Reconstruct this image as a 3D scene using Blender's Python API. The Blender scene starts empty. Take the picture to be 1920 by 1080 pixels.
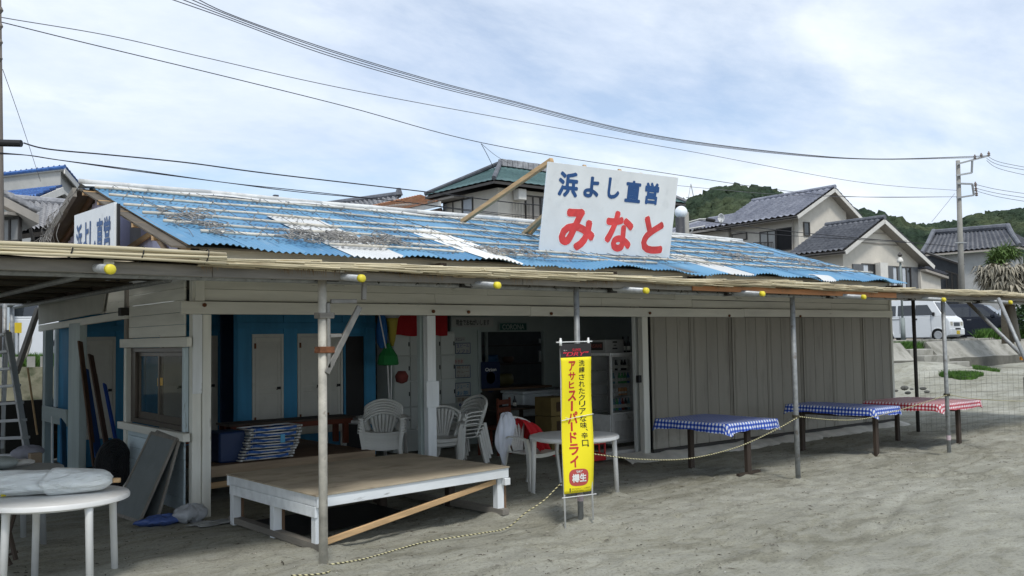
import bpy, math, random
import numpy as np
from mathutils import Vector, Matrix
random.seed(7); np.random.seed(7)
R = math.radians
SC = bpy.context.scene
COL = SC.collection

# ------------------------------------------------------------ camera
CH, FP = 1.82, 1735.0
dx = np.array([3094-960., -63., -FP]); dy = np.array([-450-960., -120., -FP])
dx /= np.linalg.norm(dx); dy /= np.linalg.norm(dy)
dy -= dx*dx.dot(dy)*.5; dx -= dy*dx.dot(dy); dx /= np.linalg.norm(dx)
dy -= dx*dx.dot(dy); dy /= np.linalg.norm(dy)
RW = np.array([dx, dy, np.cross(dx, dy)])          # camera axes -> world
cam = bpy.data.cameras.new('camera'); camo = bpy.data.objects.new('camera', cam); COL.objects.link(camo)
M4 = Matrix([[*RW[i], 0] for i in range(3)] + [[0, 0, 0, 1]]); M4.translation = (0, 0, CH)
camo.matrix_world = M4
cam.sensor_width = 36; cam.lens = FP/1920*36; cam.clip_start = .05; cam.clip_end = 3000
SC.camera = camo
# ------------------------------------------------------------ light
SUN_EL, SUN_AZ = R(56), R(-118)
sun = bpy.data.lights.new('sun', 'SUN'); suno = bpy.data.objects.new('sun', sun); COL.objects.link(suno)
sdir = Vector((math.cos(SUN_EL)*math.cos(SUN_AZ), math.cos(SUN_EL)*math.sin(SUN_AZ), math.sin(SUN_EL)))
suno.rotation_euler = sdir.to_track_quat('Z', 'Y').to_euler()
sun.energy = 1.5; sun.angle = R(10); sun.color = (1, .97, .92)
w = bpy.data.worlds.new('World'); SC.world = w; w.use_nodes = True
nt = w.node_tree; nt.nodes.clear(); N = nt.nodes.new; L = nt.links.new
out = N('ShaderNodeOutputWorld'); sky = N('ShaderNodeTexSky'); sky.sky_type = 'NISHITA'
sky.sun_disc = False; sky.sun_elevation = SUN_EL; sky.sun_rotation = math.pi/2-SUN_AZ
sky.air_density = 1.0; sky.dust_density = .25; sky.ozone_density = 2.5; sky.altitude = 0
bg = N('ShaderNodeBackground'); bg.inputs[1].default_value = .092; L(sky.outputs[0], bg.inputs[0])
bc = N('ShaderNodeBackground')
tc = N('ShaderNodeTexCoord'); sp = N('ShaderNodeSeparateXYZ'); L(tc.outputs['Generated'], sp.inputs[0])
def mth(op, a, b=None, c=None):
    n = N('ShaderNodeMath'); n.operation = op
    for i, x in enumerate((a, b, c)):
        if x is None: continue
        if isinstance(x, (int, float)): n.inputs[i].default_value = x
        else: L(x, n.inputs[i])
    return n.outputs[0]
den = mth('ADD', mth('MAXIMUM', sp.outputs[2], 0.0), .26)
cx = mth('DIVIDE', sp.outputs[0], den); cy = mth('DIVIDE', sp.outputs[1], den)
cb = N('ShaderNodeCombineXYZ'); L(cx, cb.inputs[0]); L(cy, cb.inputs[1])
mp = N('ShaderNodeMapping'); L(cb.outputs[0], mp.inputs[0]); mp.inputs['Rotation'].default_value = (0, 0, R(38)); mp.inputs['Scale'].default_value = (.8, 1.25, 1); mp.inputs['Location'].default_value = (8.1, .7, 0)
def noise(vec, sc, det=6, rough=.55, dist=0):
    n = N('ShaderNodeTexNoise'); n.inputs['Scale'].default_value = sc; n.inputs['Detail'].default_value = det
    n.inputs['Roughness'].default_value = rough; n.inputs['Distortion'].default_value = dist; L(vec, n.inputs['Vector']); return n.outputs[0]
def ramp(fac, pts):
    n = N('ShaderNodeValToRGB'); L(fac, n.inputs[0]); e = n.color_ramp.elements
    while len(e) < len(pts): e.new(.5)
    for i, (p, c) in enumerate(pts):
        e[i].position = p; e[i].color = (*c, 1) if len(c) == 3 else c
    return n.outputs[0]
n1 = noise(mp.outputs[0], 1.0, 8, .6, .35); n2 = noise(mp.outputs[0], 3.6, 9, .62, .2)
ns = mth('ADD', mth('MULTIPLY', n1, .75), mth('MULTIPLY', n2, .25))
cov = ramp(ns, [(.38, (.34,)*3), (.47, (.64,)*3), (.54, (.84,)*3), (.64, (1, 1, 1))])
n3 = noise(mp.outputs[0], 2.1, 9, .62, .25)
ccol = ramp(n3, [(.32, (.63, .71, .84)), (.5, (.71, .78, .88)), (.68, (.84, .89, .94))])
L(ccol, bc.inputs[0]); bc.inputs[1].default_value = .77
mx = N('ShaderNodeMixShader'); L(cov, mx.inputs[0]); L(bg.outputs[0], mx.inputs[1]); L(bc.outputs[0], mx.inputs[2]); L(mx.outputs[0], out.inputs[0])
SC.view_settings.view_transform = 'Standard'; SC.view_settings.look = 'None'
SC.view_settings.exposure = 0.72; SC.view_settings.gamma = 1; SC.view_settings.use_curve_mapping = False
SC.cycles.max_bounces = 8; SC.cycles.diffuse_bounces = 4

# ------------------------------------------------------------ a pixel of the photo -> a point at a known plane or distance
def _ray(u, v): return RW @ np.array([u-960., 540.-v, -FP])
def pD(u, v, d): r = _ray(u, v); return Vector(np.array([0, 0, CH]) + r*d/FP)
def pX(u, v, X): r = _ray(u, v); return Vector(np.array([0, 0, CH]) + r*(X/r[0]))
def pY(u, v, Y): r = _ray(u, v); return Vector(np.array([0, 0, CH]) + r*(Y/r[1]))
def pZ(u, v, z=0): r = _ray(u, v); return Vector(np.array([0, 0, CH]) + r*((z-CH)/r[2]))

# ------------------------------------------------------------ materials
def lin(c): return tuple((x/12.92 if x <= .04045 else ((x+.055)/1.055)**2.4) for x in c)
class NB:
    def __init__(s, name):
        s.m = bpy.data.materials.new(name); s.m.use_nodes = True; s.t = s.m.node_tree; s.t.nodes.clear()
        s.o = s.n('ShaderNodeOutputMaterial'); s.b = s.n('ShaderNodeBsdfPrincipled'); s.l(s.b.outputs[0], s.o.inputs[0])
        s.tc = s.n('ShaderNodeTexCoord')
    def n(s, k): return s.t.nodes.new(k)
    def l(s, a, b): s.t.links.new(a, b)
    def noise(s, sc, det=4, rough=.55, stretch=None, dist=0, vec=None):
        v = vec or s.tc.outputs['Object']
        if stretch:
            mp = s.n('ShaderNodeMapping'); mp.inputs['Scale'].default_value = stretch; s.l(v, mp.inputs[0]); v = mp.outputs[0]
        n = s.n('ShaderNodeTexNoise'); n.inputs['Scale'].default_value = sc; n.inputs['Detail'].default_value = det
        n.inputs['Roughness'].default_value = rough; n.inputs['Distortion'].default_value = dist; s.l(v, n.inputs['Vector']); return n.outputs[0]
    def ramp(s, f, pts, interp='LINEAR'):
        n = s.n('ShaderNodeValToRGB'); s.l(f, n.inputs[0]); e = n.color_ramp.elements; n.color_ramp.interpolation = interp
        while len(e) < len(pts): e.new(.5)
        for i, (p, c) in enumerate(pts):
            if isinstance(c, (int, float)): c = (c,)*3
            e[i].position = p; e[i].color = (*c, 1)
        return n.outputs[0]
    def mix(s, f, a, b, mode='MIX'):
        n = s.n('ShaderNodeMix'); n.data_type = 'RGBA'; n.blend_type = mode
        for x, i in ((f, 0), (a, 6), (b, 7)):
            if isinstance(x, (int, float)): n.inputs[i].default_value = x if i == 0 else (x, x, x, 1)
            elif isinstance(x, tuple): n.inputs[i].default_value = (*x, 1)
            else: s.l(x, n.inputs[i])
        return n.outputs[2]
    def math(s, op, a, b=None):
        n = s.n('ShaderNodeMath'); n.operation = op
        for i, x in enumerate((a, b)):
            if x is None: continue
            if isinstance(x, (int, float)): n.inputs[i].default_value = x
            else: s.l(x, n.inputs[i])
        return n.outputs[0]
    def bump(s, h, strength=.3, dist=.01):
        n = s.n('ShaderNodeBump'); n.inputs['Strength'].default_value = strength; n.inputs['Distance'].default_value = dist
        s.l(h, n.inputs['Height']); s.l(n.outputs[0], s.b.inputs['Normal'])
    def rnd(s):
        n = s.n('ShaderNodeObjectInfo'); return n.outputs['Random']
    def fin(s, col, rough=.7, metal=0, spec=.4):
        if isinstance(col, tuple): s.b.inputs['Base Color'].default_value = (*col, 1)
        else: s.l(col, s.b.inputs['Base Color'])
        if isinstance(rough, (int, float)): s.b.inputs['Roughness'].default_value = rough
        else: s.l(rough, s.b.inputs['Roughness'])
        s.b.inputs['Metallic'].default_value = metal; s.b.inputs['Specular IOR Level'].default_value = spec
        return s.m
MC = {}
def mat(name, c, rough=.7, var=.18, scale=5, det=5, stain=None, sscale=9, slo=.58, shi=.7, samt=1., bump=.15, bscale=60, bdist=.004,
        stretch=None, metal=0, spec=.35, rndv=.12):
    """procedural base: value noise, stains, relief and a little change from piece to piece"""
    if name in MC: return MC[name]
    b = NB(name)
    n = b.noise(scale, det, .6, stretch)
    k = b.ramp(n, [(.28, 1-var), (.72, 1+var)])
    col = b.mix(1., c, k, 'MULTIPLY')
    kr = b.math('ADD', b.math('MULTIPLY', b.rnd(), rndv*2), 1-rndv)
    cb = b.n('ShaderNodeCombineColor')
    for i in range(3): b.l(kr, cb.inputs[i])
    col = b.mix(1., col, cb.outputs[0], 'MULTIPLY')
    if stain:
        n2 = b.noise(sscale, 7, .65, stretch, .2)
        f = b.ramp(n2, [(slo, 0.), (shi, samt)])
        col = b.mix(f, col, stain)
    if bump:
        b.bump(b.noise(bscale, 4, .6, stretch), bump, bdist)
    MC[name] = b.fin(col, rough, metal, spec); return MC[name]
WX, WY, WZ = (.12, 1, 1), (1, .12, 1), (1, 1, .12)       # grain along x, y, z
def paint(ax='x', tone='w'):
    st = {'x': WX, 'y': WY, 'z': WZ}[ax]
    c = {'w': (.68, .675, .61), 'b': (.74, .77, .78), 'l': (.48, .57, .61), 'g': (.36, .42, .41), 'f': (.64, .66, .63)}[tone]
    return mat('weathered paint %s %s' % (tone, ax), c, .65, .14, 7, 6, (.10, .085, .065), 11, .66, .74, .85, .35, 45, .003, st, rndv=.07)
def wood(ax='x', tone='grey'):
    st = {'x': WX, 'y': WY, 'z': WZ}[ax]
    c = {'grey': (.20, .185, .16), 'tan': (.50, .33, .17), 'orange': (.46, .21, .09), 'dark': (.055, .04, .03), 'red': (.13, .035, .018),
         'brown': (.16, .10, .06), 'beige': (.36, .27, .18)}[tone]
    return mat('wood %s %s' % (tone, ax), c, .75, .28, 16, 7, tuple(x*.35 for x in c), 8, .6, .8, .6, .4, 60, .003, st, rndv=.14)
def plain(name, c, rough=.6, metal=0, var=.08, spec=.4, **k): return mat(name, c, rough, var, metal=metal, spec=spec, **k)
BLUEW = mat('blue painted boards', (.042, .235, .42), .6, .2, 5, 5, (.03, .05, .07), 8, .62, .75, .6, .2, 50, .003, WZ)
PIPE = mat('galvanised scaffold pipe', (.27, .28, .28), .5, .3, 14, 6, (.13, .09, .06), 12, .58, .68, .6, .2, 60, .002, metal=.25)
PIPEW = mat('pale bleached roof pole', (.52, .49, .42), .6, .35, 7, 6, (.22, .19, .15), 14, .6, .7, .7, .2, 60, .002)
RUST = mat('rusty clamp', (.14, .055, .025), .85, .4, 30)
DARKM = mat('dark steel clamp', (.035, .033, .03), .7, .3, 30)
YCAP = plain('yellow plastic cap', (.72, .60, .04), .45)
PLAS = mat('white moulded plastic', (.66, .66, .62), .42, .07, 4, 4, (.35, .33, .28), 13, .66, .8, .35, .04, 90, .001, rndv=.05)
PLASG = mat('aged plastic table', (.70, .70, .68), .4, .07, 4, 4, (.40, .38, .33), 9, .64, .8, .4, .04, 90, .001, rndv=.05)
BLACK = plain('black', (.012, .012, .013), .6)
REED = mat('reed matting', (.42, .35, .23), .85, .25, 10, 6, (.20, .13, .06), 20, .56, .7, .8, .5, 120, .006, WX)
REED2 = mat('pale split bamboo', (.56, .49, .33), .6, .30, 7, 6, (.24, .18, .10), 8, .52, .68, .85, .3, 90, .004, WX)
ROPE = plain('grey fibre rope', (.25, .24, .225), .9, 0, .4)
CONC = mat('weathered concrete', (.33, .32, .28), .9, .22, 1.8, 8, (.12, .115, .09), 1.1, .5, .66, .7, .5, 14, .02)
GLASSD = None
def glass():
    if 'window glass' in MC: return MC['window glass']
    b = NB('window glass'); b.b.inputs['Alpha'].default_value = .22
    b.b.inputs['Base Color'].default_value = (.05, .06, .06, 1); b.b.inputs['Roughness'].default_value = .05; b.b.inputs['Specular IOR Level'].default_value = 1.
    MC['window glass'] = b.m; return b.m
DGLASS = plain('dark window glass', (.02, .024, .028), .08, spec=.9, bump=0)
def flat(name, c, rough=.6): return mat(name, c, rough, .04, bump=.05)

# ------------------------------------------------------------ mesh builder
class MB:
    def __init__(s): s.v = []; s.f = []; s.mi = []; s.uv = {}
    def add(s, vs, fs, mi=0):
        o = len(s.v); s.v += [tuple(p) for p in vs]
        for f in fs: s.f.append(tuple(i+o for i in f)); s.mi.append(mi)
        return s
    def box(s, x0, x1, y0, y1, z0, z1, mi=0, jit=0):
        vs = [(x, y, z) for z in (z0, z1) for y in (y0, y1) for x in (x0, x1)]
        if jit: vs = [tuple(c+random.uniform(-jit, jit) for c in p) for p in vs]
        return s.add(vs, [(0, 2, 3, 1), (4, 5, 7, 6), (0, 1, 5, 4), (2, 6, 7, 3), (0, 4, 6, 2), (1, 3, 7, 5)], mi)
    def bar(s, a, b, w, h, mi=0, up=(0, 0, 1)):
        a = Vector(a); b = Vector(b); d = (b-a).normalized(); u = Vector(up)
        if abs(d.dot(u)) > .98: u = Vector((0, 1, 0))
        sd = d.cross(u).normalized(); u = sd.cross(d).normalized()
        vs = [p + sd*(i*w/2) + u*(j*h/2) for p in (a, b) for j in (-1, 1) for i in (-1, 1)]
        return s.add(vs, [(0, 2, 3, 1), (4, 5, 7, 6), (0, 1, 5, 4), (2, 6, 7, 3), (0, 4, 6, 2), (1, 3, 7, 5)], mi)
    def tube(s, pts, r, n=8, mi=0, cap=True, flat=None):
        pts = [Vector(p) for p in pts]; k = len(pts); rs = r if isinstance(r, (list, tuple)) else [r]*k
        ref = None; vs = []
        for i, p in enumerate(pts):
            d = (pts[min(i+1, k-1)]-pts[max(i-1, 0)])
            d = d.normalized() if d.length > 1e-9 else Vector((0, 0, 1))
            if ref is None: ref = Vector((0, 0, 1)) if abs(d.z) < .9 else Vector((1, 0, 0))
            a = d.cross(ref)
            if a.length < 1e-6: a = d.orthogonal()
            a.normalize(); b = a.cross(d).normalized(); ref = b
            for j in range(n):
                t = 2*math.pi*j/n; vs.append(p + a*(math.cos(t)*rs[i]) + b*(math.sin(t)*rs[i]*(flat or 1)))
        fs = [(i*n+j, i*n+(j+1) % n, (i+1)*n+(j+1) % n, (i+1)*n+j) for i in range(k-1) for j in range(n)]
        if cap: fs += [tuple(range(n))[::-1], tuple(range((k-1)*n, k*n))]
        return s.add(vs, fs, mi)
    def lathe(s, prof, c=(0, 0, 0), n=16, mi=0):
        vs = [(c[0]+r*math.cos(2*math.pi*j/n), c[1]+r*math.sin(2*math.pi*j/n), c[2]+z) for r, z in prof for j in range(n)]
        fs = [(i*n+j, i*n+(j+1) % n, (i+1)*n+(j+1) % n, (i+1)*n+j) for i in range(len(prof)-1) for j in range(n)]
        if prof[0][0] > 1e-4: fs.append(tuple(range(n))[::-1])
        if prof[-1][0] > 1e-4: fs.append(tuple(range((len(prof)-1)*n, len(prof)*n)))
        return s.add(vs, fs, mi)
    def prism(s, poly, ext, mi=0):
        k = len(poly); e = Vector(ext); vs = [Vector(p) for p in poly]; vs += [p+e for p in vs]
        return s.add(vs, [tuple(range(k))[::-1], tuple(range(k, 2*k))] + [(i, (i+1) % k, k+(i+1) % k, k+i) for i in range(k)], mi)
    def grid(s, fn, nu, nv, mi=0, close_u=False, uvs=None):
        o = len(s.v); f0 = len(s.f)
        for j in range(nv+1):
            for i in range(nu+1): s.v.append(tuple(fn(i/nu, j/nv)))
        for j in range(nv):
            for i in range(nu):
                q = (o+j*(nu+1)+i, o+j*(nu+1)+i+1, o+(j+1)*(nu+1)+i+1, o+(j+1)*(nu+1)+i)
                if uvs: s.uv[len(s.f)] = [uvs(a, b) for a, b in ((i/nu, j/nv), ((i+1)/nu, j/nv), ((i+1)/nu, (j+1)/nv), (i/nu, (j+1)/nv))]
                s.f.append(q); s.mi.append(mi)
        return s
    def shell(s, fn, nu, nv, th, mi=0):
        """a surface with thickness th (vector) closed round its rim"""
        t = Vector(th); top = [Vector(fn(i/nu, j/nv)) for j in range(nv+1) for i in range(nu+1)]
        n = len(top); vs = top + [p+t for p in top]; fs = []; W = nu+1
        for j in range(nv):
            for i in range(nu):
                a, b, c, d = j*W+i, j*W+i+1, (j+1)*W+i+1, (j+1)*W+i
                fs += [(a, b, c, d), (d+n, c+n, b+n, a+n)]
        rim = [i for i in range(W)] + [j*W+nu for j in range(1, nv+1)] + [nv*W+i for i in range(nu-1, -1, -1)] + [j*W for j in range(nv-1, 0, -1)]
        for i in range(len(rim)): a, b = rim[i], rim[(i+1) % len(rim)]; fs.append((b, a, a+n, b+n))
        return s.add(vs, fs, mi)
    def quad(s, a, b, c, d, mi=0): return s.add([a, b, c, d], [(0, 1, 2, 3)], mi)
    def obj(s, name, m, parent=None, smooth=False, bevel=0, kind=None, label=None):
        me = bpy.data.meshes.new(name); me.from_pydata(s.v, [], s.f); me.update()
        for x in (m if isinstance(m, (list, tuple)) else [m]): me.materials.append(x)
        if any(s.mi): me.polygons.foreach_set('material_index', s.mi)
        if s.uv:
            ul = me.uv_layers.new(name='UVMap')
            for fi, cs in s.uv.items():
                ls = me.polygons[fi].loop_start
                for k, c in enumerate(cs): ul.data[ls+k].uv = c
        if smooth: me.polygons.foreach_set('use_smooth', [True]*len(me.polygons))
        o = bpy.data.objects.new(name, me); COL.objects.link(o)
        if parent:
            o.parent = parent
            if parent.get('is_root'): o.location = -Vector(parent.location)
        if bevel:
            bm = o.modifiers.new('bevel', 'BEVEL'); bm.width = bevel; bm.segments = 1; bm.limit_method = 'ANGLE'; bm.angle_limit = R(40)
        if kind: o['kind'] = kind
        if label: o['label'] = label
        return o
def tag(o, label, cat, group=None, kind=None):
    if label: o['label'] = label
    if cat: o['category'] = cat
    if group: o['group'] = group
    if kind: o['kind'] = kind
    return o
ROOTS = []
def thing(name, label, cat, loc=(0, 0, 0), group=None, kind=None):
    o = bpy.data.objects.new(name, None); COL.objects.link(o); o.location = loc; o.empty_display_size = .1; o['is_root'] = 1
    ROOTS.append(o); return tag(o, label, cat, group, kind)
def kids(o): return [c for c in bpy.data.objects if c.parent == o]
def dup(root, loc=None, rz=None, label=None, group=None, scale=None):
    r = root.copy(); COL.objects.link(r)
    if loc is not None: r.location = loc
    if rz is not None: r.rotation_euler = (0, 0, rz)
    if scale: r.scale = scale
    if label: r['label'] = label
    if group: r['group'] = group
    for ch in kids(root):
        c = ch.copy(); COL.objects.link(c); c.parent = r
        for g in kids(ch):
            d = g.copy(); COL.objects.link(d); d.parent = c
    ROOTS.append(r); return r
# ------------------------------------------------------------ lettering as flat print
_gc = {}
def glyph(txt, bold=0.0, shear=0.0, res=3):
    k = (txt, bold, shear)
    if k in _gc: return _gc[k]
    cu = bpy.data.curves.new('t', 'FONT'); cu.body = txt; cu.size = 1; cu.offset = bold; cu.resolution_u = res; cu.shear = shear; cu.fill_mode = 'BOTH'
    o = bpy.data.objects.new('t', cu); COL.objects.link(o)
    dg = bpy.context.evaluated_depsgraph_get(); me = bpy.data.meshes.new_from_object(o.evaluated_get(dg))
    vs = [(p.co.x, p.co.y) for p in me.vertices]; fs = [tuple(p.vertices) for p in me.polygons]
    bpy.data.objects.remove(o); bpy.data.curves.remove(cu); bpy.data.meshes.remove(me)
    xs = [p[0] for p in vs] or [0, 1]; ys = [p[1] for p in vs] or [0, 1]
    _gc[k] = (vs, fs, min(xs), max(xs), min(ys), max(ys)); return _gc[k]
def put_text(mb, txt, fn, x0, x1, y0, y1, bold=.0, mi=0, shear=0, rot90=False):
    """fit the glyphs of txt into the box x0..x1, y0..y1 of the surface fn(x, y) -> 3D point"""
    vs, fs, a, b, c, d = glyph(txt, 0, shear)
    P0 = Vector(fn(.5, .5)); nr = (Vector(fn(.6, .5))-P0).cross(Vector(fn(.5, .6))-P0).normalized(); nr = nr if nr.dot(Vector((0, 0, CH))-P0) > 0 else -nr
    W_, H_ = (b-a or 1), (d-c or 1); k = 8 if bold else 1
    for i in range(k+(1 if bold else 0)):                        # thicker strokes: the glyph laid down again round a small circle
        ox, oy = (bold*math.cos(i*2*math.pi/8), bold*math.sin(i*2*math.pi/8)) if (bold and i < 8) else (0, 0)
        out = []
        for x, y in vs:
            s_, t_ = (x+ox-a+bold)/(W_+2*bold), (y+oy-c+bold)/(H_+2*bold)
            if rot90: s_, t_ = t_, 1-s_
            out.append(Vector(fn(x0+(x1-x0)*s_, y0+(y1-y0)*t_))+nr*(.00012*i))
        mb.add(out, fs, mi)
# value noise for terrain
def vnoise(x, y, seed=0):
    xi = np.floor(x).astype(np.int64); yi = np.floor(y).astype(np.int64); fx = x-xi; fy = y-yi
    def h(a, b):
        n = (a*374761393 + b*668265263 + seed*1442695041) & 0x7fffffff
        n = ((n ^ (n >> 13))*1274126177) & 0x7fffffff
        return ((n ^ (n >> 16)) & 0xffff)/65535.
    sx = fx*fx*(3-2*fx); sy = fy*fy*(3-2*fy)
    return (h(xi, yi)*(1-sx)+h(xi+1, yi)*sx)*(1-sy) + (h(xi, yi+1)*(1-sx)+h(xi+1, yi+1)*sx)*sy
def np_mesh(name, V, F, m, smooth=True, parent=None):
    me = bpy.data.meshes.new(name); V = np.asarray(V, np.float32); F = np.asarray(F, np.int32)
    me.vertices.add(len(V)); me.vertices.foreach_set('co', V.ravel())
    k = F.shape[1]; me.loops.add(F.size); me.loops.foreach_set('vertex_index', F.ravel())
    me.polygons.add(len(F)); me.polygons.foreach_set('loop_start', np.arange(0, F.size, k, dtype=np.int32))
    me.update(calc_edges=True); me.validate()
    if smooth: me.polygons.foreach_set('use_smooth', np.ones(len(me.polygons), bool))
    me.materials.append(m); o = bpy.data.objects.new(name, me); COL.objects.link(o)
    if parent:
        o.parent = parent
        if parent.get('is_root'): o.location = -Vector(parent.location)
    return o
# ============================================================ ground
def sm(x): x = np.clip(x, 0, 1); return x*x*(3-2*x)
def ground_h(X, Y):
    z = .33*sm((X-19)/12)*sm((Y+6)/14) + .25*sm((X-30)/30)
    z = z + .10*(vnoise(X*.35+9, Y*.35+3, 1)-.5)*sm((X-8)/8+.3) + .05*(vnoise(X*.9, Y*.9, 2)-.5)
    z = z + .50*np.exp(-((X-31.)/3.2)**2-((Y-15.9)/1.6)**2)
    # flat under the hut, sunk a little under the tables
    return z
def near_h(X, Y):
    cal = 1-.55*np.exp(-((Y-10.2)/1.6)**2)
    z = .030*(vnoise(X*1.6, Y*2.3, 3)-.5)*cal + .014*(vnoise(X*5.2+4, Y*5.2, 4)-.5)*cal + .012*(vnoise(X*13, Y*13, 5)-.5)
    rid = np.abs(vnoise(X*1.5+Y*.7, Y*3.6-X*.5, 8)-.5)
    z = z + .016*np.exp(-(rid/.07)**2)*sm((9.3-Y)/2)
    return z
xs = np.unique(np.concatenate([np.arange(-80, -6, 6), np.arange(-6, 1, .5), np.arange(1, 19, .045), np.arange(19, 40, .2), np.arange(40, 150, 2.5)]))
ys = np.unique(np.concatenate([np.arange(-30, 2, 4), np.arange(2, 4.2, .3), np.arange(4.2, 10.6, .045), np.arange(10.6, 18.4, .16)]))
GX, GY = np.meshgrid(xs, ys)
GZ = ground_h(GX, GY); NZ = near_h(GX, GY)
rngf = np.random.RandomState(3)
for _ in range(230):                                             # footprints
    fx, fy = rngf.uniform(4.5, 19), rngf.uniform(4.3, 9.6); a = rngf.uniform(0, 3.14); ln = rngf.uniform(.10, .15); wd = rngf.uniform(.045, .07); d = rngf.uniform(.010, .028)
    i0, i1 = np.searchsorted(xs, (fx-.45, fx+.45)); j0, j1 = np.searchsorted(ys, (fy-.45, fy+.45))
    X = GX[j0:j1, i0:i1]-fx; Y = GY[j0:j1, i0:i1]-fy
    p = (X*math.cos(a)+Y*math.sin(a))/ln; q = (-X*math.sin(a)+Y*math.cos(a))/wd; rr = np.sqrt(p*p+q*q)
    NZ[j0:j1, i0:i1] += -d*np.exp(-(rr/.85)**4) + .55*d*np.exp(-((rr-1.35)/.35)**2)
for mx_, my_, mh_, mr_ in [(3.59, 6.89, .04, .13), (6.42, 6.86, .05, .14), (10.31, 6.96, .045, .12), (14.02, 6.81, .05, .14), (6.14, 6.78, .05, .10), (6.5, 6.72, .04, .09), (10.18, 7.63, .035, .15), (10.18, 8.6, .03, .12), (13.3, 7.58, .04, .12), (15.4, 7.3, .04, .13), (7.88, 7.78, .03, .09), (7.15, 8.46, .025, .09), (16.85, 8.75, .05, .15), (2.29, 7.99, .02, .08), (3.95, 7.55, .04, .16), (6.05, 7.75, .035, .15)]:
    GZ += mh_*np.exp(-(((GX-mx_)**2+(GY-my_)**2)/mr_**2))*(1+.4*np.sin(GX*21+GY*17))
for k_ in range(9):                                               # long drag marks
    ax0, ay0, aa = rngf.uniform(7, 18), rngf.uniform(4.8, 7), rngf.uniform(-.35, .35); px_ = (GX-ax0)*math.cos(aa)+(GY-ay0)*math.sin(aa); qx_ = -(GX-ax0)*math.sin(aa)+(GY-ay0)*math.cos(aa)+.12*np.sin(px_*1.3+k_)
    GZ += (-.020*np.exp(-(qx_/.05)**2)+.012*np.exp(-((np.abs(qx_)-.11)/.04)**2))*np.exp(-(px_/1.7)**4)
FADE = sm((GX-.5)/2)*sm((GY-2)/2)*sm((18-GX)/-6+1)
GZ = GZ + NZ*np.where(GX < 40, 1, 0) - .02
V = np.stack([GX, GY, GZ], -1).reshape(-1, 3); nx, ny = len(xs), len(ys)
ii = (np.arange(ny-1)[:, None]*nx + np.arange(nx-1)[None]).ravel()
Fq = np.stack([ii, ii+1, ii+nx+1, ii+nx], -1)
b = NB('damp grey sand')
a1 = b.noise(.55, 6, .6, (.6, 1.3, 1)); a2 = b.noise(3.2, 8, .65, (.7, 1.5, 1)); a3 = b.noise(34, 6, .7); a4 = b.noise(180, 3, .6)
c = b.ramp(a1, [(.3, (.235, .226, .172)), (.5, (.32, .312, .25)), (.7, (.415, .408, .345))])
c = b.mix(1., c, b.ramp(a2, [(.3, .72), (.5, .98), (.7, 1.2)]), 'MULTIPLY')
c = b.mix(1., c, b.ramp(a3, [(.32, .50), (.46, .98), (.75, 1.15)]), 'MULTIPLY')
c = b.mix(1., c, b.ramp(a4, [(.3, .8), (.6, 1.08)]), 'MULTIPLY')
a5 = b.noise(1.7, 9, .72, (.5, 1.4, 1), .6); c = b.mix(b.ramp(a5, [(.47, 0.), (.50, .24), (.56, .24), (.60, 0.)]), c, (.46, .46, .41)); c = b.mix(b.ramp(a5, [(.36, .45), (.41, 0.)]), c, (.17, .16, .125))
deb = b.noise(75, 3, .5, (1, .5, 1)); c = b.mix(b.ramp(deb, [(.69, 0.), (.72, .75)]), c, (.07, .05, .03))
h = b.math('ADD', b.math('MULTIPLY', a3, .6), b.math('MULTIPLY', a4, .25)); b.bump(h, .9, .035)
SAND = b.fin(c, .95, 0, .2)
tag(np_mesh('sand', V, Fq, SAND), None, None, kind='structure')
rgd = np.random.RandomState(17); vs = []; fs = []
for i in range(2600):                                             # twigs, shells and bits of weed on the sand
    x = rgd.uniform(1.5, 19); y = rgd.uniform(4.4, 9.8); j_, i_ = np.searchsorted(ys, y), np.searchsorted(xs, x); z = GZ[j_, i_]+.002
    a = rgd.uniform(0, 6.28); l = rgd.uniform(.006, .03) if i % 9 else rgd.uniform(.03, .08); w_ = rgd.uniform(.002, .007); ca, sa = math.cos(a), math.sin(a); k = len(vs)
    vs += [(x-l*ca, y-l*sa, z), (x+w_*sa, y-w_*ca, z+.001), (x+l*ca, y+l*sa, z), (x-w_*sa, y+w_*ca, z+.001), (x, y, z+w_*1.2)]; fs += [(k, k+1, k+4), (k+1, k+2, k+4), (k+2, k+3, k+4), (k+3, k, k+4)]
b = NB('beach litter'); c = b.ramp(b.noise(40, 2), [(.4, (.035, .028, .02)), (.55, (.10, .08, .055)), (.68, (.55, .53, .47))]); tag(np_mesh('beach_litter', vs, fs, b.fin(c, .9), False), 'small dark twigs and pale shell bits scattered over the sand', 'beach litter', kind='stuff')
# road terrace behind the sea wall
ROADZ = 1.44
b = NB('asphalt'); c = b.ramp(b.noise(1.2, 8, .65), [(.3, (.055, .055, .055)), (.7, (.10, .10, .095))]); b.bump(b.noise(120, 3), .4, .01); ASPH = b.fin(c, .9)
rd = MB(); rd.grid(lambda s, t: (-90+400*s, 18.9+(260*t if t < .5 else 260*t), ROADZ + .5*max(0, t-.08)), 30, 20); tag(rd.obj('road', ASPH), None, None, kind='structure')
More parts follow.
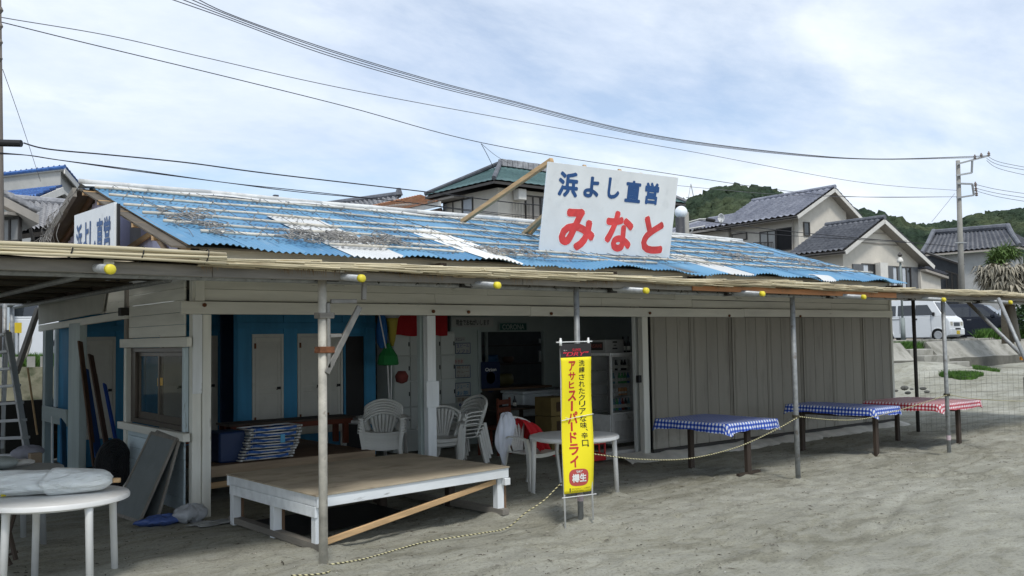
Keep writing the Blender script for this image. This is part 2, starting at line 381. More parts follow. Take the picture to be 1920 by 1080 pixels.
# sea wall with a sloped parapet, ledge and lower face, broken by a flight of steps
sw = thing('sea_wall', 'long weathered concrete sea wall with sloped parapet between the sand and the car park', 'sea wall', (38, 18.3, 0))
def wallseg(x0, x1, z0a=0.0):
    m = MB(); pf = [(17.86, -.4), (17.86, .80), (17.98, .83), (18.02, .86), (18.55, ROADZ+.03), (19.0, ROADZ+.03), (19.0, -.4)]
    n = max(1, int((x1-x0)/.6))
    def fn(s, t):
        k = t*(len(pf)-1); i = min(int(k+1e-6), len(pf)-2); f = k-i; y = pf[i][0]+(pf[i+1][0]-pf[i][0])*f; z = pf[i][1]+(pf[i+1][1]-pf[i][1])*f
        x = x0+(x1-x0)*s; return (x, y+.02*math.sin(x*3.1+z*9), z+.012*math.sin(x*2.3+1)*(z > .5))
    m.grid(fn, n, len(pf)-1)
    for i in range(len(m.f)): m.mi[i] = 1 if i < n else 0  # lower face takes the darker concrete colour
    for x in (x0, x1): m.add([(x, y, z) for y, z in pf], [tuple(range(len(pf)))])
    return m.obj('wall_section', [CONC if x0 > 7 else mat('mossy shaded concrete', (.15, .145, .10), .9, .35, 2.2, 7, (.05, .06, .03), 2, .5, .65), mat('dark lower concrete', (.13, .125, .105), .9, .3, 2.5)], sw)  # left sections: mossy colour, with shade darkened into it as well
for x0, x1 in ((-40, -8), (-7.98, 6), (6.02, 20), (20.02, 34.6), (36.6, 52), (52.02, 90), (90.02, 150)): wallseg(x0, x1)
m = MB(); m.box(31.2, 34.58, 17.3, 17.84, -.2, .72, jit=.01); m.obj('ledge_slab', CONC, sw)
for i, (x0, x1, y0, z1) in enumerate([(34.7, 36.5, 18.2, 1.2), (34.9, 36.9, 17.75, .95), (35.2, 37.4, 17.2, .68), (35.6, 38.0, 16.6, .45)]):
    m = MB(); m.box(x0, x1, y0, 18.9 if i == 0 else y0+1.2, -.2, z1, jit=.01); m.obj('step', CONC, sw, bevel=.02)
# low kerb stones along the car park edge
kb = thing('kerb', 'row of low concrete kerb blocks along the car park edge', 'kerb', (40, 19.5, ROADZ))
for i in range(26):
    x = 28+i*1.25; m = MB(); m.box(x, x+1.15, 19.35, 19.5, ROADZ-.05, ROADZ+.12, jit=.008); m.obj('kerb_block', CONC, kb, bevel=.02)
# boulders on the sand bank
for i, (u, v, s) in enumerate([(1702, 735, .07), (1696, 726, .09), (1709, 728, .05), (1730, 727, .08), (1738, 733, .06), (1680, 731, .05)]):
    p = pZ(u, v, .45); m = MB(); a = random.random()*6
    m.grid(lambda S, T: (p.x+s*1.4*math.cos(S*6.283)*math.sin(T*3.14)*(1+.25*math.sin(5*S*6.283+a)), p.y+s*math.sin(S*6.283)*math.sin(T*3.14)*(1+.2*math.sin(7*S+a)), p.z-.02+s*.6*math.cos(T*3.14)*(1+.2*math.cos(9*S*6.283+a*2))), 9, 5)
    tag(m.obj('rock', mat('dark rock', (.10, .10, .09), .9, .3, 8, bump=.6)), ['grey rock at the front of the sand bank below the steps', 'largest dark rock lying on the sand bank', 'small rock right of the largest dark rock on the bank', 'rock near the thin dark post on the bank', 'small flat rock at the right end of the bank rocks', 'little rock beside the hut end wall on the sand'][i], 'rock', 'rocks on the sand bank')
# grass patches
b = NB('coarse grass'); c = b.ramp(b.noise(3, 5), [(.3, (.03, .09, .012)), (.7, (.10, .20, .035))]); GRASS = b.fin(c, .9)
def grass(name, label, cxy, rx, ry, n, h, z=None, seed=1):
    rg = np.random.RandomState(seed); vs = []; fs = []
    for i in range(n):
        a = rg.uniform(0, 6.283); q = math.sqrt(rg.uniform(0, 1))*(1+.25*math.sin(3*a+seed)); x = cxy[0]+rx*q*math.cos(a); y = cxy[1]+ry*q*math.sin(a)
        z0 = float(ground_h(np.array(x), np.array(y)))-.02 if z is None else z
        hh = h*rg.uniform(.5, 1.2); d = rg.uniform(0, 6.283); w_ = .02*h/.2; l1, l2 = rg.normal(0, hh*.35, 2)
        k = len(vs); vs += [(x-w_*math.cos(d), y-w_*math.sin(d), z0), (x+w_*math.cos(d), y+w_*math.sin(d), z0), (x+l1, y+l2, z0+hh)]; fs.append((k, k+1, k+2))
    tag(np_mesh(name, vs, fs, GRASS, False), label, 'grass', kind='stuff')
gp = pZ(1806, 706, .42); gp2 = pZ(1846, 700, .40)
grass('grass_patch', 'green grass patch on the sand in front of the sea wall', (gp.x, gp.y), .85, .5, 4500, .14, seed=2)
grass('grass_patch', 'narrow strip of grass trailing right on the sand below the sea wall', (gp2.x, gp2.y), .85, .2, 1500, .14, seed=3)
grass('grass_tuft', 'grass tuft growing through the steps gap of the sea wall', (36.0, 19.0), .9, .35, 1500, .35, ROADZ-.3, 4)
grass('grass_tuft', 'grass on the car park edge beside the dark people carrier', (46.6, 19.6), 2.4, .5, 4200, .55, ROADZ-.05, 5)
grass('grass_tuft', 'grass on the car park edge at the far right', (54, 19.8), 3., .5, 3000, .5, ROADZ-.05, 6)
grass('grass_verge', 'grass verge on the road terrace behind the open side of the hut', (4.6, 20.2), 3.2, 1.0, 9000, .3, ROADZ-.05, 7)

# ============================================================ hills with forest
crest = [(700, 560), (900, 500), (1080, 430), (1180, 395), (1262, 378), (1285, 374), (1308, 368), (1330, 360), (1345, 353), (1372, 349), (1400, 348), (1422, 346.5), (1448, 352), (1470, 359), (1500, 366), (1560, 378), (1600, 387), (1640, 399), (1690, 414), (1716, 420), (1745, 414), (1792, 409), (1820, 402), (1842, 396), (1875, 391), (1905, 388), (1960, 384), (2100, 390), (2400, 430)]
cu_, cv_ = zip(*crest)
def hill_pt(u, t):
    v = np.interp(u, cu_, cv_); D = 235 + 30*math.sin(u*.004)
    top = pD(u, v+10, D); f = t
    d = D*(.52+.48*f); p = pD(u, v+4, d)
    hz = 1.5 + (top.z-1.5)*f**.92
    return Vector((p.x, p.y, hz + (1-f)*f*9*math.sin(u*.021+f*5)))
HILLM = NB('forest'); n1_ = HILLM.noise(.06, 6, .6); n2_ = HILLM.noise(.9, 6, .7)
c = HILLM.ramp(n1_, [(.32, (.024, .042, .030)), (.5, (.044, .066, .040)), (.66, (.078, .098, .052))]); c = HILLM.mix(1., c, HILLM.ramp(n2_, [(.3, .45), (.7, 1.5)]), 'MULTIPLY')
HILLM.bump(HILLM.noise(2.2, 5, .7), 1., .5); HILLM = HILLM.fin(c, .95, 0, .1)
m = MB(); m.grid(lambda s, t: hill_pt(700+1700*s, t*.985), 90, 14)
m.grid(lambda s, t: (lambda p: (p.x*(1+.5*t), p.y*(1+.5*t), p.z*(1-t)))(hill_pt(700+1700*s, .985)), 90, 3)
tag(m.obj('hills', HILLM, smooth=True), None, None, kind='structure')
import bmesh
bm = bmesh.new(); bmesh.ops.create_icosphere(bm, subdivisions=2, radius=1); iv = np.array([v.co for v in bm.verts]); jf = np.array([[v.index for v in f.verts] for f in bm.faces]); bm.free()
rg = np.random.RandomState(11); Vs = []; Fs = []; k = 0
for i in range(8200):
    u = rg.uniform(1150, 2050); t = rg.uniform(.08, 1)**.8; p = hill_pt(u, t)
    if i < 520: t = .985; u = 1150+900*i/520; p = hill_pt(u, t); 
    r = rg.uniform(.8, 2.3)*(.8 if i < 520 else 1)
    n = 1+.30*np.sin(iv @ rg.normal(0, 3.2, 3)+rg.uniform(0, 6))+.22*np.sin(iv @ rg.normal(0, 6, 3)+rg.uniform(0, 6))
    vv = iv*n[:, None]*np.array([r, r, r*rg.uniform(.65, .95)]) + np.array([p.x, p.y, p.z-r*(.35 if t > .9 else -.1)])
    Vs.append(vv); Fs.append(jf+k); k += len(iv)
o = np_mesh('forest_canopy', np.concatenate(Vs), np.concatenate(Fs), HILLM, True); tag(o, 'dense dark green forest covering the hills behind the houses', 'forest', kind='stuff')

# ============================================================ houses
def along(P, d, u):
    c = RW.T @ (np.array(P)-[0, 0, CH]); e = RW.T @ np.array(d); k = (u-960)/FP
    return float((c[0]+k*c[2])/(-k*e[2]-e[0]))
def alongv(P, d, v):
    c = RW.T @ (np.array(P)-[0, 0, CH]); e = RW.T @ np.array(d); k = (540-v)/FP
    return float((c[1]+k*c[2])/(-k*e[2]-e[1]))
def tilemat(name, c1, c2, rough=.5):
    b = NB(name); n = b.noise(1.3, 3, .5); k = b.noise(9, 5, .6); c = b.mix(b.ramp(n, [(.35, 0.), (.65, 1.)]), c1, c2)
    c = b.mix(1., c, b.ramp(k, [(.3, .7), (.7, 1.25)]), 'MULTIPLY'); b.bump(k, .2, .01); return b.fin(c, rough, 0, .4)
T_GREY = tilemat('grey glazed roof tiles', (.19, .20, .245), (.28, .29, .335)); T_DARK = tilemat('dark grey roof tiles', (.085, .09, .105), (.14, .145, .16))
T_BLUE = tilemat('blue glazed roof tiles', (.03, .09, .30), (.06, .16, .42), .35); T_GREEN = tilemat('green metal roof', (.065, .125, .125), (.085, .155, .15))
T_ORAN = tilemat('orange roof tiles', (.70, .36, .20), (.76, .43, .27), .8); T_PALE = tilemat('pale grey tiles', (.24, .24, .25), (.36, .36, .37))
STUC = mat('beige stucco', (.60, .56, .485), .9, .07, 3, 5, (.30, .27, .22), 1.5, .6, .8, .5, .5, 40, .01, rndv=.02)
STUCW = mat('pale blue grey stucco', (.50, .55, .57), .9, .08, 3, 5, (.30, .32, .32), 1.5, .6, .8, .5, .4, 40, .01, rndv=.02)
STUCG = mat('grey stucco', (.42, .42, .40), .9, .08, 3, 5, (.26, .26, .24), 1.5, .6, .8, .5, .4, 40, .01, rndv=.02)
TRIM = plain('white trim', (.62, .60, .55), .6); DTRIM = plain('dark bronze trim', (.05, .045, .04), .5); SOFF = plain('soffit', (.34, .31, .27), .8)
def tiles(E0, E1, R0, R1, m, parent, tw=.30, tl=.34, amp=.05, name='roof_tiles', step=.04):
    E0, E1, R0, R1 = map(Vector, (E0, E1, R0, R1)); wd = max((E1-E0).length, (R1-R0).length); ln = ((E0+E1)/2-(R0+R1)/2).length
    nrm = (E1-E0).cross(R0-E0)
    if nrm.length < 1e-6: nrm = (R1-R0).cross(R0-E0)
    nrm.normalize()
    if nrm.z < 0: nrm = -nrm
    cols = max(2, int(wd/tw)); rows = max(2, int(ln/tl)); sub = 4; vs = []; nu = cols*sub
    tlist = []
    for r in range(rows): tlist += [(r/rows, step), ((r+.999)/rows, 0.)]
    for t, st in tlist:
        a = E0.lerp(R0, t); bb = E1.lerp(R1, t)
        for i in range(nu+1):
            s = i/nu; vs.append(a.lerp(bb, s)+nrm*(amp*(1+math.cos(2*math.pi*s*cols)) + st))
    W = nu+1; fs = [(j*W+i, j*W+i+1, (j+1)*W+i+1, (j+1)*W+i) for j in range(len(tlist)-1) for i in range(nu)]
    o = np_mesh(name, [tuple(v) for v in vs], fs, m, False, parent); o['kind'] = 'stuff'; return o
def slab(E0, E1, R0, R1, th=.12):
    E0, E1, R0, R1 = [Vector(x)-Vector((0, 0, .05)) for x in (E0, E1, R0, R1)]; d = Vector((0, 0, -th)); return MB().prism([E0, E1, R1, R0], d)
def window(parent, P, ux, uz, nrm, w_, h_, mull=1, fr=.06, fm=None, pm=None, name='window', curtain=None):
    """frame, panes and sill on a wall; P = lower left corner"""
    P, ux, uz, nrm = Vector(P), Vector(ux).normalized(), Vector(uz).normalized(), Vector(nrm).normalized()
    fm = fm or DTRIM; pm = pm or DGLASS
    m = MB(); o = P+nrm*.03
    up = nrm
    for a, b_ in ((0, 0), (0, h_)): m.bar(o+uz*b_-ux*fr/2, o+uz*b_+ux*(w_+fr/2), fr, .09, up=nrm)
    for i in range(mull+2): x = w_*i/(mull+1); m.bar(o+ux*x+uz*(-fr/2+.001), o+ux*x+uz*(h_+fr/2-.001), fr, .088, up=nrm)
    f = m.obj(name, fm, parent)
    for i in range(mull+1):
        x0 = w_*i/(mull+1)+fr/2; x1 = w_*(i+1)/(mull+1)-fr/2; g = MB(); q = P+nrm*.035
        g.prism([q+ux*x0+uz*fr/2, q+ux*x1+uz*fr/2, q+ux*x1+uz*(h_-fr/2), q+ux*x0+uz*(h_-fr/2)], -nrm*.02)
        go = g.obj('pane', (curtain if curtain and i % 2 == 0 else pm), f)
    return f
Z = Vector((0, 0, 1))
def house(label, apex, D, yaw, ul, ur, vl, vr, uend, base, wallm, roofm, og=.5, oe=.5, tw=.3, cat='house', ridge=True):
    A = pD(*apex, D); g = Vector((math.cos(yaw), math.sin(yaw), 0)); r = Vector((-math.sin(yaw), math.cos(yaw), 0))
    FL = A+g*along(A, g, ul); FL = FL-Z*alongv(FL, -Z, vl)*-1 if False else FL+(-Z)*alongv(FL, -Z, vl)
    FR = A+g*along(A, g, ur); FR = FR+(-Z)*alongv(FR, -Z, vr)
    Ln = along(A, r, uend); Lr = r*Ln
    h = thing('house', label, cat, (A.x, A.y, base))
    rf = slab(FL, FL+Lr, A, A+Lr).obj('roof', SOFF, h); slab(A, A+Lr, FR, FR+Lr).obj('roof', SOFF, h)
    tiles(FL+Z*.005, FL+Lr+Z*.005, A+Z*.005, A+Lr+Z*.005, roofm, h, tw); tiles(FR+Z*.005, FR+Lr+Z*.005, A+Z*.005, A+Lr+Z*.005, roofm, h, tw)
    if ridge:
        m = MB(); m.tube([A-r*.05+Z*.1, A+Lr+r*.05+Z*.1], .13, 8); m.obj('ridge_cap', roofm, h)
    for a, c_ in ((FL, A), (FR, A)):
        m = MB(); m.bar(a-r*.02-Z*.1, c_-r*.02-Z*.1, .04, .2); m.obj('barge_board', TRIM, h)
    mg = MB(); q = FL+(FL-A).normalized()*.05; mg.tube([q-Z*.05, q+Lr-Z*.05], .055, 6); mg.obj('gutter', DTRIM, h)
    def inset(Pt, k): return Pt+(A-Pt)*(k/abs((A-Pt).dot(g)))
    WL = inset(FL, oe)-Z*.13; WR = inset(FR, oe)-Z*.13
    o = r*og; poly = [Vector((WL.x, WL.y, base))+o, Vector((WR.x, WR.y, base))+o, WR+o, A-Z*.16+o, WL+o]
    MB().prism(poly, r*(Ln-2*og)).obj('wall', wallm, h)
    return h, dict(A=A, g=g, r=r, FL=FL, FR=FR, WL=WL+o, WR=WR+o, L=Ln, base=base, og=og)
def on_plane(u, v, P, nrm):
    d = Vector(_ray(u, v)); C = Vector((0, 0, CH)); n = Vector(nrm); return C+d*((Vector(P)-C).dot(n)/d.dot(n))
def winpx(h, P, ux, nrm, u0, v0, u1, v1, **k):
    """window whose picture corners are (u0,v0) top left and (u1,v1) bottom right, on the wall plane"""
    a = on_plane(u0, v1, P, nrm); b_ = on_plane(u1, v1, P, nrm); t = on_plane(u0, v0, P, nrm)
    ux = Vector(ux); w_ = (b_-a).dot(ux); h_ = t.z-a.z
    return window(h, a if w_ > 0 else b_, ux if w_ > 0 else ux, Z, nrm, abs(w_), h_, **k)
# --- beige two-storey house, right
h, q = house('large beige two-storey house with grey tiled gable roof and dark balcony opening', (1565, 353), 55, R(-5), 1493, 1614, 404, 408, 1412, 1.5, STUC, T_GREY, .55, .75, tw=.42)
winpx(h, q['WL'], q['g'], -q['r'], 1507, 417, 1517, 441, mull=0)
lw = q['WL']; gl = -q['g']
winpx(h, lw, q['r']*-1, gl, 1458, 430, 1487, 470, mull=0, pm=plain('black opening', (.015, .015, .016), .8))
winpx(h, lw, q['r']*-1, gl, 1427, 436, 1456, 471, mull=1, pm=STUCG)
m = MB(); a_ = on_plane(1425, 456, lw, gl)+gl*.6; b_ = on_plane(1462, 455, lw, gl)+gl*.6
m.bar(a_, b_, .05, .05); m.bar(a_-Z*.8, b_-Z*.8, .05, .05)
for i in range(15): p = a_.lerp(b_, i/14); m.bar(p, p-Z*.8, .025, .025)
m.obj('balcony_rail', DTRIM, h)
m = MB(); p = q['FL']+(-Z*.1); m.tube([on_plane(1488, 408, lw, gl)+gl*.1, on_plane(1488, 470, lw, gl)+gl*.1], .045, 6); m.obj('downpipe', SOFF, h)
# lower rear wing of the same roof
A = q['A']+q['r']*(q['L']-.3)-Z*.75
rr = q['r']; gg = q['g']; Lw = along(A, rr, 1330)
E0 = q['FL']+rr*(q['L']-.3); slope = (q['A']-q['FL']); 
hw = thing('house', 'low rear wing of beige house with grey tiles and a satellite dish', 'house', (A.x, A.y, 1.5))
E0 = E0; sl2 = A-(E0)
slab(E0, E0+rr*(Lw+1.5), A, A+rr*Lw).obj('roof', SOFF, hw); tiles(E0+Z*.01, E0+rr*(Lw+1.5)+Z*.01, A+Z*.01, A+rr*Lw+Z*.01, T_GREY, hw)
m = MB(); m.tube([A+Z*.1, A+rr*Lw+Z*.1], .13, 8); m.obj('ridge_cap', T_GREY, hw)
m = MB(); m.tube([A+rr*Lw+Z*.1, E0+rr*(Lw+1.5)+Z*.1], .12, 8); m.obj('hip_cap', T_GREY, hw)
bk = E0+gg*9+rr*0; slab(A, A+rr*Lw, E0+gg*9, E0+gg*9+rr*Lw).obj('roof', SOFF, hw)
W0 = E0+gg*.75-Z*.13; MB().prism([Vector((W0.x, W0.y, 1.5)), W0, W0+gg*4+Z*1.2, W0+gg*8, Vector((W0.x, W0.y, 1.5))+gg*8], rr*(Lw+.6)).obj('wall', STUC, hw)
winpx(hw, W0, rr*-1, -gg, 1374, 440, 1401, 452, mull=0, pm=SOFF)
# --- beige low gable house in front
h, q = house('low beige gable house with dark grey tiled roof and shuttered windows', (1658, 411), 47, R(-4), 1582, 1748, 470, 498, 1550, 1.5, STUC, T_DARK, .55, .6)
P0 = q['WL']; nn = -q['r']
for (u0, v0, u1, v1, k) in [(1598, 495, 1617, 530, 'd'), (1617, 495, 1640, 540, 'g'), (1656, 498, 1673, 545, 'd'), (1673, 500, 1707, 545, 'g'), (1707, 501, 1722, 545, 'd')]:
    if k == 'g': winpx(h, P0, q['g'], nn, u0, v0, u1, v1, mull=3 if u1-u0 > 25 else 1, curtain=plain('pale curtain', (.5, .53, .56), .8))
    else:
        a_ = on_plane(u0, v1, P0, nn); b_ = on_plane(u1, v1, P0, nn); t_ = on_plane(u0, v0, P0, nn); zt = t_.z
        MB().prism([a_+nn*.02, b_+nn*.02, Vector((b_.x, b_.y, zt))+nn*.02, Vector((a_.x, a_.y, zt))+nn*.02], nn*.08).obj('shutter', mat('slate grey shutter', (.12, .125, .13), .6), h)
a_ = on_plane(1641, 545, P0, nn); b_ = on_plane(1655, 545, P0, nn); t_ = on_plane(1641, 493, P0, nn)
MB().box(0, 0, 0, 0, 0, 0); MB().prism([a_, b_, Vector((b_.x, b_.y, t_.z)), Vector((a_.x, a_.y, t_.z))], nn*.35).obj('shutter_box', TRIM, h)
for v_, u0, u1 in ((436.5, 1637, 1668), (454.5, 1615, 1690)):
    a_ = on_plane(u0, v_, P0, nn); b_ = on_plane(u1, v_+2, P0, nn); m = MB(); m.bar(a_+nn*.03, Vector((b_.x, b_.y, a_.z))+nn*.03, .05, .06); m.obj('wall_band', SOFF, h)
# small lean-to at its right
an = thing('lean_to', 'small beige lean-to with sloping grey roof at the right of the low gable house', 'lean-to', tuple(q['FR'][:2])+(1.5,))
F0 = q['FR']; gg = q['g']; rr = q['r']
e0 = F0-gg*.8-Z*.15; e1 = e0+gg*2.2-Z*.35
slab(e1, e1+rr*3, e0, e0+rr*3).obj('roof', SOFF, an); tiles(e1+Z*.01, e1+rr*3+Z*.01, e0+Z*.01, e0+rr*3+Z*.01, T_GREY, an)
MB().prism([Vector((e0.x, e0.y, 1.5))+rr*.3, Vector((e1.x, e1.y, 1.5))+rr*.3-gg*.3, e1+rr*.3-gg*.3-Z*.13, e0+rr*.3-Z*.13], rr*2.4).obj('wall', STUC, an)
# --- traditional grey hip house, far right
D = 68
ht = thing('house', 'traditional house with wide grey hipped tile roof below the wooded hill', 'house', tuple(pD(1820, 480, D)[:2])+(1.5,))
c = [pD(1728, 477, 70), pD(1912, 462, 66), pD(1751, 441, 76), pD(1890, 431, 71)]
slab(c[0], c[1], c[2], c[3]).obj('roof', SOFF, ht); tiles(c[0], c[1], c[2], c[3], T_DARK, ht, .34)
e = pD(1965, 476, 70); slab(c[1], e, c[3], c[3]+Vector((.1, 0, 0))).obj('roof', SOFF, ht); tiles(c[1], e, c[3], c[3]+Vector((.1, .1, 0)), T_DARK, ht)
m = MB(); m.tube([c[2]+Z*.2, c[3]+Z*.25], .26, 8); m.obj('ridge_cap', T_DARK, ht)
for x, y in ((c[0], c[2]), (c[1], c[3])): m = MB(); m.tube([x+Z*.12, x.lerp(y, .5)+Z*.12, y+Z*.35], [.15, .17, .2], 8); m.obj('hip_cap', T_DARK, ht)
dv = (c[2]-c[0]); dv.z = 0; dv = dv.normalized()
w0 = c[0].lerp(c[1], .06)+dv*.7-Z*.15; w1 = c[0].lerp(c[1], .97)+dv*.7-Z*.15
MB().prism([Vector((w0.x, w0.y, 1)), Vector((w1.x, w1.y, 1)), w1, w0], dv*6).obj('wall', STUCG, ht)
bb = thing('house', 'dark slate clad lower building left of the utility pole', 'house', tuple(pD(1760, 520, 60)[:2])+(1.5,))
a0 = pD(1738, 480, 60); a1 = pD(1806, 500, 58); dz = Vector((3., 6, 0)); DKW = mat('dark slate cladding', (.045, .05, .055), .7, .15, 3, stretch=WX)
MB().prism([Vector((a0.x, a0.y, 1)), Vector((a1.x, a1.y, 1)), a1, a0+(a1-a0)*.15+Z*.15, a0], dz).obj('wall', DKW, bb)
m = MB(); m.bar(a0+Z*.2, a1+Z*.1, .3, .12); m.obj('roof_edge', DTRIM, bb)
winpx(bb, a0.lerp(a1, .5), (a1-a0).normalized(), Vector((a1-a0)).cross(Z).normalized(), 1776, 508, 1800, 540, mull=1)
# --- green roofed house behind the sign
D = 38
hg = thing('house', 'two-storey cream house with green hipped roof partly behind the big white sign', 'house', tuple(pD(930, 400, D)[:2])+(1.5,))
Cn = pD(926, 337, D); Lf = Cn+Vector((0, 1, 0))*along(Cn, (0, 1, 0), 797); Rt = Cn+Vector((12, 0, 0)); dY = (Lf-Cn)
cen = Cn+dY*.5; hgt = 2.0
Ap = pD(938, 312, 40.5); Rg = Ap+Vector((9, 0, 0)); Rb = Rt+dY
for e0, e1, r0, r1 in ((Lf, Cn, Ap, Ap+Vector((.02, 0, 0))), (Cn, Rt, Ap, Rg), (Rt, Rb, Rg, Rg+Vector((.02, 0, 0))), (Rb, Lf, Rg, Ap)):
    slab(e0, e1, r0, r1, .1).obj('roof', DTRIM, hg); tiles(e0+Z*.01, e1+Z*.01, r0+Z*.01, r1+Z*.01, T_GREEN, hg, .4, .5, .012, step=.01)
for x, y in ((Cn, Ap), (Lf, Ap), (Rt, Rg)): m = MB(); m.tube([x+Z*.08, y+Z*.16], .1, 8); m.obj('hip_cap', T_DARK, hg)
m = MB()
for i in range(30): p = Ap.lerp(Rg, i/30); m.box(p.x, p.x+.27, p.y-.14, p.y+.14, p.z+.02, p.z+.32, jit=.01)
m.obj('ridge_cap', T_PALE, hg, kind='stuff')
wl = Lf+Vector((.7, -.7, -.15)); wc = Cn+Vector((.75, .7, -.15))
MB().prism([Vector((wl.x, wl.y, 1.4)), Vector((wc.x, wc.y, 1.4)), wc, wl], (9, 0, 0)).obj('wall', STUC, hg)
winpx(hg, wc, (0, -1, 0), (-1, 0, 0), 834, 382, 888, 412, mull=2, curtain=plain('pale curtain', (.5, .53, .56), .8))
a_ = on_plane(822, 381, wc, (1, 0, 0)); b_ = on_plane(872, 371, wc, (1, 0, 0)); m = MB(); m.bar(a_+Vector((-.3, 0, 0)), Vector((a_.x, b_.y, a_.z))+Vector((-.3, 0, 0)), .6, .1); m.obj('awning', SOFF, hg)
winpx(hg, wc, (1, 0, 0), (0, -1, 0), 985, 367, 1012, 414, mull=1, pm=SOFF)
winpx(hg, wc, (1, 0, 0), (0, -1, 0), 1013, 370, 1030, 414, mull=0)
m = MB(); p = on_plane(968, 365, wc, (0, 1, 0))+Vector((0, -.25, 0)); m.box(p.x-.22, p.x+.22, p.y-.2, p.y+.2, p.z-.28, p.z+.2); m.obj('lamp_box', TRIM, hg, bevel=.03)
m = MB(); p = on_plane(958, 385, wc, (0, 1, 0))+Vector((0, -.1, 0))
for i in range(7): m.tube([p+Vector((i*.16, 0, .1)), p+Vector((i*.16+.02*math.sin(i*9), 0, -1.1))], .02, 5)
m.obj('wall_pipes', SOFF, hg)
# --- orange roof and grey tile roof
ho = thing('house', 'house with orange clay tile roof left of the green roofed house', 'house', tuple(pD(760, 390, 48)[:2])+(1.5,))
c = [pD(736, 397, 46), pD(826, 377, 41), pD(693, 386, 49), pD(790, 364.5, 45)]
slab(c[0], c[1], c[2], c[3]).obj('roof', SOFF, ho); tiles(c[0], c[1], c[2], c[3], T_ORAN, ho, .28, .3, .045)
MB().prism([c[0]+Vector((.6, .5, -.2)), c[1]+Vector((.4, .5, -.2)), Vector((c[1].x+.4, c[1].y+.5, 1)), Vector((c[0].x+.6, c[0].y+.5, 1))], (4, 5, 0)).obj('wall', mat('rose brown wall', (.22, .16, .14), .9), ho)
m = MB(); m.bar(c[0]-Z*.12, c[1]-Z*.12, .05, .22); m.obj('fascia', TRIM, ho)
hk = thing('house', 'distant house with pale grey tile roof and dark ridge left of the orange roof', 'house', tuple(pD(690, 390, 55)[:2])+(1.5,))
c = [pD(640, 400, 56), pD(745, 398, 50), pD(612, 386, 60), pD(748, 369, 53)]
slab(c[0], c[1], c[2], c[3]).obj('roof', SOFF, hk); tiles(c[0], c[1], c[2], c[3], T_PALE, hk, .55, .5, .07)
m = MB(); m.tube([c[2]+Z*.1, c[3]+Z*.12], .2, 8); m.tube([c[3]+Z*.1, c[3]+Z*.5], [.25, .12], 7); m.obj('ridge_cap', T_DARK, hk)
MB().prism([c[0]+Vector((.6, .5, -.2)), c[1]+Vector((.4, .5, -.2)), Vector((c[1].x+.4, c[1].y+.5, 1)), Vector((c[0].x+.6, c[0].y+.5, 1))], (2, 5, 0)).obj('wall', STUCG, hk)
ch = pD(517, 388, 50); m = MB(); m.box(ch.x-.25, ch.x+.25, ch.y-.25, ch.y+.25, ch.z-6, ch.z+.25); m.box(ch.x-.32, ch.x+.32, ch.y-.32, ch.y+.32, ch.z+.252, ch.z+.36); m.box(ch.x-.12, ch.x+.12, ch.y-.12, ch.y+.12, ch.z+.362, ch.z+.65)
tag(m.obj('chimney', T_DARK), 'small dark chimney top showing above the blue hut roof', 'chimney')
# --- group of houses at the left
h1 = thing('house', 'tall pale house with blue tiled mono-pitch roof at the far left', 'house', tuple(pD(70, 400, 38)[:2])+(1.5,))
a = pD(-60, 335, 40); b_ = pD(121, 314, 38); aw = Vector((3., 5.5, 0)); dn = Vector((0, 0, -2.4)); e_ = pD(160, 361, 41)
vg = (e_-b_)
slab(a, b_, a+vg, b_+vg, .05).obj('roof', STUCG, h1); tiles(a+Z*.01, b_+Z*.01, a+vg+Z*.01, b_+vg+Z*.01, T_BLUE, h1)
m = MB(); m.tube([a+Z*.02, b_+Z*.02], .08, 8); m.obj('ridge_cap', T_BLUE, h1)
m = MB(); m.bar(b_-Z*.13, b_+vg-Z*.13, .05, .24); m.obj('barge_board', TRIM, h1)
iw = (b_-a).normalized()*-.25+vg.normalized()*.12
MB().prism([a+iw-Z*.10, b_+iw-Z*.10, Vector(((b_+iw).x, (b_+iw).y, 1)), Vector(((a+iw).x, (a+iw).y, 1))], (vg.x*.9, vg.y*.9, 0)).obj('wall', STUCG, h1)
h2 = thing('house', 'smaller wing with bright blue tiled gable roof in front of the tall pale house', 'house', tuple(pD(70, 400, 34)[:2])+(1.5,))
rn, rl, ve = pD(119, 352, 33), pD(2, 364, 38), pD(71, 372, 31.5)
tiles(ve+(rl-rn)+Z*.02, ve+Z*.02, rl+Z*.02, rn+Z*.02, T_BLUE, h2); slab(ve+(rl-rn), ve, rl, rn).obj('roof', TRIM, h2)
m = MB(); m.bar(ve-Z*.1, rn-Z*.1, .05, .24); m.obj('barge_board', TRIM, h2)
ve2 = rn+(rn-ve); ve2.z = ve.z; slab(rl, rn, ve2+(rl-rn), ve2).obj('roof', TRIM, h2)
n_ = (rl-rn).normalized(); s_ = n_*.5
MB().prism([rn+s_-Z*.2, ve2+s_-Z*.2, Vector(((ve2+s_).x, (ve2+s_).y, 1)), Vector(((ve+s_).x, (ve+s_).y, 1)), ve+s_-Z*.2], n_*3.5).obj('wall', STUCG, h2)
h3 = thing('house', 'house with silver grey tile roof between the pale gable and the hut', 'house', tuple(pD(90, 420, 27)[:2])+(1.5,))
c = [pD(30, 438, 26), pD(112, 427, 25.5), pD(12, 377, 30), pD(132, 388, 28.5)]
slab(c[0], c[1], c[2], c[3]).obj('roof', DTRIM, h3); tiles(c[0]+Z*.01, c[1]+Z*.01, c[2]+Z*.01, c[3]+Z*.01, T_PALE, h3, .3, .3, .05)
m = MB(); m.tube([c[2]+Z*.12, c[3]+Z*.12], .12, 8); m.obj('ridge_cap', T_PALE, h3)
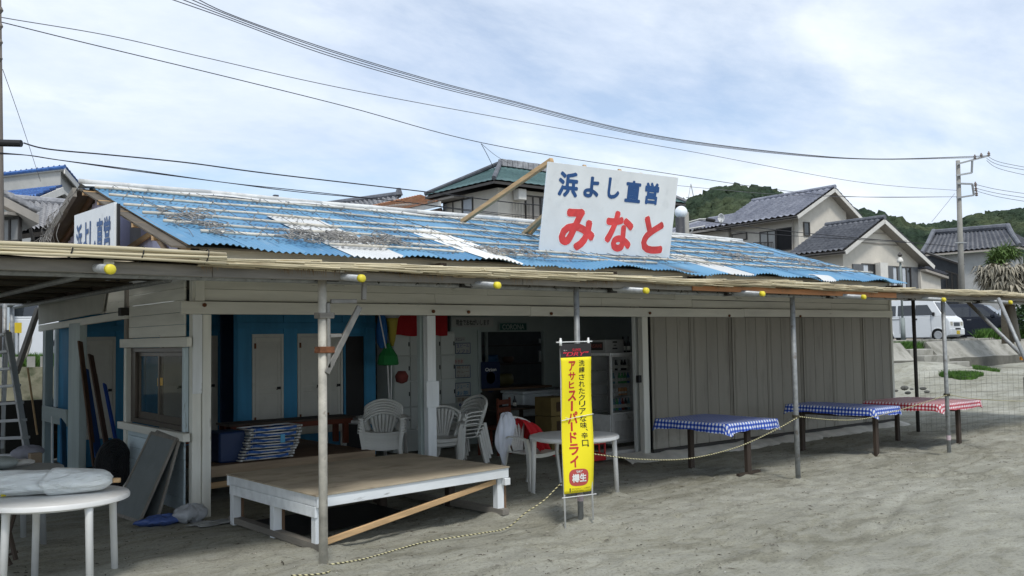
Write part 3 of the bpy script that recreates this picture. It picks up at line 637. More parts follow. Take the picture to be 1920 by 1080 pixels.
MB().prism([c[0]+Vector((.3, .4, -.25)), c[1]+Vector((-.1, .4, -.25)), Vector((c[1].x-.1, c[1].y+.4, 1)), Vector((c[0].x+.3, c[0].y+.4, 1))], (1.5, 3, 0)).obj('wall', STUCW, h3)
g_ = (c[1]-c[0]); g_.z = 0; g_.normalize(); winpx(h3, c[1]+Vector((-.1, .4, -.25)), g_, g_.cross(Z), 68, 432, 92, 470, mull=1)
m = MB(); p = pD(56, 424, 25.3); m.tube([p, p+Vector((.1, .1, -.35)), p+Vector((.1, .4, -.6)), p+Vector((.1, .45, -4))], .05, 6); m.obj('downpipe', DTRIM, h3)
h4 = thing('house', 'pale blue stucco gable house with grey sliding window at the left edge', 'house', tuple(pD(20, 430, 23)[:2])+(1.5,))
a = pD(73, 399, 22.5); b_ = pD(2, 362, 23); l_ = b_+(b_-a); l_.z = a.z; dd = Vector((-.0, 4, 0)); dd = (Vector((0, 1, 0)))*5
slab(a, a+dd, b_, b_+dd, .22).obj('roof', SOFF, h4); slab(b_, b_+dd, l_, l_+dd, .22).obj('roof', SOFF, h4)
tiles(a+Z*.01, a+dd+Z*.01, b_+Z*.01, b_+dd+Z*.01, T_PALE, h4)
g_ = (b_-a); g_.z = 0; g_.normalize(); wq = a+g_*.75
P_ = [Vector((wq.x, wq.y+.4, 1)), wq+Vector((0, .4, (b_.z-a.z)*.75/ (Vector((b_.x-a.x, b_.y-a.y, 0)).length)-.25)), b_+Vector((0, .4, -.25)), l_-g_*.5+Vector((0, .4, -.2)), Vector((l_.x, l_.y+.4, 1))]
MB().prism(P_, (0, 4.4, 0)).obj('wall', STUCW, h4)
nn = g_.cross(Z); nn = nn if nn.y < 0 else -nn
winpx(h4, wq+Vector((0, .4, 0)), -g_, nn, 3, 412, 39, 454, mull=1, fr=.05, pm=plain('grey blind', (.28, .28, .27), .7))
m = MB(); p = on_plane(14, 403, wq+Vector((0, .1, 0)), nn); m.bar(p+g_*.9, p-g_*.3, .5, .07); m.obj('awning', SOFF, h4)
# ============================================================ the beach hut
hut = thing('beach_hut', 'long white painted wooden beach hut with blue corrugated roof and grey shutters', 'beach hut', (3.55, 9.9, 0))
PX, PYm, PZm = paint('x'), paint('y'), paint('z')
RB = random.Random(5)
def part(mb, name, m, **k): return mb.obj(name, m, hut, **k)
def board_x(x0, x1, y, z0, z1, m, name='siding_board', th=.018, bv=.003):
    mb = MB(); d = RB.uniform(-.003, .003); sag = RB.uniform(-.004, .004)
    mb.box(x0+.0015, x1-.0015, y-th+d, y+d, z0+.002, z1-.002); mb.v = [(x, yy+(0.006 if z > (z0+z1)/2 else 0), z+sag) for x, yy, z in mb.v]
    return part(mb, name, m, bevel=bv)
# front siding: staggered boards
rows = [(2.295, 2.425), (2.428, 2.555), (2.558, 2.685), (2.688, 2.86)]
jn = [[3.68, 6.75, 9.75, 11.82, 13.9, 15.9, 18.06], [3.68, 7.6, 11.4, 11.82, 14.6, 18.06], [3.68, 6.75, 9.75, 13.4, 16.5, 18.06], [3.68, 8.2, 12.6, 18.06]]
for (z0, z1), js in zip(rows, jn):
    for a, b_ in zip(js[:-1], js[1:]): board_x(a, b_, 9.885, z0, z1, PX)
# beam along the front, in three lengths
for a, b_, dz in ((3.46, 8.3, 0), (8.304, 13.1, -.004), (13.104, 18.02, .003)):
    m = MB(); m.box(a, b_, 9.80, 9.862, 2.15+dz, 2.288+dz); part(m, 'beam', PX, bevel=.006)
for u, v in ((383, 572), (812, 584), (878, 585), (1033, 588), (1218, 587), (1367, 592), (1500, 593)):
    p = pY(u, v, 9.795); m = MB(); m.lathe([(.022, 0), (.022, .02), (.008, .022), (.008, .03)], (0, 0, 0), 8); m.v = [(p.x+x, p.y-z, p.z+y) for x, y, z in m.v]; part(m, 'bolt', RUST)
# posts
m = MB(); m.box(3.60, 3.70, 9.862, 9.96, -.05, 2.8); part(m, 'corner_post', PZm, bevel=.006)
m = MB(); m.box(3.705, 3.80, 9.84, 9.93, -.05, 2.148); part(m, 'corner_post', PZm, bevel=.006)
m = MB(); m.box(3.60, 3.70, 9.838, 9.8605, 1.3, 2.146); part(m, 'corner_patch', paint('z', 'b'), bevel=.003)
m = MB(); m.box(3.62, 3.72, 9.825, 9.883, 2.29, 2.84); part(m, 'trim', PZm, bevel=.004)
m = MB(); m.box(6.60, 6.70, 10.0, 10.08, -.05, 2.5); part(m, 'post', paint('z', 'g'), bevel=.006)  # rear post: darker paint tone puts its shade into the colour
m = MB(); m.box(6.625, 6.755, 9.87, 9.97, -.05, 2.148); part(m, 'post', paint('z', 'b'), bevel=.006)
m = MB(); m.box(6.59, 6.78, 9.845, 9.869, .98, 1.31); part(m, 'splice_plate', paint('z', 'b'), bevel=.003)
m = MB(); m.box(10.62, 10.74, 10.03, 10.10, -.05, 2.5); part(m, 'post', paint('z', 'f'), bevel=.006)
m = MB(); m.box(10.61, 10.74, 9.86, 9.96, -.05, 2.148); part(m, 'post', PZm, bevel=.006)
m = MB(); m.box(10.55, 10.609, 9.90, 9.96, 1.13, 1.24); part(m, 'latch', BLACK)
# shutters: ribbed steel panels
b = NB('taupe steel shutter'); n_ = b.noise(2.2, 6, .6, WZ); c = b.mix(1., (.225, .21, .172), b.ramp(n_, [(.3, .84), (.7, 1.12)]), 'MULTIPLY'); c = b.mix(b.ramp(b.noise(5, 7, .65, (1, 1, .2)), [(.56, 0.), (.74, .6)]), c, (.12, .105, .08))
sz = b.n('ShaderNodeSeparateXYZ'); b.l(b.tc.outputs['Object'], sz.inputs[0]); dz_ = b.math('ADD', sz.outputs[2], b.math('MULTIPLY', b.noise(9, 5), -.35)); c = b.mix(b.ramp(dz_, [(.0, .75), (.16, 0.)]), c, (.34, .32, .27))
kr = b.math('ADD', b.math('MULTIPLY', b.rnd(), .12), .94); cb = b.n('ShaderNodeCombineColor')
for i in range(3): b.l(kr, cb.inputs[i])
c = b.mix(1., c, cb.outputs[0], 'MULTIPLY'); b.bump(b.noise(7, 3, .5), .12, .02); SHUT = b.fin(c, .5, 0, .4)
edges = [10.78, 11.76, 12.80, 13.84, 14.87, 15.88, 16.94, 18.0]
for i, (a, b_) in enumerate(zip(edges[:-1], edges[1:])):
    m = MB(); w_ = b_-a; y = 9.86+(.012 if i % 2 else 0); gs = [.0, .06, .09, .37, .64, .93, .965, 1.]
    z0, z1 = .09, 2.146; n = 0
    for g0, g1 in zip(gs[:-1], gs[1:]):
        x0, x1 = a+g0*w_+.004, a+g1*w_-.004
        m.box(x0, x1, y-.014-(.004 if (g1-g0) < .08 else 0), y, z0, z1); m.box(x0-.008, x0, y-.002, y+.004, z0, z1, 1)
        n += 1
    part(m, 'shutter_panel', [SHUT, BLACK], bevel=.004)
m = MB(); m.box(10.74, 18.04, 9.80, 9.90, .045, .088); part(m, 'shutter_track', DARKM)
m = MB(); m.box(10.74, 18.04, 9.92, 9.96, .0, 2.5); part(m, 'wall_lining', BLACK)
m = MB(); m.grid(lambda s, t: (10.0+8.2*s, 9.52+.42*t+.05*math.sin(s*31)+.03*math.sin(s*83), -.06+.13*t**.6+.008*math.sin(s*47+t*3)), 90, 6); part(m, 'footing', mat('pale sandy concrete', (.62, .60, .54), .9, .2, 4), smooth=True)
m = MB(); m.box(18.0, 18.07, 9.84, 9.93, 0, 2.9); part(m, 'corner_post', PZm, bevel=.005)
for i in range(8): m = MB(); z0 = .1+i*.34; m.box(18.04, 18.065, 9.93, 16.5, z0, z0+.335); part(m, 'end_board', wood('y', 'grey'))
for i in range(8): m = MB(); z0 = .1+i*.34; m.box(5.7, 18.04, 16.48, 16.5, z0, z0+.335); part(m, 'rear_board', wood('x', 'grey'))
# eave bracket blocks seen in the gap above the awning
for u in (806, 1125, 1292, 1511, 1662):
    p = pY(u, 497 if u < 1000 else 512, 9.86); m = MB(); m.box(p.x-.045, p.x+.045, 9.55, 9.864, 2.72, 2.80); part(m, 'rafter_tail', wood('y', 'dark'))
# ---------------- left side wall, front part with the window
X0 = 3.58
for i in range(6):
    z0 = 1.915+i*.132; m = MB(); m.box(X0-.02+RB.uniform(-.003, .003), X0, 9.99, 11.93, z0+.0015, z0+.1305)
    if i == 5: pass
    part(m, 'siding_board', PYm, bevel=.003)
for i in range(6):
    z0 = .04+i*.138; m = MB(); m.box(X0-.02+RB.uniform(-.003, .003), X0, 9.99, 11.95, z0+.0015, z0+.1365); part(m, 'siding_board', paint('y', 'l'), bevel=.003)
m = MB(); m.box(X0-.075, X0-.021, 9.76, 12.12, 1.80, 1.908); part(m, 'window_lintel', paint('y', 'w'), bevel=.006)
m = MB(); m.box(X0-.095, X0-.021, 9.80, 12.12, .80, .888); part(m, 'window_sill', paint('y', 'w'), bevel=.006)
m = MB(); m.box(X0-.05, X0+.03, 11.93, 12.02, -.05, 1.795); part(m, 'side_post', paint('z', 'w'), bevel=.004)
m = MB(); m.box(X0-.02, X0+.06, 12.03, 12.13, -.05, 2.62); part(m, 'side_post', wood('z', 'grey'), bevel=.004)
m = MB(); m.box(X0-.03, X0+.02, 9.965, 10.03, .89, 1.795); part(m, 'window_jamb', paint('z', 'l'), bevel=.003)
ALU = plain('bronze aluminium sash', (.09, .075, .06), .4, .5)
fw = MB(); y0, y1, z0, z1 = 10.04, 11.90, .89, 1.795
fw.box(X0+.0, X0+.07, y0, y1, z1-.05, z1); fw.box(X0+.0, X0+.07, y0, y1, z0, z0+.055); fw.box(X0+.001, X0+.069, y0, y0+.05, z0+.056, z1-.051); fw.box(X0+.001, X0+.069, y1-.16, y1, z0+.056, z1-.051)
wf = part(fw, 'window', ALU, bevel=.003)
for (a, b_, xo) in ((10.10, 10.94, .012), (10.90, 11.74, .040)):
    s_ = MB(); s_.box(X0+xo, X0+xo+.025, a, a+.045, z0+.056, z1-.052); s_.box(X0+xo, X0+xo+.025, b_-.045, b_, z0+.056, z1-.052); s_.box(X0+xo+.001, X0+xo+.024, a+.046, b_-.046, z0+.056, z0+.135); s_.box(X0+xo+.001, X0+xo+.024, a+.046, b_-.046, z1-.10, z1-.053)
    s_.obj('sash', ALU, wf, bevel=.002)
    g = MB(); g.box(X0+xo+.010, X0+xo+.014, a+.045, b_-.045, z0+.135, z1-.1); g.obj('pane', glass(), wf)
m = MB(); m.box(X0+.0215, X0+.0218, 10.80, 10.89, 1.36, 1.45); m.box(X0+.0395, X0+.0398, 10.955, 11.04, 1.35, 1.44); m.obj('sticker', flat('ochre sticker', (.62, .38, .08)), wf)
# ---------------- left side, open rear part
def bars(name, a, b_, w_, h_, m, bv=.005, up=(0, 0, 1)): q = MB(); q.bar(a, b_, w_, h_, up=up); return part(q, name, m, bevel=bv)
bars('side_header', (X0-.02, 12.0, 2.21), (X0-.02, 16.62, 2.13), .05, .10, paint('y', 'w'))
q = MB(); q.prism([(X0-.06, 12.95, 2.27), (X0-.06, 16.55, 2.19), (X0-.06, 16.6, 2.62), (X0-.06, 12.75, 2.66)], (.02, 0, 0)); part(q, 'plywood_sheet', mat('pale plywood', (.40, .40, .36), .8, .12, 3, 5, (.22, .2, .17), 3, .6, .75, .6), bevel=.003)
for i in range(3): q = MB(); z0 = 2.262+i*.132; q.box(X0-.01, X0+.008, 12.14, 16.5, z0, z0+.130); part(q, 'siding_board', PYm, bevel=.003)
q = MB(); q.box(X0-.10, X0+.02, 11.98, 12.10, 2.20, 2.30, jit=.006); part(q, 'bracket', DARKM)
q = MB(); q.box(X0-.05, X0+.05, 14.08, 14.68, -.05, 2.16); part(q, 'wide_post', paint('z', 'g'), bevel=.005)
q = MB(); q.box(X0-.07, X0-.03, 14.70, 16.2, .66, .90); part(q, 'side_rail_board', paint('y', 'g'), bevel=.004)
q = MB(); q.box(X0-.04, X0+.08, 16.15, 16.30, -.05, 2.13); part(q, 'rear_post', paint('z', 'g'), bevel=.005)
q = MB(); q.box(X0-.02, X0+.06, 16.32, 16.42, -.05, 2.13); part(q, 'rear_post', wood('z', 'dark'), bevel=.004)
q = MB(); q.box(X0-.02, X0+.02, 15.55, 15.68, .9, 2.1); part(q, 'rail_upright', paint('z', 'l'), bevel=.004)
# rear wall pieces seen through the open side
for i in range(22):
    q = MB(); z0 = .92+i*.045; q.prism([(3.9, 16.46, z0), (5.2, 16.46, z0), (5.2, 16.42, z0+.01), (5.2, 16.46, z0+.043), (3.9, 16.46, z0+.043), (3.9, 16.42, z0+.01)], (0, .004, 0)) if False else q.box(3.75, 5.3, 16.43+(.0 if i % 2 else .018), 16.46, z0, z0+.042); part(q, 'louvre_slat', mat('beige louvre', (.36, .33, .28), .7))
for z0 in (.02, .17, .32, .47, .62, .77): q = MB(); q.box(3.7, 5.68, 16.44, 16.462, z0, z0+.145); part(q, 'rear_board', wood('x', 'brown'))
q = MB(); q.box(3.7, 5.68, 16.42, 16.5, 2.12, 2.2); part(q, 'rear_beam', wood('x', 'beige'))
# ---------------- gable above the awning (left)
GX_ = 3.50; RZ = 3.99; EY, EZ = 9.5, 2.85; RY = 13.2; SL = (RZ-EZ)/(RY-EY); BEY = RY+(RY-EY)
LAV = mat('lavender translucent panel', (.60, .60, .80), .5, .15, 3, 4, (.36, .37, .48), 6, .55, .7, .6, .1, stretch=WZ)
yy = 10.15; i = 0
while yy < 16.4:
    y1_ = min(yy+.42, 16.45); zt = lambda y: (EZ+(y-EY)*SL if y < RY else RZ-(y-RY)*SL)-.10
    q = MB(); n = 6; pts = [(yy+(y1_-yy)*k/n) for k in range(n+1)]
    vs = []; 
    for k, y in enumerate(pts): x = GX_+.05+(.012 if k % 2 else -.012); vs += [(x, y, 2.64), (x, y, zt(y))]
    q.add(vs, [(2*k, 2*k+2, 2*k+3, 2*k+1) for k in range(n)]); q.add([(x+.004, y, z) for x, y, z in vs], [(2*k+1, 2*k+3, 2*k+2, 2*k) for k in range(n)])
    part(q, 'gable_panel', LAV if i % 5 != 3 else mat('white gable panel', (.5, .5, .52), .6), smooth=False); yy = y1_+.004; i += 1
TAN = wood('y', 'tan')
bars('gable_rafter', (GX_-.02, 9.65, EZ+.02-.03), (GX_-.02, RY, RZ-.08), .05, .10, wood('y', 'beige'))
bars('gable_rafter', (GX_-.02, BEY-.2, EZ+.02), (GX_-.02, RY, RZ-.08), .05, .10, wood('y', 'brown'))
bars('gable_brace', (GX_+.0, 12.35, 2.95), (GX_+.0, 10.75, 3.14), .03, .07, TAN)
bars('gable_brace', (GX_-.0, 15.3, 2.66), (GX_-.0, 13.3, 3.62), .03, .08, TAN)
bars('gable_brace', (GX_+.01, 10.15, 2.70), (GX_+.01, 10.9, 3.15), .03, .06, wood('y', 'beige'))
for k, y in enumerate((10.2, 10.9, 11.6, 12.3, 13.0)):
    z = EZ+(y-EY)*SL-.075; q = MB(); q.box(GX_-.22, GX_+14.5, y-.03, y+.03, z-.03, z+.03); part(q, 'purlin', wood('x', 'tan'))
# ---------------- roof sheets
def rz(y): return (EZ+(y-EY)*SL) if y <= RY else (RZ-(y-RY)*SL)
BLUES = [mat('blue corrugated sheet %d' % i, c, .45, .10, 2.5, 5, (.26, .36, .44), 7, .55, .75, .6, .1, 60, .002, WY, spec=.5, rndv=.05) for i, c in enumerate([(.10, .26, .42), (.125, .295, .46), (.085, .23, .39)])]
WHT = mat('white corrugated sheet', (.66, .67, .66), .5, .08, 3, 4, (.4, .4, .38), 6, .6, .8, .5, .1)
BACKM = mat('brown weathered roof underside', (.10, .085, .065), .85, .3, 8, stretch=WY)
def sheet(x0, x1, ya, yb, m, front=True, lift=0, name='roof_sheet', eave_wave=True):
    per = .076; n = max(4, int((x1-x0)/per*4)); rows_ = 7; vs = []
    for j in range(rows_+1):
        t = j/rows_; y = ya+(yb-ya)*t
        for i in range(n+1):
            x = x0+(x1-x0)*i/n; zz = rz(y) if front else (RZ-(y-RY)*SL)
            dr = (1-t)**3 if front else 0
            wv = .030*math.sin(x*1.9+1)+.018*math.sin(x*5.3) if eave_wave else 0
            sag = .022*math.sin(x*.9+.5)*math.sin(3.14*t)
            yy_ = y-(.05*math.sin(x*2.7)+.03*math.sin(x*7.1))*dr*.8
            vs.append((x, yy_, zz+lift-(0 if front else .03)+wv*dr+sag+.0125*math.sin(2*math.pi*x/per)))
    W = n+1; fs = [(j*W+i, j*W+i+1, (j+1)*W+i+1, (j+1)*W+i) for j in range(rows_) for i in range(n)]
    o = np_mesh(name, vs, fs, m, True, hut); return o
x = 3.42; i = 0; whites = {3: (5.30, 6.0), 5: (7.15, 7.85), 11: (12.4, 13.0)}
xsr = []
while x < 17.95: xsr.append(x); x += .64
def right_cut(y): return 18.15 - max(0, (y-9.5))*.10
for i, x in enumerate(xsr):
    x1_ = min(x+.68, right_cut(10)); m_ = BLUES[(i*7) % 3]
    sheet(x, x1_, EY-.05+.03*math.sin(i*2.1), RY, m_, True, .004*(i % 2))
for a, b_, y0_, y1_ in ((5.28, 6.02, 9.42, 11.78), (7.16, 7.84, 9.40, 11.7), (12.3, 12.95, 9.42, 10.9)):
    sheet(a, b_, y0_, y1_, WHT, True, .016)
sheet(14.9, 15.4, 9.42, 9.7, WHT, True, .014)
for i, x in enumerate(xsr): sheet(x, min(x+.68, 18.0), BEY+.1, RY, BLUES[(i*5) % 3], False, .003*(i % 2), eave_wave=False)
q = MB(); q.prism([(3.28, EY+.1, EZ-.0), (3.28, RY, RZ-.05), (3.28, BEY, EZ-.03), (3.28, BEY, EZ-.05), (3.28, RY, RZ-.07), (3.28, EY+.1, EZ-.02)], (14.6, 0, 0)); part(q, 'roof_lining', BACKM)
for i in range(7):                                             # rough slatted verge of the back slope
    y = RY+.05+i*.5; q = MB(); q.bar((3.24+.01*(i % 2), y, rz(y)-.08), (3.24+.01*(i % 2), min(y+.52, BEY), rz(min(y+.52, BEY))-.08), .05, .13); part(q, 'verge_board', wood('y', 'grey'))
# ridge flashing: a broken line of white
for i in range(8):
    xa = 3.27+i*1.79; q = MB(); q.tube([(xa, RY-.03, RZ+.045+.008*math.sin(i*2)), (xa+.9, RY-.03+.01*math.sin(i), RZ+.05), (xa+1.80, RY-.03, RZ+.045+.008*math.sin(i*2+2))], [.034, .032, .034], 9); part(q, 'ridge_pipe', mat('white ridge flashing', (.60, .61, .60), .6, .15, 4, 5, (.3, .3, .28), 5, .55, .7, .6), smooth=True)
q = MB(); q.grid(lambda s, t: (3.3+14.3*s, RY-.24+.40*t, rz(RY-.24+.40*t)+.026+.010*math.sin(s*60)+.02*math.sin(s*9)), 120, 4); part(q, 'ridge_flashing', mat('white ridge flashing', (.60, .61, .60), .6, .15, 4, 5, (.3, .3, .28), 5, .55, .7, .6), smooth=True)
# white poles tied along the slope
rp = [(12.62, 3.42, 16.6), (11.95, 3.37, 15.3), (11.42, 3.46, 17.0), (10.96, 3.52, 17.7), (10.42, 3.52, 14.8), (10.12, 3.79, 12.7), (9.86, 6.9, 18.0)]
rp = [(12.80, 3.38, 17.2), (12.25, 3.40, 16.9), (11.62, 3.40, 16.6), (11.10, 3.46, 17.1), (10.58, 3.52, 17.6), (10.14, 3.79, 17.9), (9.80, 5.2, 10.9)]
TIES = MB()
for k, (y, a, b_) in enumerate(rp):
    xx = a; j = 0
    while xx < b_-.3:
        L_ = RB.uniform(3.4, 4.2); e = min(xx+L_, b_); z = rz(y)+.045; dy_ = RB.uniform(-.04, .04)
        pts = [(xx+(e-xx)*s/5, y+dy_*(s/5-.5)+.012*math.sin(s*2+k), z+dy_*.3*(s/5-.5)+.008*math.sin(s*1.7+k*2+j)) for s in range(6)]
        q = MB(); q.tube(pts, RB.uniform(.016, .021), 7); part(q, 'roof_pole', PIPEW, smooth=True); xx = e-.12 if e < b_ else b_; j += 1
    xx = a+.2
    while xx < b_:
        z = rz(y)+.045; TIES.tube([(xx+.03*math.cos(t), y-.036*math.sin(t), z-.0+.036*math.cos(t)) for t in np.linspace(0, 6.2, 8)], .005, 4); xx += RB.uniform(.45, .6)
o = part(TIES, 'pole_ties', ROPE, kind='stuff')
# thin ropes running up the slope between the poles and loose ones over them
q = MB()
for i in range(46):
    x = 3.6+i*.31+RB.uniform(-.1, .1); n = 12; y0_ = 9.75+RB.random()*.2; y1_ = 13.0; x2 = x+RB.uniform(-.5, .5)
    q.tube([(x+(x2-x)*t/n+.03*math.sin(t*2.3+i), y0_+(y1_-y0_)*t/n, rz(y0_+(y1_-y0_)*t/n)+.035+.03*abs(math.sin(t*1.9+i))) for t in range(n+1)], .004, 4)
part(q, 'lashing_ropes', mat('dark weathered rope', (.12, .115, .11), .9), kind='stuff')
# tangles of old rope
def tangle(label, x0, x1, y0, y1, n, amp, seed, zf=None, r=.010):
    rg = random.Random(seed); q = MB()
    for i in range(n):
        x = rg.uniform(x0, x1); y = rg.uniform(y0, y1); a = rg.uniform(0, 6.28); pts = []; k = rg.uniform(5, 12)*rg.choice((-1, 1)); h = rg.uniform(.03, .05+amp)
        for t in range(16):
            a += k*.07+rg.uniform(-.25, .25); x += math.cos(a)*.055; y += math.sin(a)*.035
            z = zf(x, y) if zf else rz(max(9.45, y))
            hh = h*(.35+.65*abs(math.sin(t*.55+i)))
            pts.append((x, y, z+.03+hh))
        q.tube(pts, r*rg.uniform(.6, 1.1), 5, mi=0)
    tag(q.obj('rope_tangle', ROPE, smooth=True), label, 'rope tangle', 'old rope lying on the hut roof', kind=None)
tangle('long heap of tangled grey rope on the blue roof over the first white sheet', 4.7, 6.3, 9.8, 10.3, 62, .07, 1, r=.0065)
tangle('loose tangle of pale rope near the lower left corner of the roof', 3.6, 4.2, 10.0, 11.3, 26, .05, 2, r=.007)
tangle('small rope tangle to the right of the second white sheet', 7.6, 8.7, 9.7, 10.0, 24, .04, 3, r=.006)
tangle('rope knot lying on the roof right of the big sign', 13.9, 14.6, 10.5, 10.9, 20, .05, 4, r=.007)
tangle('rope lying along the lower roof edge near its right end', 15.6, 17.0, 10.4, 11.0, 16, .03, 5, r=.006)
# ropes hanging down over the left gable
q = MB(); rg = random.Random(9)
for i in range(26):
    y = 13.9+rg.random()*2.2; z = rz(y)+.05; pts = []
    ang = rg.uniform(0, 6.28); zz = z-rg.uniform(0, .35)
    for t in range(16):
        ang += rg.uniform(-.75, .75); y += .07*math.cos(ang); zz += .06*math.sin(ang)-.006; top = rz(y)+.06
        if zz > top: zz = top; ang = -abs(ang)
        pts.append((3.20-.03*math.sin(t*.9+i), y, max(zz, top-.75)))
    q.tube(pts, .005, 5)
tag(q.obj('rope_tangle', ROPE, smooth=True), 'grey ropes hanging in loops over the left gable edge', 'rope tangle', 'old rope lying on the hut roof')
# ---------------- sign on the left gable
SB = mat('white painted sign board', (.70, .73, .74), .5, .05, 3, 5, (.52, .55, .56), 4, .55, .75, .5, .05, spec=.4)
INKB = mat('navy sign paint', (.018, .075, .22), .5, .12, 9); INKR = mat('red sign paint', (.62, .055, .055), .5, .25, 5, 6, (.70, .30, .28), 7, .6, .75, .6)
gs = thing('gable_sign', 'white sign with blue lettering hung on the left gable end', 'sign', (3.4, 13.4, 2.7))
c00, c10, c01, c11 = pX(141, 470, 3.17), pX(217, 470, 3.17), pX(141, 404, 3.17), pX(216, 379, 3.17)
ya, yb = c00.y, c10.y
def gs_f(x, y): p = Vector(c01).lerp(Vector(c11), x); return Vector((3.155, p.y, p.z-(1-y)*1.05*1.0))
q = MB(); q.prism([Vector((3.16, c01.y, c01.z)), Vector((3.16, c11.y, c11.z)), Vector((3.16, c11.y, c11.z-.90)), Vector((3.16, c01.y, c01.z-.90))], (.03, 0, 0)); q.obj('board', SB, gs)
q = MB(); q.bar(Vector((3.20, c11.y-.02, c11.z-.02)), Vector((3.20, c11.y-.02, c11.z-.92)), .03, .05); q.obj('frame', BLACK, gs)
q = MB()
for i, ch_ in enumerate('浜よし直営'): put_text(q, ch_, gs_f, .07+i*.175, .07+i*.175+.155, .47, .87, .03)
for i, ch_ in enumerate('みなと'): put_text(q, ch_, gs_f, .30+i*.24, .48+i*.24, .15, .36, .03)
q.obj('lettering', INKB, gs)
# ---------------- the big sign on the roof
bs = thing('roof_sign', 'big white sign board with blue and red hand painted lettering standing on the roof', 'sign', (10.4, 10.4, 3.1))
TL, TR, BL, BR = pY(1028, 303, 10.12), pY(1272, 333, 10.12), pY(1011, 470, 10.36), pY(1255, 484, 10.36)
def bsf(off=.004):
    nr = (TR-TL).cross(BL-TL).normalized(); nr = nr if nr.y < 0 else -nr
    def f(u, v):                                               # pixel of the photo's sign (rectified bilinear)
        return TL.lerp(TR, u).lerp(BL.lerp(BR, u), v)+nr*off
    return f
f0 = bsf(0.); q = MB(); q.prism([f0(0, 0), f0(1, 0), f0(1, 1), f0(0, 1)], (0, .025, 0)); q.obj('board', SB, bs, bevel=.003)
fl = bsf(.004); fh = bsf(.002)
# crop coordinates of each character box: origin (860,150), sign corners known -> fractions
cs = np.array([[875, 150], [1752, 262], [1697, 795], [820, 740]], float)
def inv(px, py):
    u = v = .5
    for _ in range(20):
        P_ = (cs[0]*(1-u)+cs[1]*u)*(1-v)+(cs[3]*(1-u)+cs[2]*u)*v
        du = (cs[1]-cs[0])*(1-v)+(cs[2]-cs[3])*v; dv = (cs[3]-cs[0])*(1-u)+(cs[2]-cs[1])*u
        s_ = np.linalg.solve(np.array([du, dv]).T, np.array([px, py])-P_); u += s_[0]; v += s_[1]
    return u, v
halo = MB()
for ch_, x0, y0, x1, y1 in [('浜', 935, 218, 1058, 382), ('よ', 1093, 248, 1192, 388), ('し', 1250, 256, 1330, 398), ('直', 1368, 275, 1478, 424), ('営', 1505, 288, 1606, 440)]:
    a = inv((x0+x1)/2, (y0+y1)/2); w_ = (x1-x0)/877; h_ = (y1-y0)/570
    q = MB(); put_text(q, ch_, fl, a[0]-w_/2, a[0]+w_/2, a[1]+h_/2, a[1]-h_/2, .042); q.obj('blue_character', INKB, bs, kind='stuff')
for ch_, x0, y0, x1, y1 in [('み', 942, 460, 1168, 738), ('な', 1235, 475, 1425, 752), ('と', 1490, 508, 1650, 770)]:
    a = inv((x0+x1)/2, (y0+y1)/2); w_ = (x1-x0)/877; h_ = (y1-y0)/570
    q = MB(); put_text(q, ch_, fl, a[0]-w_/2, a[0]+w_/2, a[1]+h_/2, a[1]-h_/2, .048); q.obj('red_character', INKR, bs, kind='stuff')
    put_text(halo, ch_, fh, a[0]-w_/2-.008, a[0]+w_/2+.008, a[1]+h_/2+.008, a[1]-h_/2-.008, .060)
halo.obj('lettering_outline', plain('white sign paint', (.80, .80, .79), .5), bs)
PROP = wood('y', 'tan')
def prop(a, b_, w_=.06): q = MB(); q.bar(a, b_, w_, w_); q.obj('prop', PROP, bs, bevel=.004)
e1 = pY(866, 416, 12.45); prop(pY(1035, 300, 10.20), e1, .07)
prop(pY(1030, 395, 10.62), pY(981, 439, 11.85), .06)
for u, v, du in ((1097, 311, 3), (1163, 319, 5), (1203, 326, 3), (1266, 334, 5)):
    a = pY(u, v, 10.22); q = MB(); bb_ = Vector((a.x+.1, 11.7, rz(11.7)+.03)); q.bar(a, bb_, .06, .05); q.obj('prop', PROP, bs)
q = MB(); q.bar(BL+Vector((.1, .06, .06)), BR+Vector((-.1, .06, .06)), .05, .06); q.obj('base_rail', PROP, bs)
# ============================================================ reed awning on scaffold pipes
aw = thing('reed_awning', 'long flat reed mat awning on scaffold pipes along the front of the hut', 'awning', (9, 6.7, 0))
def az(y): return 2.34+.080*(y-6.4) if y < 9.7 else 2.604
def awp(mb, name, m, **k): return mb.obj(name, m, aw, **k)
# posts
def pole_post(x, y, zt, r=.03, m=PIPE, band=None, lean=(0, 0)):
    q = MB(); q.tube([(x, y, -.15), (x+lean[0]*.5, y+lean[1]*.5, zt/2), (x+lean[0], y+lean[1], zt)], r, 12); o = awp(q, 'post', m, smooth=True)
    if band: q = MB(); q.lathe([(r+.002, 0), (r+.002, .07)], (x, y, band), 12); q.obj('pale_band', plain('pinkish tape', (.45, .36, .38), .7), o)
    return o
pole_post(3.59, 6.89, 2.37, .036, PIPEW); pole_post(6.42, 6.86, 2.40, .030, band=.20); pole_post(10.31, 6.96, 2.40, .032); pole_post(14.02, 6.81, 2.39, .030, band=.2)
pole_post(16.85, 8.75, 2.52, .033, DARKM); pole_post(1.4, 16.2, 2.6, .04); pole_post(2.2, 16.8, 2.6, .04); pole_post(3.15, 17.2, 2.6, .035)
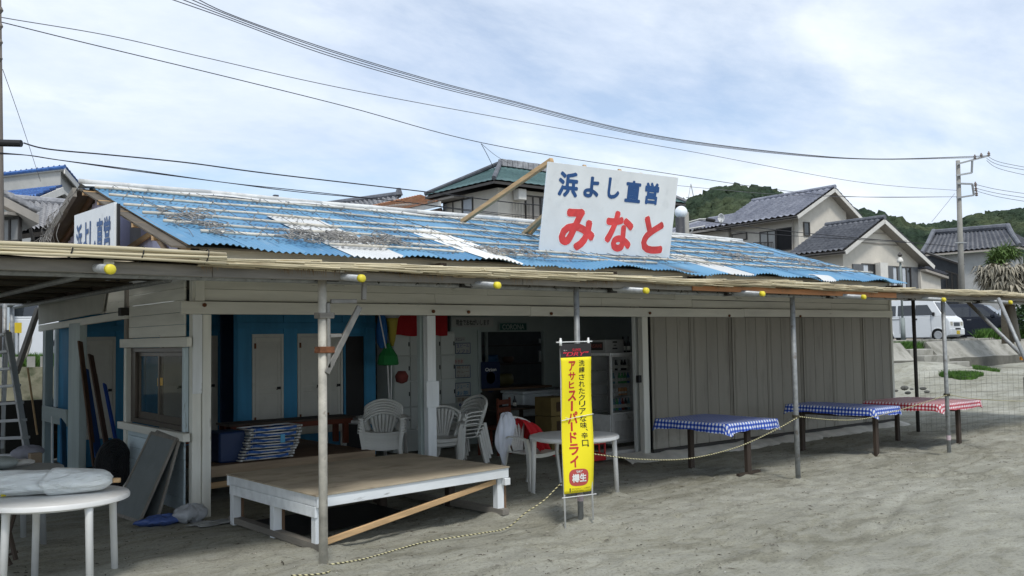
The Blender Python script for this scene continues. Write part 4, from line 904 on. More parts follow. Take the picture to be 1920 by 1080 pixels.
# front beam pipe, inner purlins along x, rafters along y
for y, x0, x1 in ((6.95, .2, 20.5), (8.0, -1, 20.5), (9.1, -1, 20.5)):
    q = MB(); z = az(y)-.055; q.tube([(x0+(x1-x0)*t/6, y+.01*math.sin(t*3), z+.006*math.sin(t*2)) for t in range(7)], .024, 8); awp(q, 'purlin_pipe', PIPE, smooth=True)
for y in (10.4, 11.6, 12.9, 14.2, 15.5, 16.6):
    q = MB(); q.tube([(-3, y, 2.56), (3.5, y, 2.56)], .03, 8); awp(q, 'purlin_pipe', mat('dark bamboo', (.10, .09, .07), .8, stretch=WX), smooth=True)
for x in (-1.6, -.6, .4, 1.4, 2.4, 3.3):
    q = MB(); q.tube([(x, 9.7, 2.50), (x, 17.2, 2.50)], .03, 8); awp(q, 'rafter_pipe', PIPE, smooth=True)
q = MB(); q.bar((3.42, 12.2, 2.62), (3.42, 16.6, 2.585), .10, .16); awp(q, 'side_beam', wood('y', 'dark'))
ends = [(208, 505, 1.79), (680, 522, 3.69), (935, 535, 5.06), (1214, 545, 6.98), (1432, 551, 8.93), (1622, 557, 11.09), (1772, 562, 13.24), (1897, 567, 15.45)]
for u, v, x in ends:
    p = pX(u, v, x); rr_ = .027 if u > 300 else .031
    q = MB(); q.tube([(x, p.y+.02, p.z), (x, p.y+1.2, p.z+.125), (x, 9.6, p.z+.27)], rr_, 12); o = awp(q, 'rafter_pipe', mat('bright galvanised pipe', (.32, .33, .33), .4, .2, 20, metal=.3), smooth=True)
    q = MB(); q.lathe([(rr_*.5, -.012), (rr_+.001, -.004), (rr_+.004, .0), (rr_+.004, .04)], (0, 0, 0), 12); q.v = [(x+a, p.y+c, p.z+b_+c*.1) for a, b_, c in q.v]; q.obj('end_cap', YCAP, o, smooth=True)
    q = MB(); zc = p.z+.05; q.box(x-.045, x+.045, 6.88, 7.0, zc-.045, zc+.05, jit=.006); q.lathe([(.045, -.02), (.045, .02)], (x-.1, 6.95, zc+.01), 8); awp(q, 'clamp', DARKM)
# wire lashings hanging beneath the fascia
rg = random.Random(3)
for i in range(46):
    x = 2.6+i*.31+rg.uniform(-.1, .1); y = 6.80; z = az(y)-.035; q = MB(); a = rg.uniform(0, 3)
    s_ = rg.uniform(.35, 1.); q.tube([(x, y, z+.03), (x-.012*s_, y-.02, z), (x+.010*math.sin(a*3), y-.01, z-.018*s_), (x+.02*math.cos(a*2), y, z-.006), (x+.03*math.sin(a*2), y-.02, z-.026*s_)], .005, 5); awp(q, 'wire_lashing', DARKM)
# fascia boards
FG = wood('x', 'grey'); FO = wood('x', 'orange')
fx = [(-1.5, 2.6, 'g'), (2.604, 6.2, 'g'), (6.204, 9.9, 'g'), (8.9, 13.0, 'o'), (13.004, 16.4, 'g'), (16.404, 20.5, 'g')]
fx = [(-1.5, 2.6, 'g'), (2.604, 5.6, 'g'), (5.604, 8.05, 'g'), (8.054, 12.45, 'o'), (12.454, 16.4, 'g'), (16.404, 20.5, 'g')]
for a, b_, k in fx:
    q = MB(); q.box(a, b_, 6.72, 6.745, az(6.72)-.035, az(6.72)+.055); q.v = [(x, y-(.02 if k == 'o' else 0), z-(.012*math.sin((x)*.7))) for x, y, z in q.v]
    awp(q, 'fascia_board', FG if k == 'g' else FO, bevel=.004)
q = MB(); q.box(8.0, 12.9, 6.75, 6.79, az(6.7)-.03, az(6.7)+.04); awp(q, 'backing_board', wood('x', 'dark'))
# reed mats: slabs with thousands of loose reeds at the front edge
for i, (a, b_) in enumerate([(-1.5, 2.5), (2.504, 5.9), (5.904, 9.4), (9.404, 13.0), (13.004, 16.6), (16.604, 20.4)]):
    q = MB(); q.grid(lambda s, t: (a+(b_-a)*s, 6.66+3.1*t, az(6.66+3.1*t)+.062+.010*math.sin(s*9+i)+.014*math.sin(s*23+t*7)), 24, 12); q.grid(lambda s, t: (b_-(b_-a)*s, 6.66+3.1*t, az(6.66+3.1*t)+.035+.006*math.sin(s*9+i)), 12, 6); awp(q, 'reed_mat', REED)
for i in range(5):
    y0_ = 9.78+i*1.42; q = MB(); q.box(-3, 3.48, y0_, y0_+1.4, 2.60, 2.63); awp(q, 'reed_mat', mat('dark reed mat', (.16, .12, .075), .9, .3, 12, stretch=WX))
def reeds(x0, x1, n, m, seed, ylo=6.60, yhi=6.70, zlo=.050, zhi=.092, r=(.0035, .007), ln=(.25, 1.1), dang=.4, name='loose_reeds'):
    rg = random.Random(seed); vs = []; fs = []
    for i in range(n):
        x = rg.uniform(x0, x1); l = rg.uniform(*ln); y = rg.uniform(ylo, yhi); lo = zlo + .010*math.sin(x*2.2)
        z = az(6.7)+rg.uniform(lo, zhi+.012*math.sin(x*1.3+2)); rr_ = rg.uniform(*r); a = rg.gauss(0, .012); b2 = rg.gauss(0, .012)
        p0 = Vector((x, y, z)); p1 = Vector((min(x+l, x1+.1), y+l*b2, z+l*a)); k = len(vs)
        for p in (p0, p1):
            for t in range(4): vs.append((p.x, p.y+rr_*math.cos(t*1.571), p.z+rr_*math.sin(t*1.571)))
        fs += [(k, k+1, k+5, k+4), (k+1, k+2, k+6, k+5), (k+2, k+3, k+7, k+6), (k+3, k, k+4, k+7)]
    return vs, fs
v1, f1 = reeds(2.45, 20.3, 5200, REED2, 4); o = np_mesh('loose_reeds', v1, f1, REED2, False, aw); o['kind'] = 'stuff'
v1, f1 = reeds(2.45, 20.3, 1500, REED, 5, 6.62, 6.70, .035, .07, (.003, .006), (.05, .3)); o = np_mesh('frayed_reeds', v1, f1, REED, False, aw); o['kind'] = 'stuff'
rg = random.Random(8); q = MB()                                  # short broken ends drooping over the fascia
for i in range(3200):
    x = rg.uniform(2.5, 20.2); z = az(6.7)+.065; y = 6.70; l = rg.uniform(.012, .062)*(1.3+math.sin(x*6)*.6); r_ = rg.uniform(.002, .005)
    q.add([(x-r_, y-.005, z), (x+r_, y-.005, z), (x+rg.uniform(-.015, .015), y-.02-rg.random()*.02, z-l)], [(0, 1, 2)])
o = awp(q, 'reed_fringe', mat('brown reed fringe', (.22, .15, .08), .9, .4)); o['kind'] = 'stuff'
for k in range(7):                                              # whole split bamboo canes at the left
    z = az(6.7)+.060+k*.0075*1.4; y = 6.60+(k % 3)*.035; xx = -1.5
    q = MB(); q.tube([(xx+t*.52, y+.006*math.sin(t+k), z+.006*math.sin(t*1.3+k)) for t in range(9)], RB.uniform(.011, .017), 7); awp(q, 'bamboo_cane', REED2, smooth=True)
for k in range(8):
    x = -.7+k*.46; q = MB(); q.tube([(x+.012*math.sin(t), 6.63-.045*math.cos(t), az(6.7)+.10+.055*math.sin(t)) for t in np.linspace(0, 6.28, 9)], .005, 4); awp(q, 'cane_tie', BLACK)
# cable ties and paper tags on the fascia
for u, v in ((204, 491), (638, 507)): p = pY(u, v, 6.69); q = MB(); q.box(p.x-.035, p.x+.035, p.y-.004, p.y, p.z-.016, p.z+.016); awp(q, 'paper_tag', plain('cream tag', (.6, .58, .5), .8))
p = pY(484, 497, 6.715); q = MB(); q.box(p.x-.025, p.x+.025, p.y-.004, p.y, p.z-.012, p.z+.012); awp(q, 'wood_patch', RUST)
# steel bracket with diagonal strut on the first post
ST = mat('grey steel strut', (.22, .21, .19), .55, .2, 12, metal=.3)
Yp = 6.89; P_ = lambda u, v, dy_=0: pY(u, v, Yp+dy_)
for a, b_, w_, n_ in [((620, 565), (668, 565), .035, 'bracket_rail'), ((674, 575), (612, 700), .05, 'diagonal_strut'), ((683, 522), (682, 562), .04, 'bracket_upright'), ((615, 568), (616, 690), .03, 'bracket_upright'), ((616, 630), (640, 629), .03, 'bracket_rail')]:
    q = MB(); q.bar(P_(*a, -.03), P_(*b_, -.03), w_, .03, up=(0, 1, 0)); awp(q, n_, ST, bevel=.004)
for v, m_ in ((592, wood('x', 'grey')), (656, RUST)): p = P_(608, v); q = MB(); q.box(p.x-.065, p.x+.07, p.y-.05, p.y+.05, p.z-.025, p.z+.025, jit=.003); awp(q, 'pipe_clamp', m_, bevel=.004)
# leaning braces at the right end
for a, b_, d1, d2, r in [((1808, 560), (1918, 668), 15.6, 14.2, .03), ((1872, 560), (1925, 680), 14.6, 13.8, .03), ((1893, 572), (1905, 640), 17, 17, .09)]:
    q = MB(); q.tube([pD(*a, d1), pD(*b_, d2)], r, 9); awp(q, 'brace_pipe' if r < .05 else 'timber_post', PIPE if r < .05 else wood('z', 'grey'), smooth=True)
a = pD(1918, 669, 14.1); q = MB(); q.tube([a, a-Vector((0, 0, .05))], .05, 8); awp(q, 'orange_cap', plain('orange cap', (.6, .25, .03)))
q = MB(); q.bar(pD(72, 578, 15.6), pD(30, 700, 15.2), .09, .07); awp(q, 'timber_brace', wood('z', 'grey'), bevel=.004)
# ============================================================ inside the hut
DOORM = mat('cream cabin door', (.58, .57, .51), .6, .08, 3, 5, (.2, .19, .16), 4, .6, .8, .5, .1, rndv=.06)
def cabin(label, x0, x1, y, doors, z0=.0, z1=2.42, dep=1.1):
    t = thing('changing_cabin', label, 'changing cabin', (x0, y, 0))
    q = MB(); q.box(x0, x1, y+.02, y+dep, z0, z1); q.obj('cabin_wall', BLUEW, t)
    x = x0; i = 0
    cuts = sorted(doors); 
    segs = []; cur = x0
    for a, b_, _ in cuts: segs.append((cur, a)); cur = b_
    segs.append((cur, x1))
    for a, b_ in segs:                                         # vertical boards between the doors
        n = max(1, round((b_-a)/.22))
        for k in range(n):
            xa = a+(b_-a)*k/n; q = MB(); q.box(xa+.003, a+(b_-a)*(k+1)/n-.003, y-.012+RB.uniform(-.003, .003), y+.018, z0, z1-.02); q.obj('cabin_board', BLUEW, t, bevel=.003)
    q = MB(); q.box(x0, x1, y-.03, y-.013, 2.05, 2.14); q.obj('cabin_rail', BLUEW, t, bevel=.003)
    for a, b_, kind in cuts:
        zt = 1.95; q = MB(); q.box(a, b_, y+.0, y+.018, zt+.02, z1-.02); q.obj('cabin_board', BLUEW, t)
        q = MB(); q.box(a+.002, b_-.002, y-.02, y+.015, zt-.03, zt+.018); q.box(a+.002, a+.04, y-.02, y+.015, z0, zt-.031); q.box(b_-.04, b_-.002, y-.02, y+.015, z0, zt-.031); q.obj('door_frame', DOORM if kind != 'k' else BLUEW, t)
        if kind == 'k':
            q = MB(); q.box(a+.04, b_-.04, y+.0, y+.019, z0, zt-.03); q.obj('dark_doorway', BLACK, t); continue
        q = MB(); q.box(a+.042, b_-.042, y-.012, y+.010, .42, zt-.032); q.box(a+.046, b_-.046, y-.018, y-.0125, 1.07, 1.16); d = q.obj('door', DOORM, t, bevel=.003)
        for xa_, xb_, za_, zb_ in ((a+.046, b_-.046, zt-.10, zt-.04), (a+.046, b_-.046, .43, .50), (a+.046, a+.095, .51, zt-.11), (b_-.095, b_-.046, .51, zt-.11)): q = MB(); q.box(xa_, xb_, y-.019, y-.0125, za_, zb_); q.obj('door_stile', DOORM, d, bevel=.002)
        for zh_ in (.65, 1.75): q = MB(); q.box(a+.030, a+.060, y-.026, y-.0195, zh_, zh_+.08); q.obj('hinge', RUST, d)
        q = MB(); q.box(b_-.11, b_-.06, y-.045, y-.02, 1.13, 1.17); q.tube([(b_-.085, y-.04, 1.15), (b_-.13, y-.06, 1.13)], .008, 6); q.obj('handle', BLACK, d)
    return t
pxX = lambda u, Y: pY(u, 700, Y).x
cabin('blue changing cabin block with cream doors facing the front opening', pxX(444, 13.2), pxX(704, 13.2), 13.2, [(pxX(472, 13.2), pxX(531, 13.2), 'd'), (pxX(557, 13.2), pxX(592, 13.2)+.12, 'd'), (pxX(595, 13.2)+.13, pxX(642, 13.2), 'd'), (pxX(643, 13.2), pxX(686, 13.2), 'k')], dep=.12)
k = MB(); k.box(pxX(415, 14.4), pxX(470, 14.4), 14.4, 14.45, 0, 2.42); part(k, 'gap_shade_panel', mat('dark blue gap shade', (.008, .02, .05), .8))  # dark panel added behind the cabin gap, its colour standing in for shade
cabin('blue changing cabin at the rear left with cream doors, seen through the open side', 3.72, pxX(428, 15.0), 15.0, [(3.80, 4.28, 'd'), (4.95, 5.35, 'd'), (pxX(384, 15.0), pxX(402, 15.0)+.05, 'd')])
# raised deck
dk = thing('raised_deck', 'low wooden sitting deck inside the hut behind the corner post', 'deck', (5.1, 11.9, 0))
for i in range(11): q = MB(); y = 10.74+i*.222; q.box(3.95, 6.30, y, y+.218, .375, .40, jit=.0015); q.obj('plank', wood('x', 'brown'), dk)
q = MB(); q.box(3.95, 6.34, 10.70, 10.735, .27, .398); q.obj('front_board', wood('x', 'beige'), dk, bevel=.004)
for x in (4.05, 5.1, 6.2):
    for y in (10.80, 12.9): q = MB(); q.box(x-.045, x+.045, y-.04, y+.05, -.05, .374); q.obj('leg', wood('z', 'dark'), dk)
q = MB(); q.bar((3.9, 10.78, .16), (5.2, 10.78, .19), .04, .07); q.obj('brace', wood('x', 'tan'), dk)
# dark red low tables on the deck
def redtable(x0, x1, y0, y1, zt, label):
    t = thing('low_table', label, 'low table', ((x0+x1)/2, (y0+y1)/2, .4), 'dark red low tables on the deck')
    q = MB(); q.box(x0, x1, y0, y1, zt-.03, zt); q.obj('tabletop', wood('x', 'dark'), t, bevel=.004)
    q = MB(); q.box(x0+.04, x1-.04, y0+.02, y0+.045, zt-.10, zt-.031); q.box(x0+.04, x1-.04, y1-.045, y1-.02, zt-.10, zt-.031); q.obj('apron', wood('x', 'red'), t)
    for x in (x0+.1, x1-.16):
        for y in (y0+.05, y1-.11): q = MB(); q.box(x, x+.07, y, y+.07, .40, zt-.031); q.obj('leg', wood('z', 'red'), t, bevel=.004)
redtable(4.75, 6.62, 11.70, 12.15, .78, 'long dark red low table behind the stack of folded beach chairs')
redtable(3.7, 4.62, 11.15, 11.6, .73, 'short dark red table beside the corner post with a plastic bag on it')
q = MB(); q.grid(lambda s, t: (4.10+.16*math.cos(6.283*s)*math.sin(3.1416*t)*(1+.12*math.sin(11*s*6.28)), 11.3+.11*math.sin(6.283*s)*math.sin(3.1416*t), .79+.06*math.cos(3.1416*t)*(1+.2*math.sin(9*s*6.28))), 20, 8)
tag(q.obj('plastic_bag', plain('grey brown plastic bag', (.22, .20, .18), .35), smooth=True), 'crumpled grey plastic bag on the short dark red table', 'bag')
# folded beach chairs, stacked
BSTR = mat('blue striped webbing', (.02, .085, .28), .7, .35, 30, 2, (.5, .55, .6), 60, .60, .63, .8, .1, stretch=(1, 6, 1))
ALF = plain('white enamelled tube', (.60, .60, .58), .35, .2)
fc_prev = None
def folded_chair():
    t = thing('folded_beach_chair', 'x', 'beach chair', (0, 0, 0))
    for z, sh in ((.016, 0), (.050, .02)):
        q = MB(); q.tube([(-.30+sh, -.22, z), (.30+sh, -.22, z)], .010, 7); q.tube([(-.30+sh, -.22, z), (-.34+sh, -.20, z), (-.34+sh, .20, z), (-.30+sh, .22, z), (.30+sh, .22, z), (.34+sh, .20, z), (.34+sh, -.20, z), (.30+sh, -.22, z)], .010, 7); q.obj('frame_tube', ALF, t, smooth=True)
        q = MB(); q.lathe([(.022, -.01), (.024, 0), (.022, .012)], (-.325+sh, -.215, z), 8); q.obj('hinge', ALF, t, smooth=True); q = MB(); q.lathe([(.022, -.01), (.024, 0), (.022, .012)], (.325+sh, -.215, z), 8); q.obj('hinge', ALF, t, smooth=True)
    q = MB(); q.grid(lambda s, u: (-.28+.56*s, -.225+.44*u, .036+.012*math.sin(s*12+u*4)), 16, 6); q.grid(lambda s, u: (-.28+.56*s, -.228-.004*math.sin(s*9), .020+.034*u+.008*math.sin(s*14)), 16, 2); q.obj('webbing', BSTR, t, smooth=True)
    return t
fc = folded_chair(); ords = ['lowest', 'second from the bottom', 'third from the bottom', 'fourth from the bottom', 'fifth from the bottom', 'sixth from the bottom', 'topmost']
for i in range(6):
    o = fc if i == 0 else dup(fc)
    o.location = (4.86+.022*i+RB.uniform(-.01, .01), 10.98, .405+i*.066); o.rotation_euler = (RB.uniform(-.02, .02), RB.uniform(-.02, .02), RB.uniform(-.04, .04))
    o['label'] = 'folded blue striped beach chair, %s of the stack on the deck' % (ords[i] if i < 5 else 'topmost'); o['group'] = 'folded beach chairs stacked on the deck'
q = MB(); q.box(5.02, 5.08, 10.742, 10.748, .60, .70); tag(q.obj('price_tag', plain('light blue tag', (.12, .42, .65), .6)), 'light blue tag hanging at the front of the stacked beach chairs', 'tag')
q = MB(); q.box(4.28, 4.62, 10.86, 11.3, .402, .77, jit=.01); tag(q.obj('storage_box', plain('dark navy plastic', (.012, .03, .09), .5), bevel=.02), 'dark navy box left of the stacked beach chairs', 'box')
# ---------------- moulded plastic chair
def mono():
    t = thing('plastic_chair', 'x', 'chair', (0, 0, 0))
    def B(s, v):                                               # backrest surface, s -1..1, v 0..1
        wd = .175+.085*math.sin(min(v, 1)*1.45); x = s*wd; zt = .40-.055*s*s
        return Vector((x, .19+.10*v-.085*s*s*(.5+.5*v), .43+zt*v))
    q = MB(); q.shell(lambda s, v: (lambda a, b_: ((a*(.235-.015*b_)), -.24+.44*v, .425+.018*a*a-.025*math.sin(3.14*v)*(1-a*a)-.03*max(0, .12-v)*6))(2*s-1, v), 8, 8, (0, 0, -.012)); 
    q.shell(lambda s, v: ((2*s-1)*.225, -.245, .42-.045*v+.018*(2*s-1)**2), 8, 1, (0, .01, 0)); q.obj('seat', PLAS, t, smooth=False)
    q = MB()
    for k in range(7):                                          # fanned slats
        s0 = -.66+1.32*k/6
        pts = [(B(s0*(.62+.38*v/1.0), v)) for v in np.linspace(0.0, .93, 7)]
        vs = []; 
        for i, p in enumerate(pts): w_ = .012+.010*i/6; d = Vector((w_, -.085*s0*w_*2, 0)); vs += [p-d, p+d, p+d+Vector((0, .009, 0)), p-d+Vector((0, .009, 0))]
        q.add(vs, [(4*i+a, 4*i+(a+1) % 4, 4*i+4+(a+1) % 4, 4*i+4+a) for i in range(6) for a in range(4)])
    rim = [B(-1, v) for v in np.linspace(-.02, .86, 9)] + [B(-math.cos(a), .86+.16*math.sin(a)) for a in np.linspace(.25, 2.9, 12)] + [B(1, v) for v in np.linspace(.86, -.02, 9)]
    q.tube(rim, .019, 6, flat=1); 
    def band(s, v): a = math.pi*(s); return B(-math.cos(a)*.97, .80+.18*math.sin(a)+.03*v)+Vector((0, 0, .0))
    q.shell(lambda s, v: B((2*s-1)*.92, (.86+.11*math.sqrt(max(0, 1-(2*s-1)**2)))*(1-v)+v*(.86+.16*math.sqrt(max(0, 1-(2*s-1)**2)))), 14, 1, (0, .010, 0))
    q.obj('backrest', PLAS, t, smooth=True)
    for sx in (-1, 1):
        a = B(sx, .52); q = MB()
        pth = [a, Vector((sx*.285, .05, .645)), Vector((sx*.295, -.14, .64)), Vector((sx*.29, -.225, .62))]
        vs = []
        for p, w_ in zip(pth, (.018, .028, .032, .028)): vs += [p+Vector((-w_, 0, 0)), p+Vector((w_, 0, 0)), p+Vector((w_, 0, -.016)), p+Vector((-w_, 0, -.016))]
        q.add(vs, [(4*i+k, 4*i+(k+1) % 4, 4*i+4+(k+1) % 4, 4*i+4+k) for i in range(3) for k in range(4)]+[(0, 1, 2, 3), (15, 14, 13, 12)]); q.obj('armrest', PLAS, t, smooth=False)
        for top, mid, bot, w0, w1 in (((sx*.285, -.222, .62), (sx*.25, -.235, .42), (sx*.275, -.275, 0), .030, .021), ((sx*.215, .185, .46), (sx*.225, .215, .30), (sx*.25, .285, 0), .030, .022)):
            q = MB(); vs = []
            for p, w_ in zip((top, mid, bot), (w0, (w0+w1)/2+.004, w1)):
                p = Vector(p); i_ = -sx; vs += [p+Vector((i_*w_, -w_*.8, 0)), p+Vector((-i_*w_*.5, -w_*.8, 0)), p+Vector((-i_*w_*.5, w_*.9, 0)), p+Vector((i_*w_*.1, w_*.9, 0))]
            q.add(vs, [(4*i+k, 4*i+(k+1) % 4, 4*i+4+(k+1) % 4, 4*i+4+k) for i in range(2) for k in range(4)]+[(0, 1, 2, 3), (11, 10, 9, 8)]); q.obj('leg', PLAS, t)
    return t
mc = mono(); used = [0]
def chair(x, y, rz_, label, group=None, z=0):
    o = mc if not used[0] else dup(mc)
    used[0] = 1; o.location = (x, y, z); o.rotation_euler = (0, 0, rz_); o['label'] = label
    if group: o['group'] = group
    return o
ordn = ['lowest', 'second', 'third', 'fourth', 'fifth', 'topmost']
for i in range(6): chair(6.60+.020*i, 10.95+.030*i, R(-34), 'white plastic chair, %s of the stack of six behind the platform' % ordn[i], 'stack of six chairs inside the hut', .034*i-.0)
for i in range(2): chair(7.42, 10.75-.03*i, R(-36), 'white plastic chair %s of the pair right of the middle post' % ('under', 'on top')[i], 'pair of stacked chairs by the middle post', .055*i)
for i in range(4): chair(7.92+.03*i, 10.98+.0*i, R(-86), 'white plastic chair turned sideways, %s of its stack of four' % ['lowest', 'second', 'third', 'topmost'][i], 'sideways stack of four chairs', .055*i)
chair(7.47, 8.90, R(6), 'white plastic chair with clothes hung over its back at the round table')
chair(9.0, 12.3, R(150), 'white plastic chair at the back beside the wooden chairs') if False else None
# clothes on the chair back
def cloth(name, label, fn, nu, nv, m, cat='clothes', th=(0, 0, -.006)):
    q = MB(); q.grid(fn, nu, nv); o = q.obj(name, m, smooth=True); s = o.modifiers.new('thick', 'SOLIDIFY'); s.thickness = .006; return tag(o, label, cat)
rzc = R(6); cc, ss = math.cos(rzc), math.sin(rzc)
def cl(x, y, z): return (7.47+cc*x-ss*y, 8.90+ss*x+cc*y, z)
def drape(x0, x1, drop, seed):
    def fn(s, t):
        x = x0+(x1-x0)*s; ph = 3*math.sin(s*6+seed); w_ = .02*math.sin(s*17+seed)+.012*math.sin(s*31+seed*2)
        arch = .85-.20*(x/.26)**2*.9
        if t < .35: f = t/.35; return cl(x, .19+.02*f+w_-.03*(1-f)*0, arch-.30*(1-f)-.02)
        f = (t-.35)/.65; return cl(x*(1+.15*f), .30+.05*math.sin(f*3)+w_*(1+f), arch+.03-f*drop+.04*math.sin(s*9+seed)*f)
    return fn
def whf(s, t):
    a_ = 6.2832*s; b3 = 3.1416*t; fold = 1+.10*math.sin(a_*4+t*5)+.07*math.sin(a_*9-t*8)
    sb = max(0., math.sin(b3))**.45*(1-.35*t*t); lean = .03*math.sin(b3*2)
    return cl(-.175+.135*math.cos(a_)*sb*fold-.05*t+lean, .23+.085*math.sin(a_)*sb*fold-.03*t, .665+.215*math.cos(b3)*(1+.10*math.sin(a_*3+1)+.06*math.sin(a_*7))-.09*t*t*(1+math.sin(a_*2)))
cloth('white_garment', 'white cloth hung over the left side of the plastic chair back', whf, 40, 22, mat('white fabric', (.62, .65, .72), .9, .06))
q = MB()
def redf(s, t):
    x = .02+.30*s; w_ = .02*math.sin(s*15)+.015*math.sin(s*29+t*3); 
    if t < .5: f = t/.5; return cl(x*(.9+.2*f), .33-.10*f+w_, .50+.34*f-.1*s*f)
    f = (t-.5)/.5; return cl(x+.12*f, .20-.26*f+w_, .83-.10*s-.36*f+.05*math.sin(f*5))
cloth('red_garment', 'red jacket hung over the right side of the plastic chair back', redf, 24, 20, mat('red fabric', (.42, .012, .018), .85, .12))
# ---------------- plastic tables
def oval_table(cx_, cy_, zt, rx, ry, legs, label, name='plastic_table', rz_=0, m=PLASG, lr=.028):
    t = thing(name, label, 'table', (cx_, cy_, 0)); c_, s_ = math.cos(rz_), math.sin(rz_)
    def ov(r_, a, z): x = rx*r_*math.cos(a); y = ry*r_*math.sin(a); return (cx_+c_*x-s_*y, cy_+s_*x+c_*y, z)
    q = MB(); prof = [(0.001, 0), (.5, 0), (.93, 0), (.985, -.006), (1.0, -.018), (1.0, -.042), (.975, -.048), (.9, -.03), (.001, -.03)]
    q.grid(lambda s, v: ov(prof[round(v*8)][0], 6.2832*s, zt+prof[round(v*8)][1]), 48, 8); q.obj('tabletop', m, t, smooth=True).data.set_sharp_from_angle(angle=R(40))
    q = MB(); q.grid(lambda s, v: ov(.86, 6.2832*s, zt-.03-.035*v), 40, 1); q.obj('apron', m, t)
    for lx, ly in legs:
        q = MB(); d = Vector((lx-cx_, ly-cy_, 0)).normalized()*.03; q.tube([(lx-d.x, ly-d.y, zt-.03), (lx-d.x*.8, ly-d.y*.8, zt-.10), (lx, ly, -.06)], [lr+.006, lr+.001, lr-.002], 14); q.obj('leg', m, t, smooth=True)
    return t
oval_table(1.82, 7.92, .672, .54, .54, [(1.95, 7.42), (2.29, 7.99), (1.76, 8.30), (1.42, 7.72)], 'round white plastic table at the left edge with a wrapped parasol on it')
oval_table(1.72, 9.72, .70, .58, .45, [(2.10, 9.55), (2.03, 10.05), (1.35, 9.5), (1.35, 10.0)], 'grey white plastic table behind the one with the wrapped parasol', m=mat('greyed plastic', (.34, .35, .34), .5, .1))
oval_table(7.52, 8.12, .690, .53, .53, [(7.15, 8.46), (7.88, 7.78), (7.90, 8.47), (7.14, 7.78)][:3], 'round white plastic table behind the yellow banner')
oval_table(7.05, 11.9, .72, .55, .45, [(6.7, 11.6), (7.4, 11.6), (6.7, 12.2), (7.4, 12.2)], 'white plastic table inside beside the stack of six chairs')
for i, (x, y, z, l) in enumerate([(7.0, 11.75, .735, .22), (7.25, 11.8, .74, .12), (7.12, 11.95, .75, .18), (6.9, 12.0, .74, .15)]):
    q = MB(); q.bar((x, y, z), (x+l, y-.05, z+.03+.02*i), .05, .02); tag(q.obj('paper_roll', plain('white paper', (.6, .6, .58), .8)), ['long white paper roll at the front of the inner plastic table', 'short paper packet at the right of the inner plastic table', 'paper packet lying at the back of the inner plastic table', 'small paper packet at the left of the inner plastic table'][i], 'paper')
# wrapped parasol lying on the left table
a0, a1 = pD(-200, 919, 7.02), pD(212, 903, 7.36); 
b = NB('wet white cover cloth'); n_ = b.noise(9, 5, .6, (1, 1, 1)); b.bump(b.noise(9, 6, .65, (.35, .8, 1.6), .8), 1., .05); WCL = b.fin(b.ramp(n_, [(.3, (.74, .77, .75)), (.7, (.82, .85, .83))]), .85)
wp = thing('wrapped_parasol', 'folded parasol wrapped in a white cloth cover lying across the left plastic table', 'parasol', tuple(a0.lerp(a1, .5)))
ax_ = (a1-a0).normalized(); sd_ = ax_.cross(Z).normalized()
def wr(s, t):
    a = 6.2832*t; base = a0.lerp(a1, s); r_ = .150*(1-.42*s**4)*(1+.03*math.sin(s*9)); r_ *= 1+.06*math.sin(a*4+s*5)+.05*math.sin(a*9-s*11)+.035*abs(math.sin(a*13+s*17))+.02*math.sin(a*3+s*40)
    if s > .93: r_ *= math.sqrt(max(.06, 1-((s-.93)/.07)**2*.9))
    return base+sd_*(math.cos(a)*r_*1.15)+Z*(math.sin(a)*r_*.66 + .016)
q = MB(); q.grid(wr, 90, 60); q.obj('cover', WCL, wp, smooth=True)
q = MB(); b2 = a0.lerp(a1, .80)
def flap(s, t): a = -1.2+3.4*t; k = a0.lerp(a1, .74+.26*s); r_ = (.157-.055*s)*(1+.03*math.sin(a*6+s*4))*(math.sqrt(max(.05, 1-((s-.75)/.25)**2*.9)) if s > .75 else 1); tip = .10*(1-abs(2*t-.75))*(1-s); return k-ax_*tip+sd_*(math.cos(a)*r_*1.15)+Z*(math.sin(a)*r_*.70+.018)
q.grid(flap, 14, 22); o = q.obj('cover_flap', WCL, wp, smooth=True); o.modifiers.new('t', 'SOLIDIFY').thickness = .006
q = MB(); q.tube([a1-ax_*.02+Z*.01, a1+ax_*.055+Z*.01], [.021, .019], 12); q.obj('pole_tip', wood('x', 'tan'), wp, smooth=True)
q = MB(); yl = pZ(2, 929, .69); q.tube([yl+Z*.0, yl+Vector((.02, .0, .004)), yl+Vector((.03, .01, -.003))], .012, 8); q.obj('yellow_cord', YCAP, wp)
# dark folding stool under the left table
st = thing('folding_stool', 'dark folding stool with a green bag under the left plastic table', 'stool', (1.45, 8.5, 0))
for a, b_ in (((8, 960), (30, 1050)), ((30, 955), (0, 1060)), ((-30, 965), (20, 1060))):
    q = MB(); q.bar(pD(*a, 7.6), pD(*b_, 7.55), .035, .025); q.obj('leg', wood('z', 'dark'), st, bevel=.003)
q = MB(); q.bar(pD(-20, 1052, 7.6), pD(32, 1035, 7.6), .03, .02); q.obj('stretcher', wood('x', 'dark'), st)
q = MB(); c_ = pD(-5, 1005, 7.7); q.lathe([(.05, -.14), (.09, -.12), (.10, 0), (.09, .10), (.05, .12)], tuple(c_), 12); q.obj('bag', plain('olive bag', (.08, .10, .07), .8), st, smooth=True)
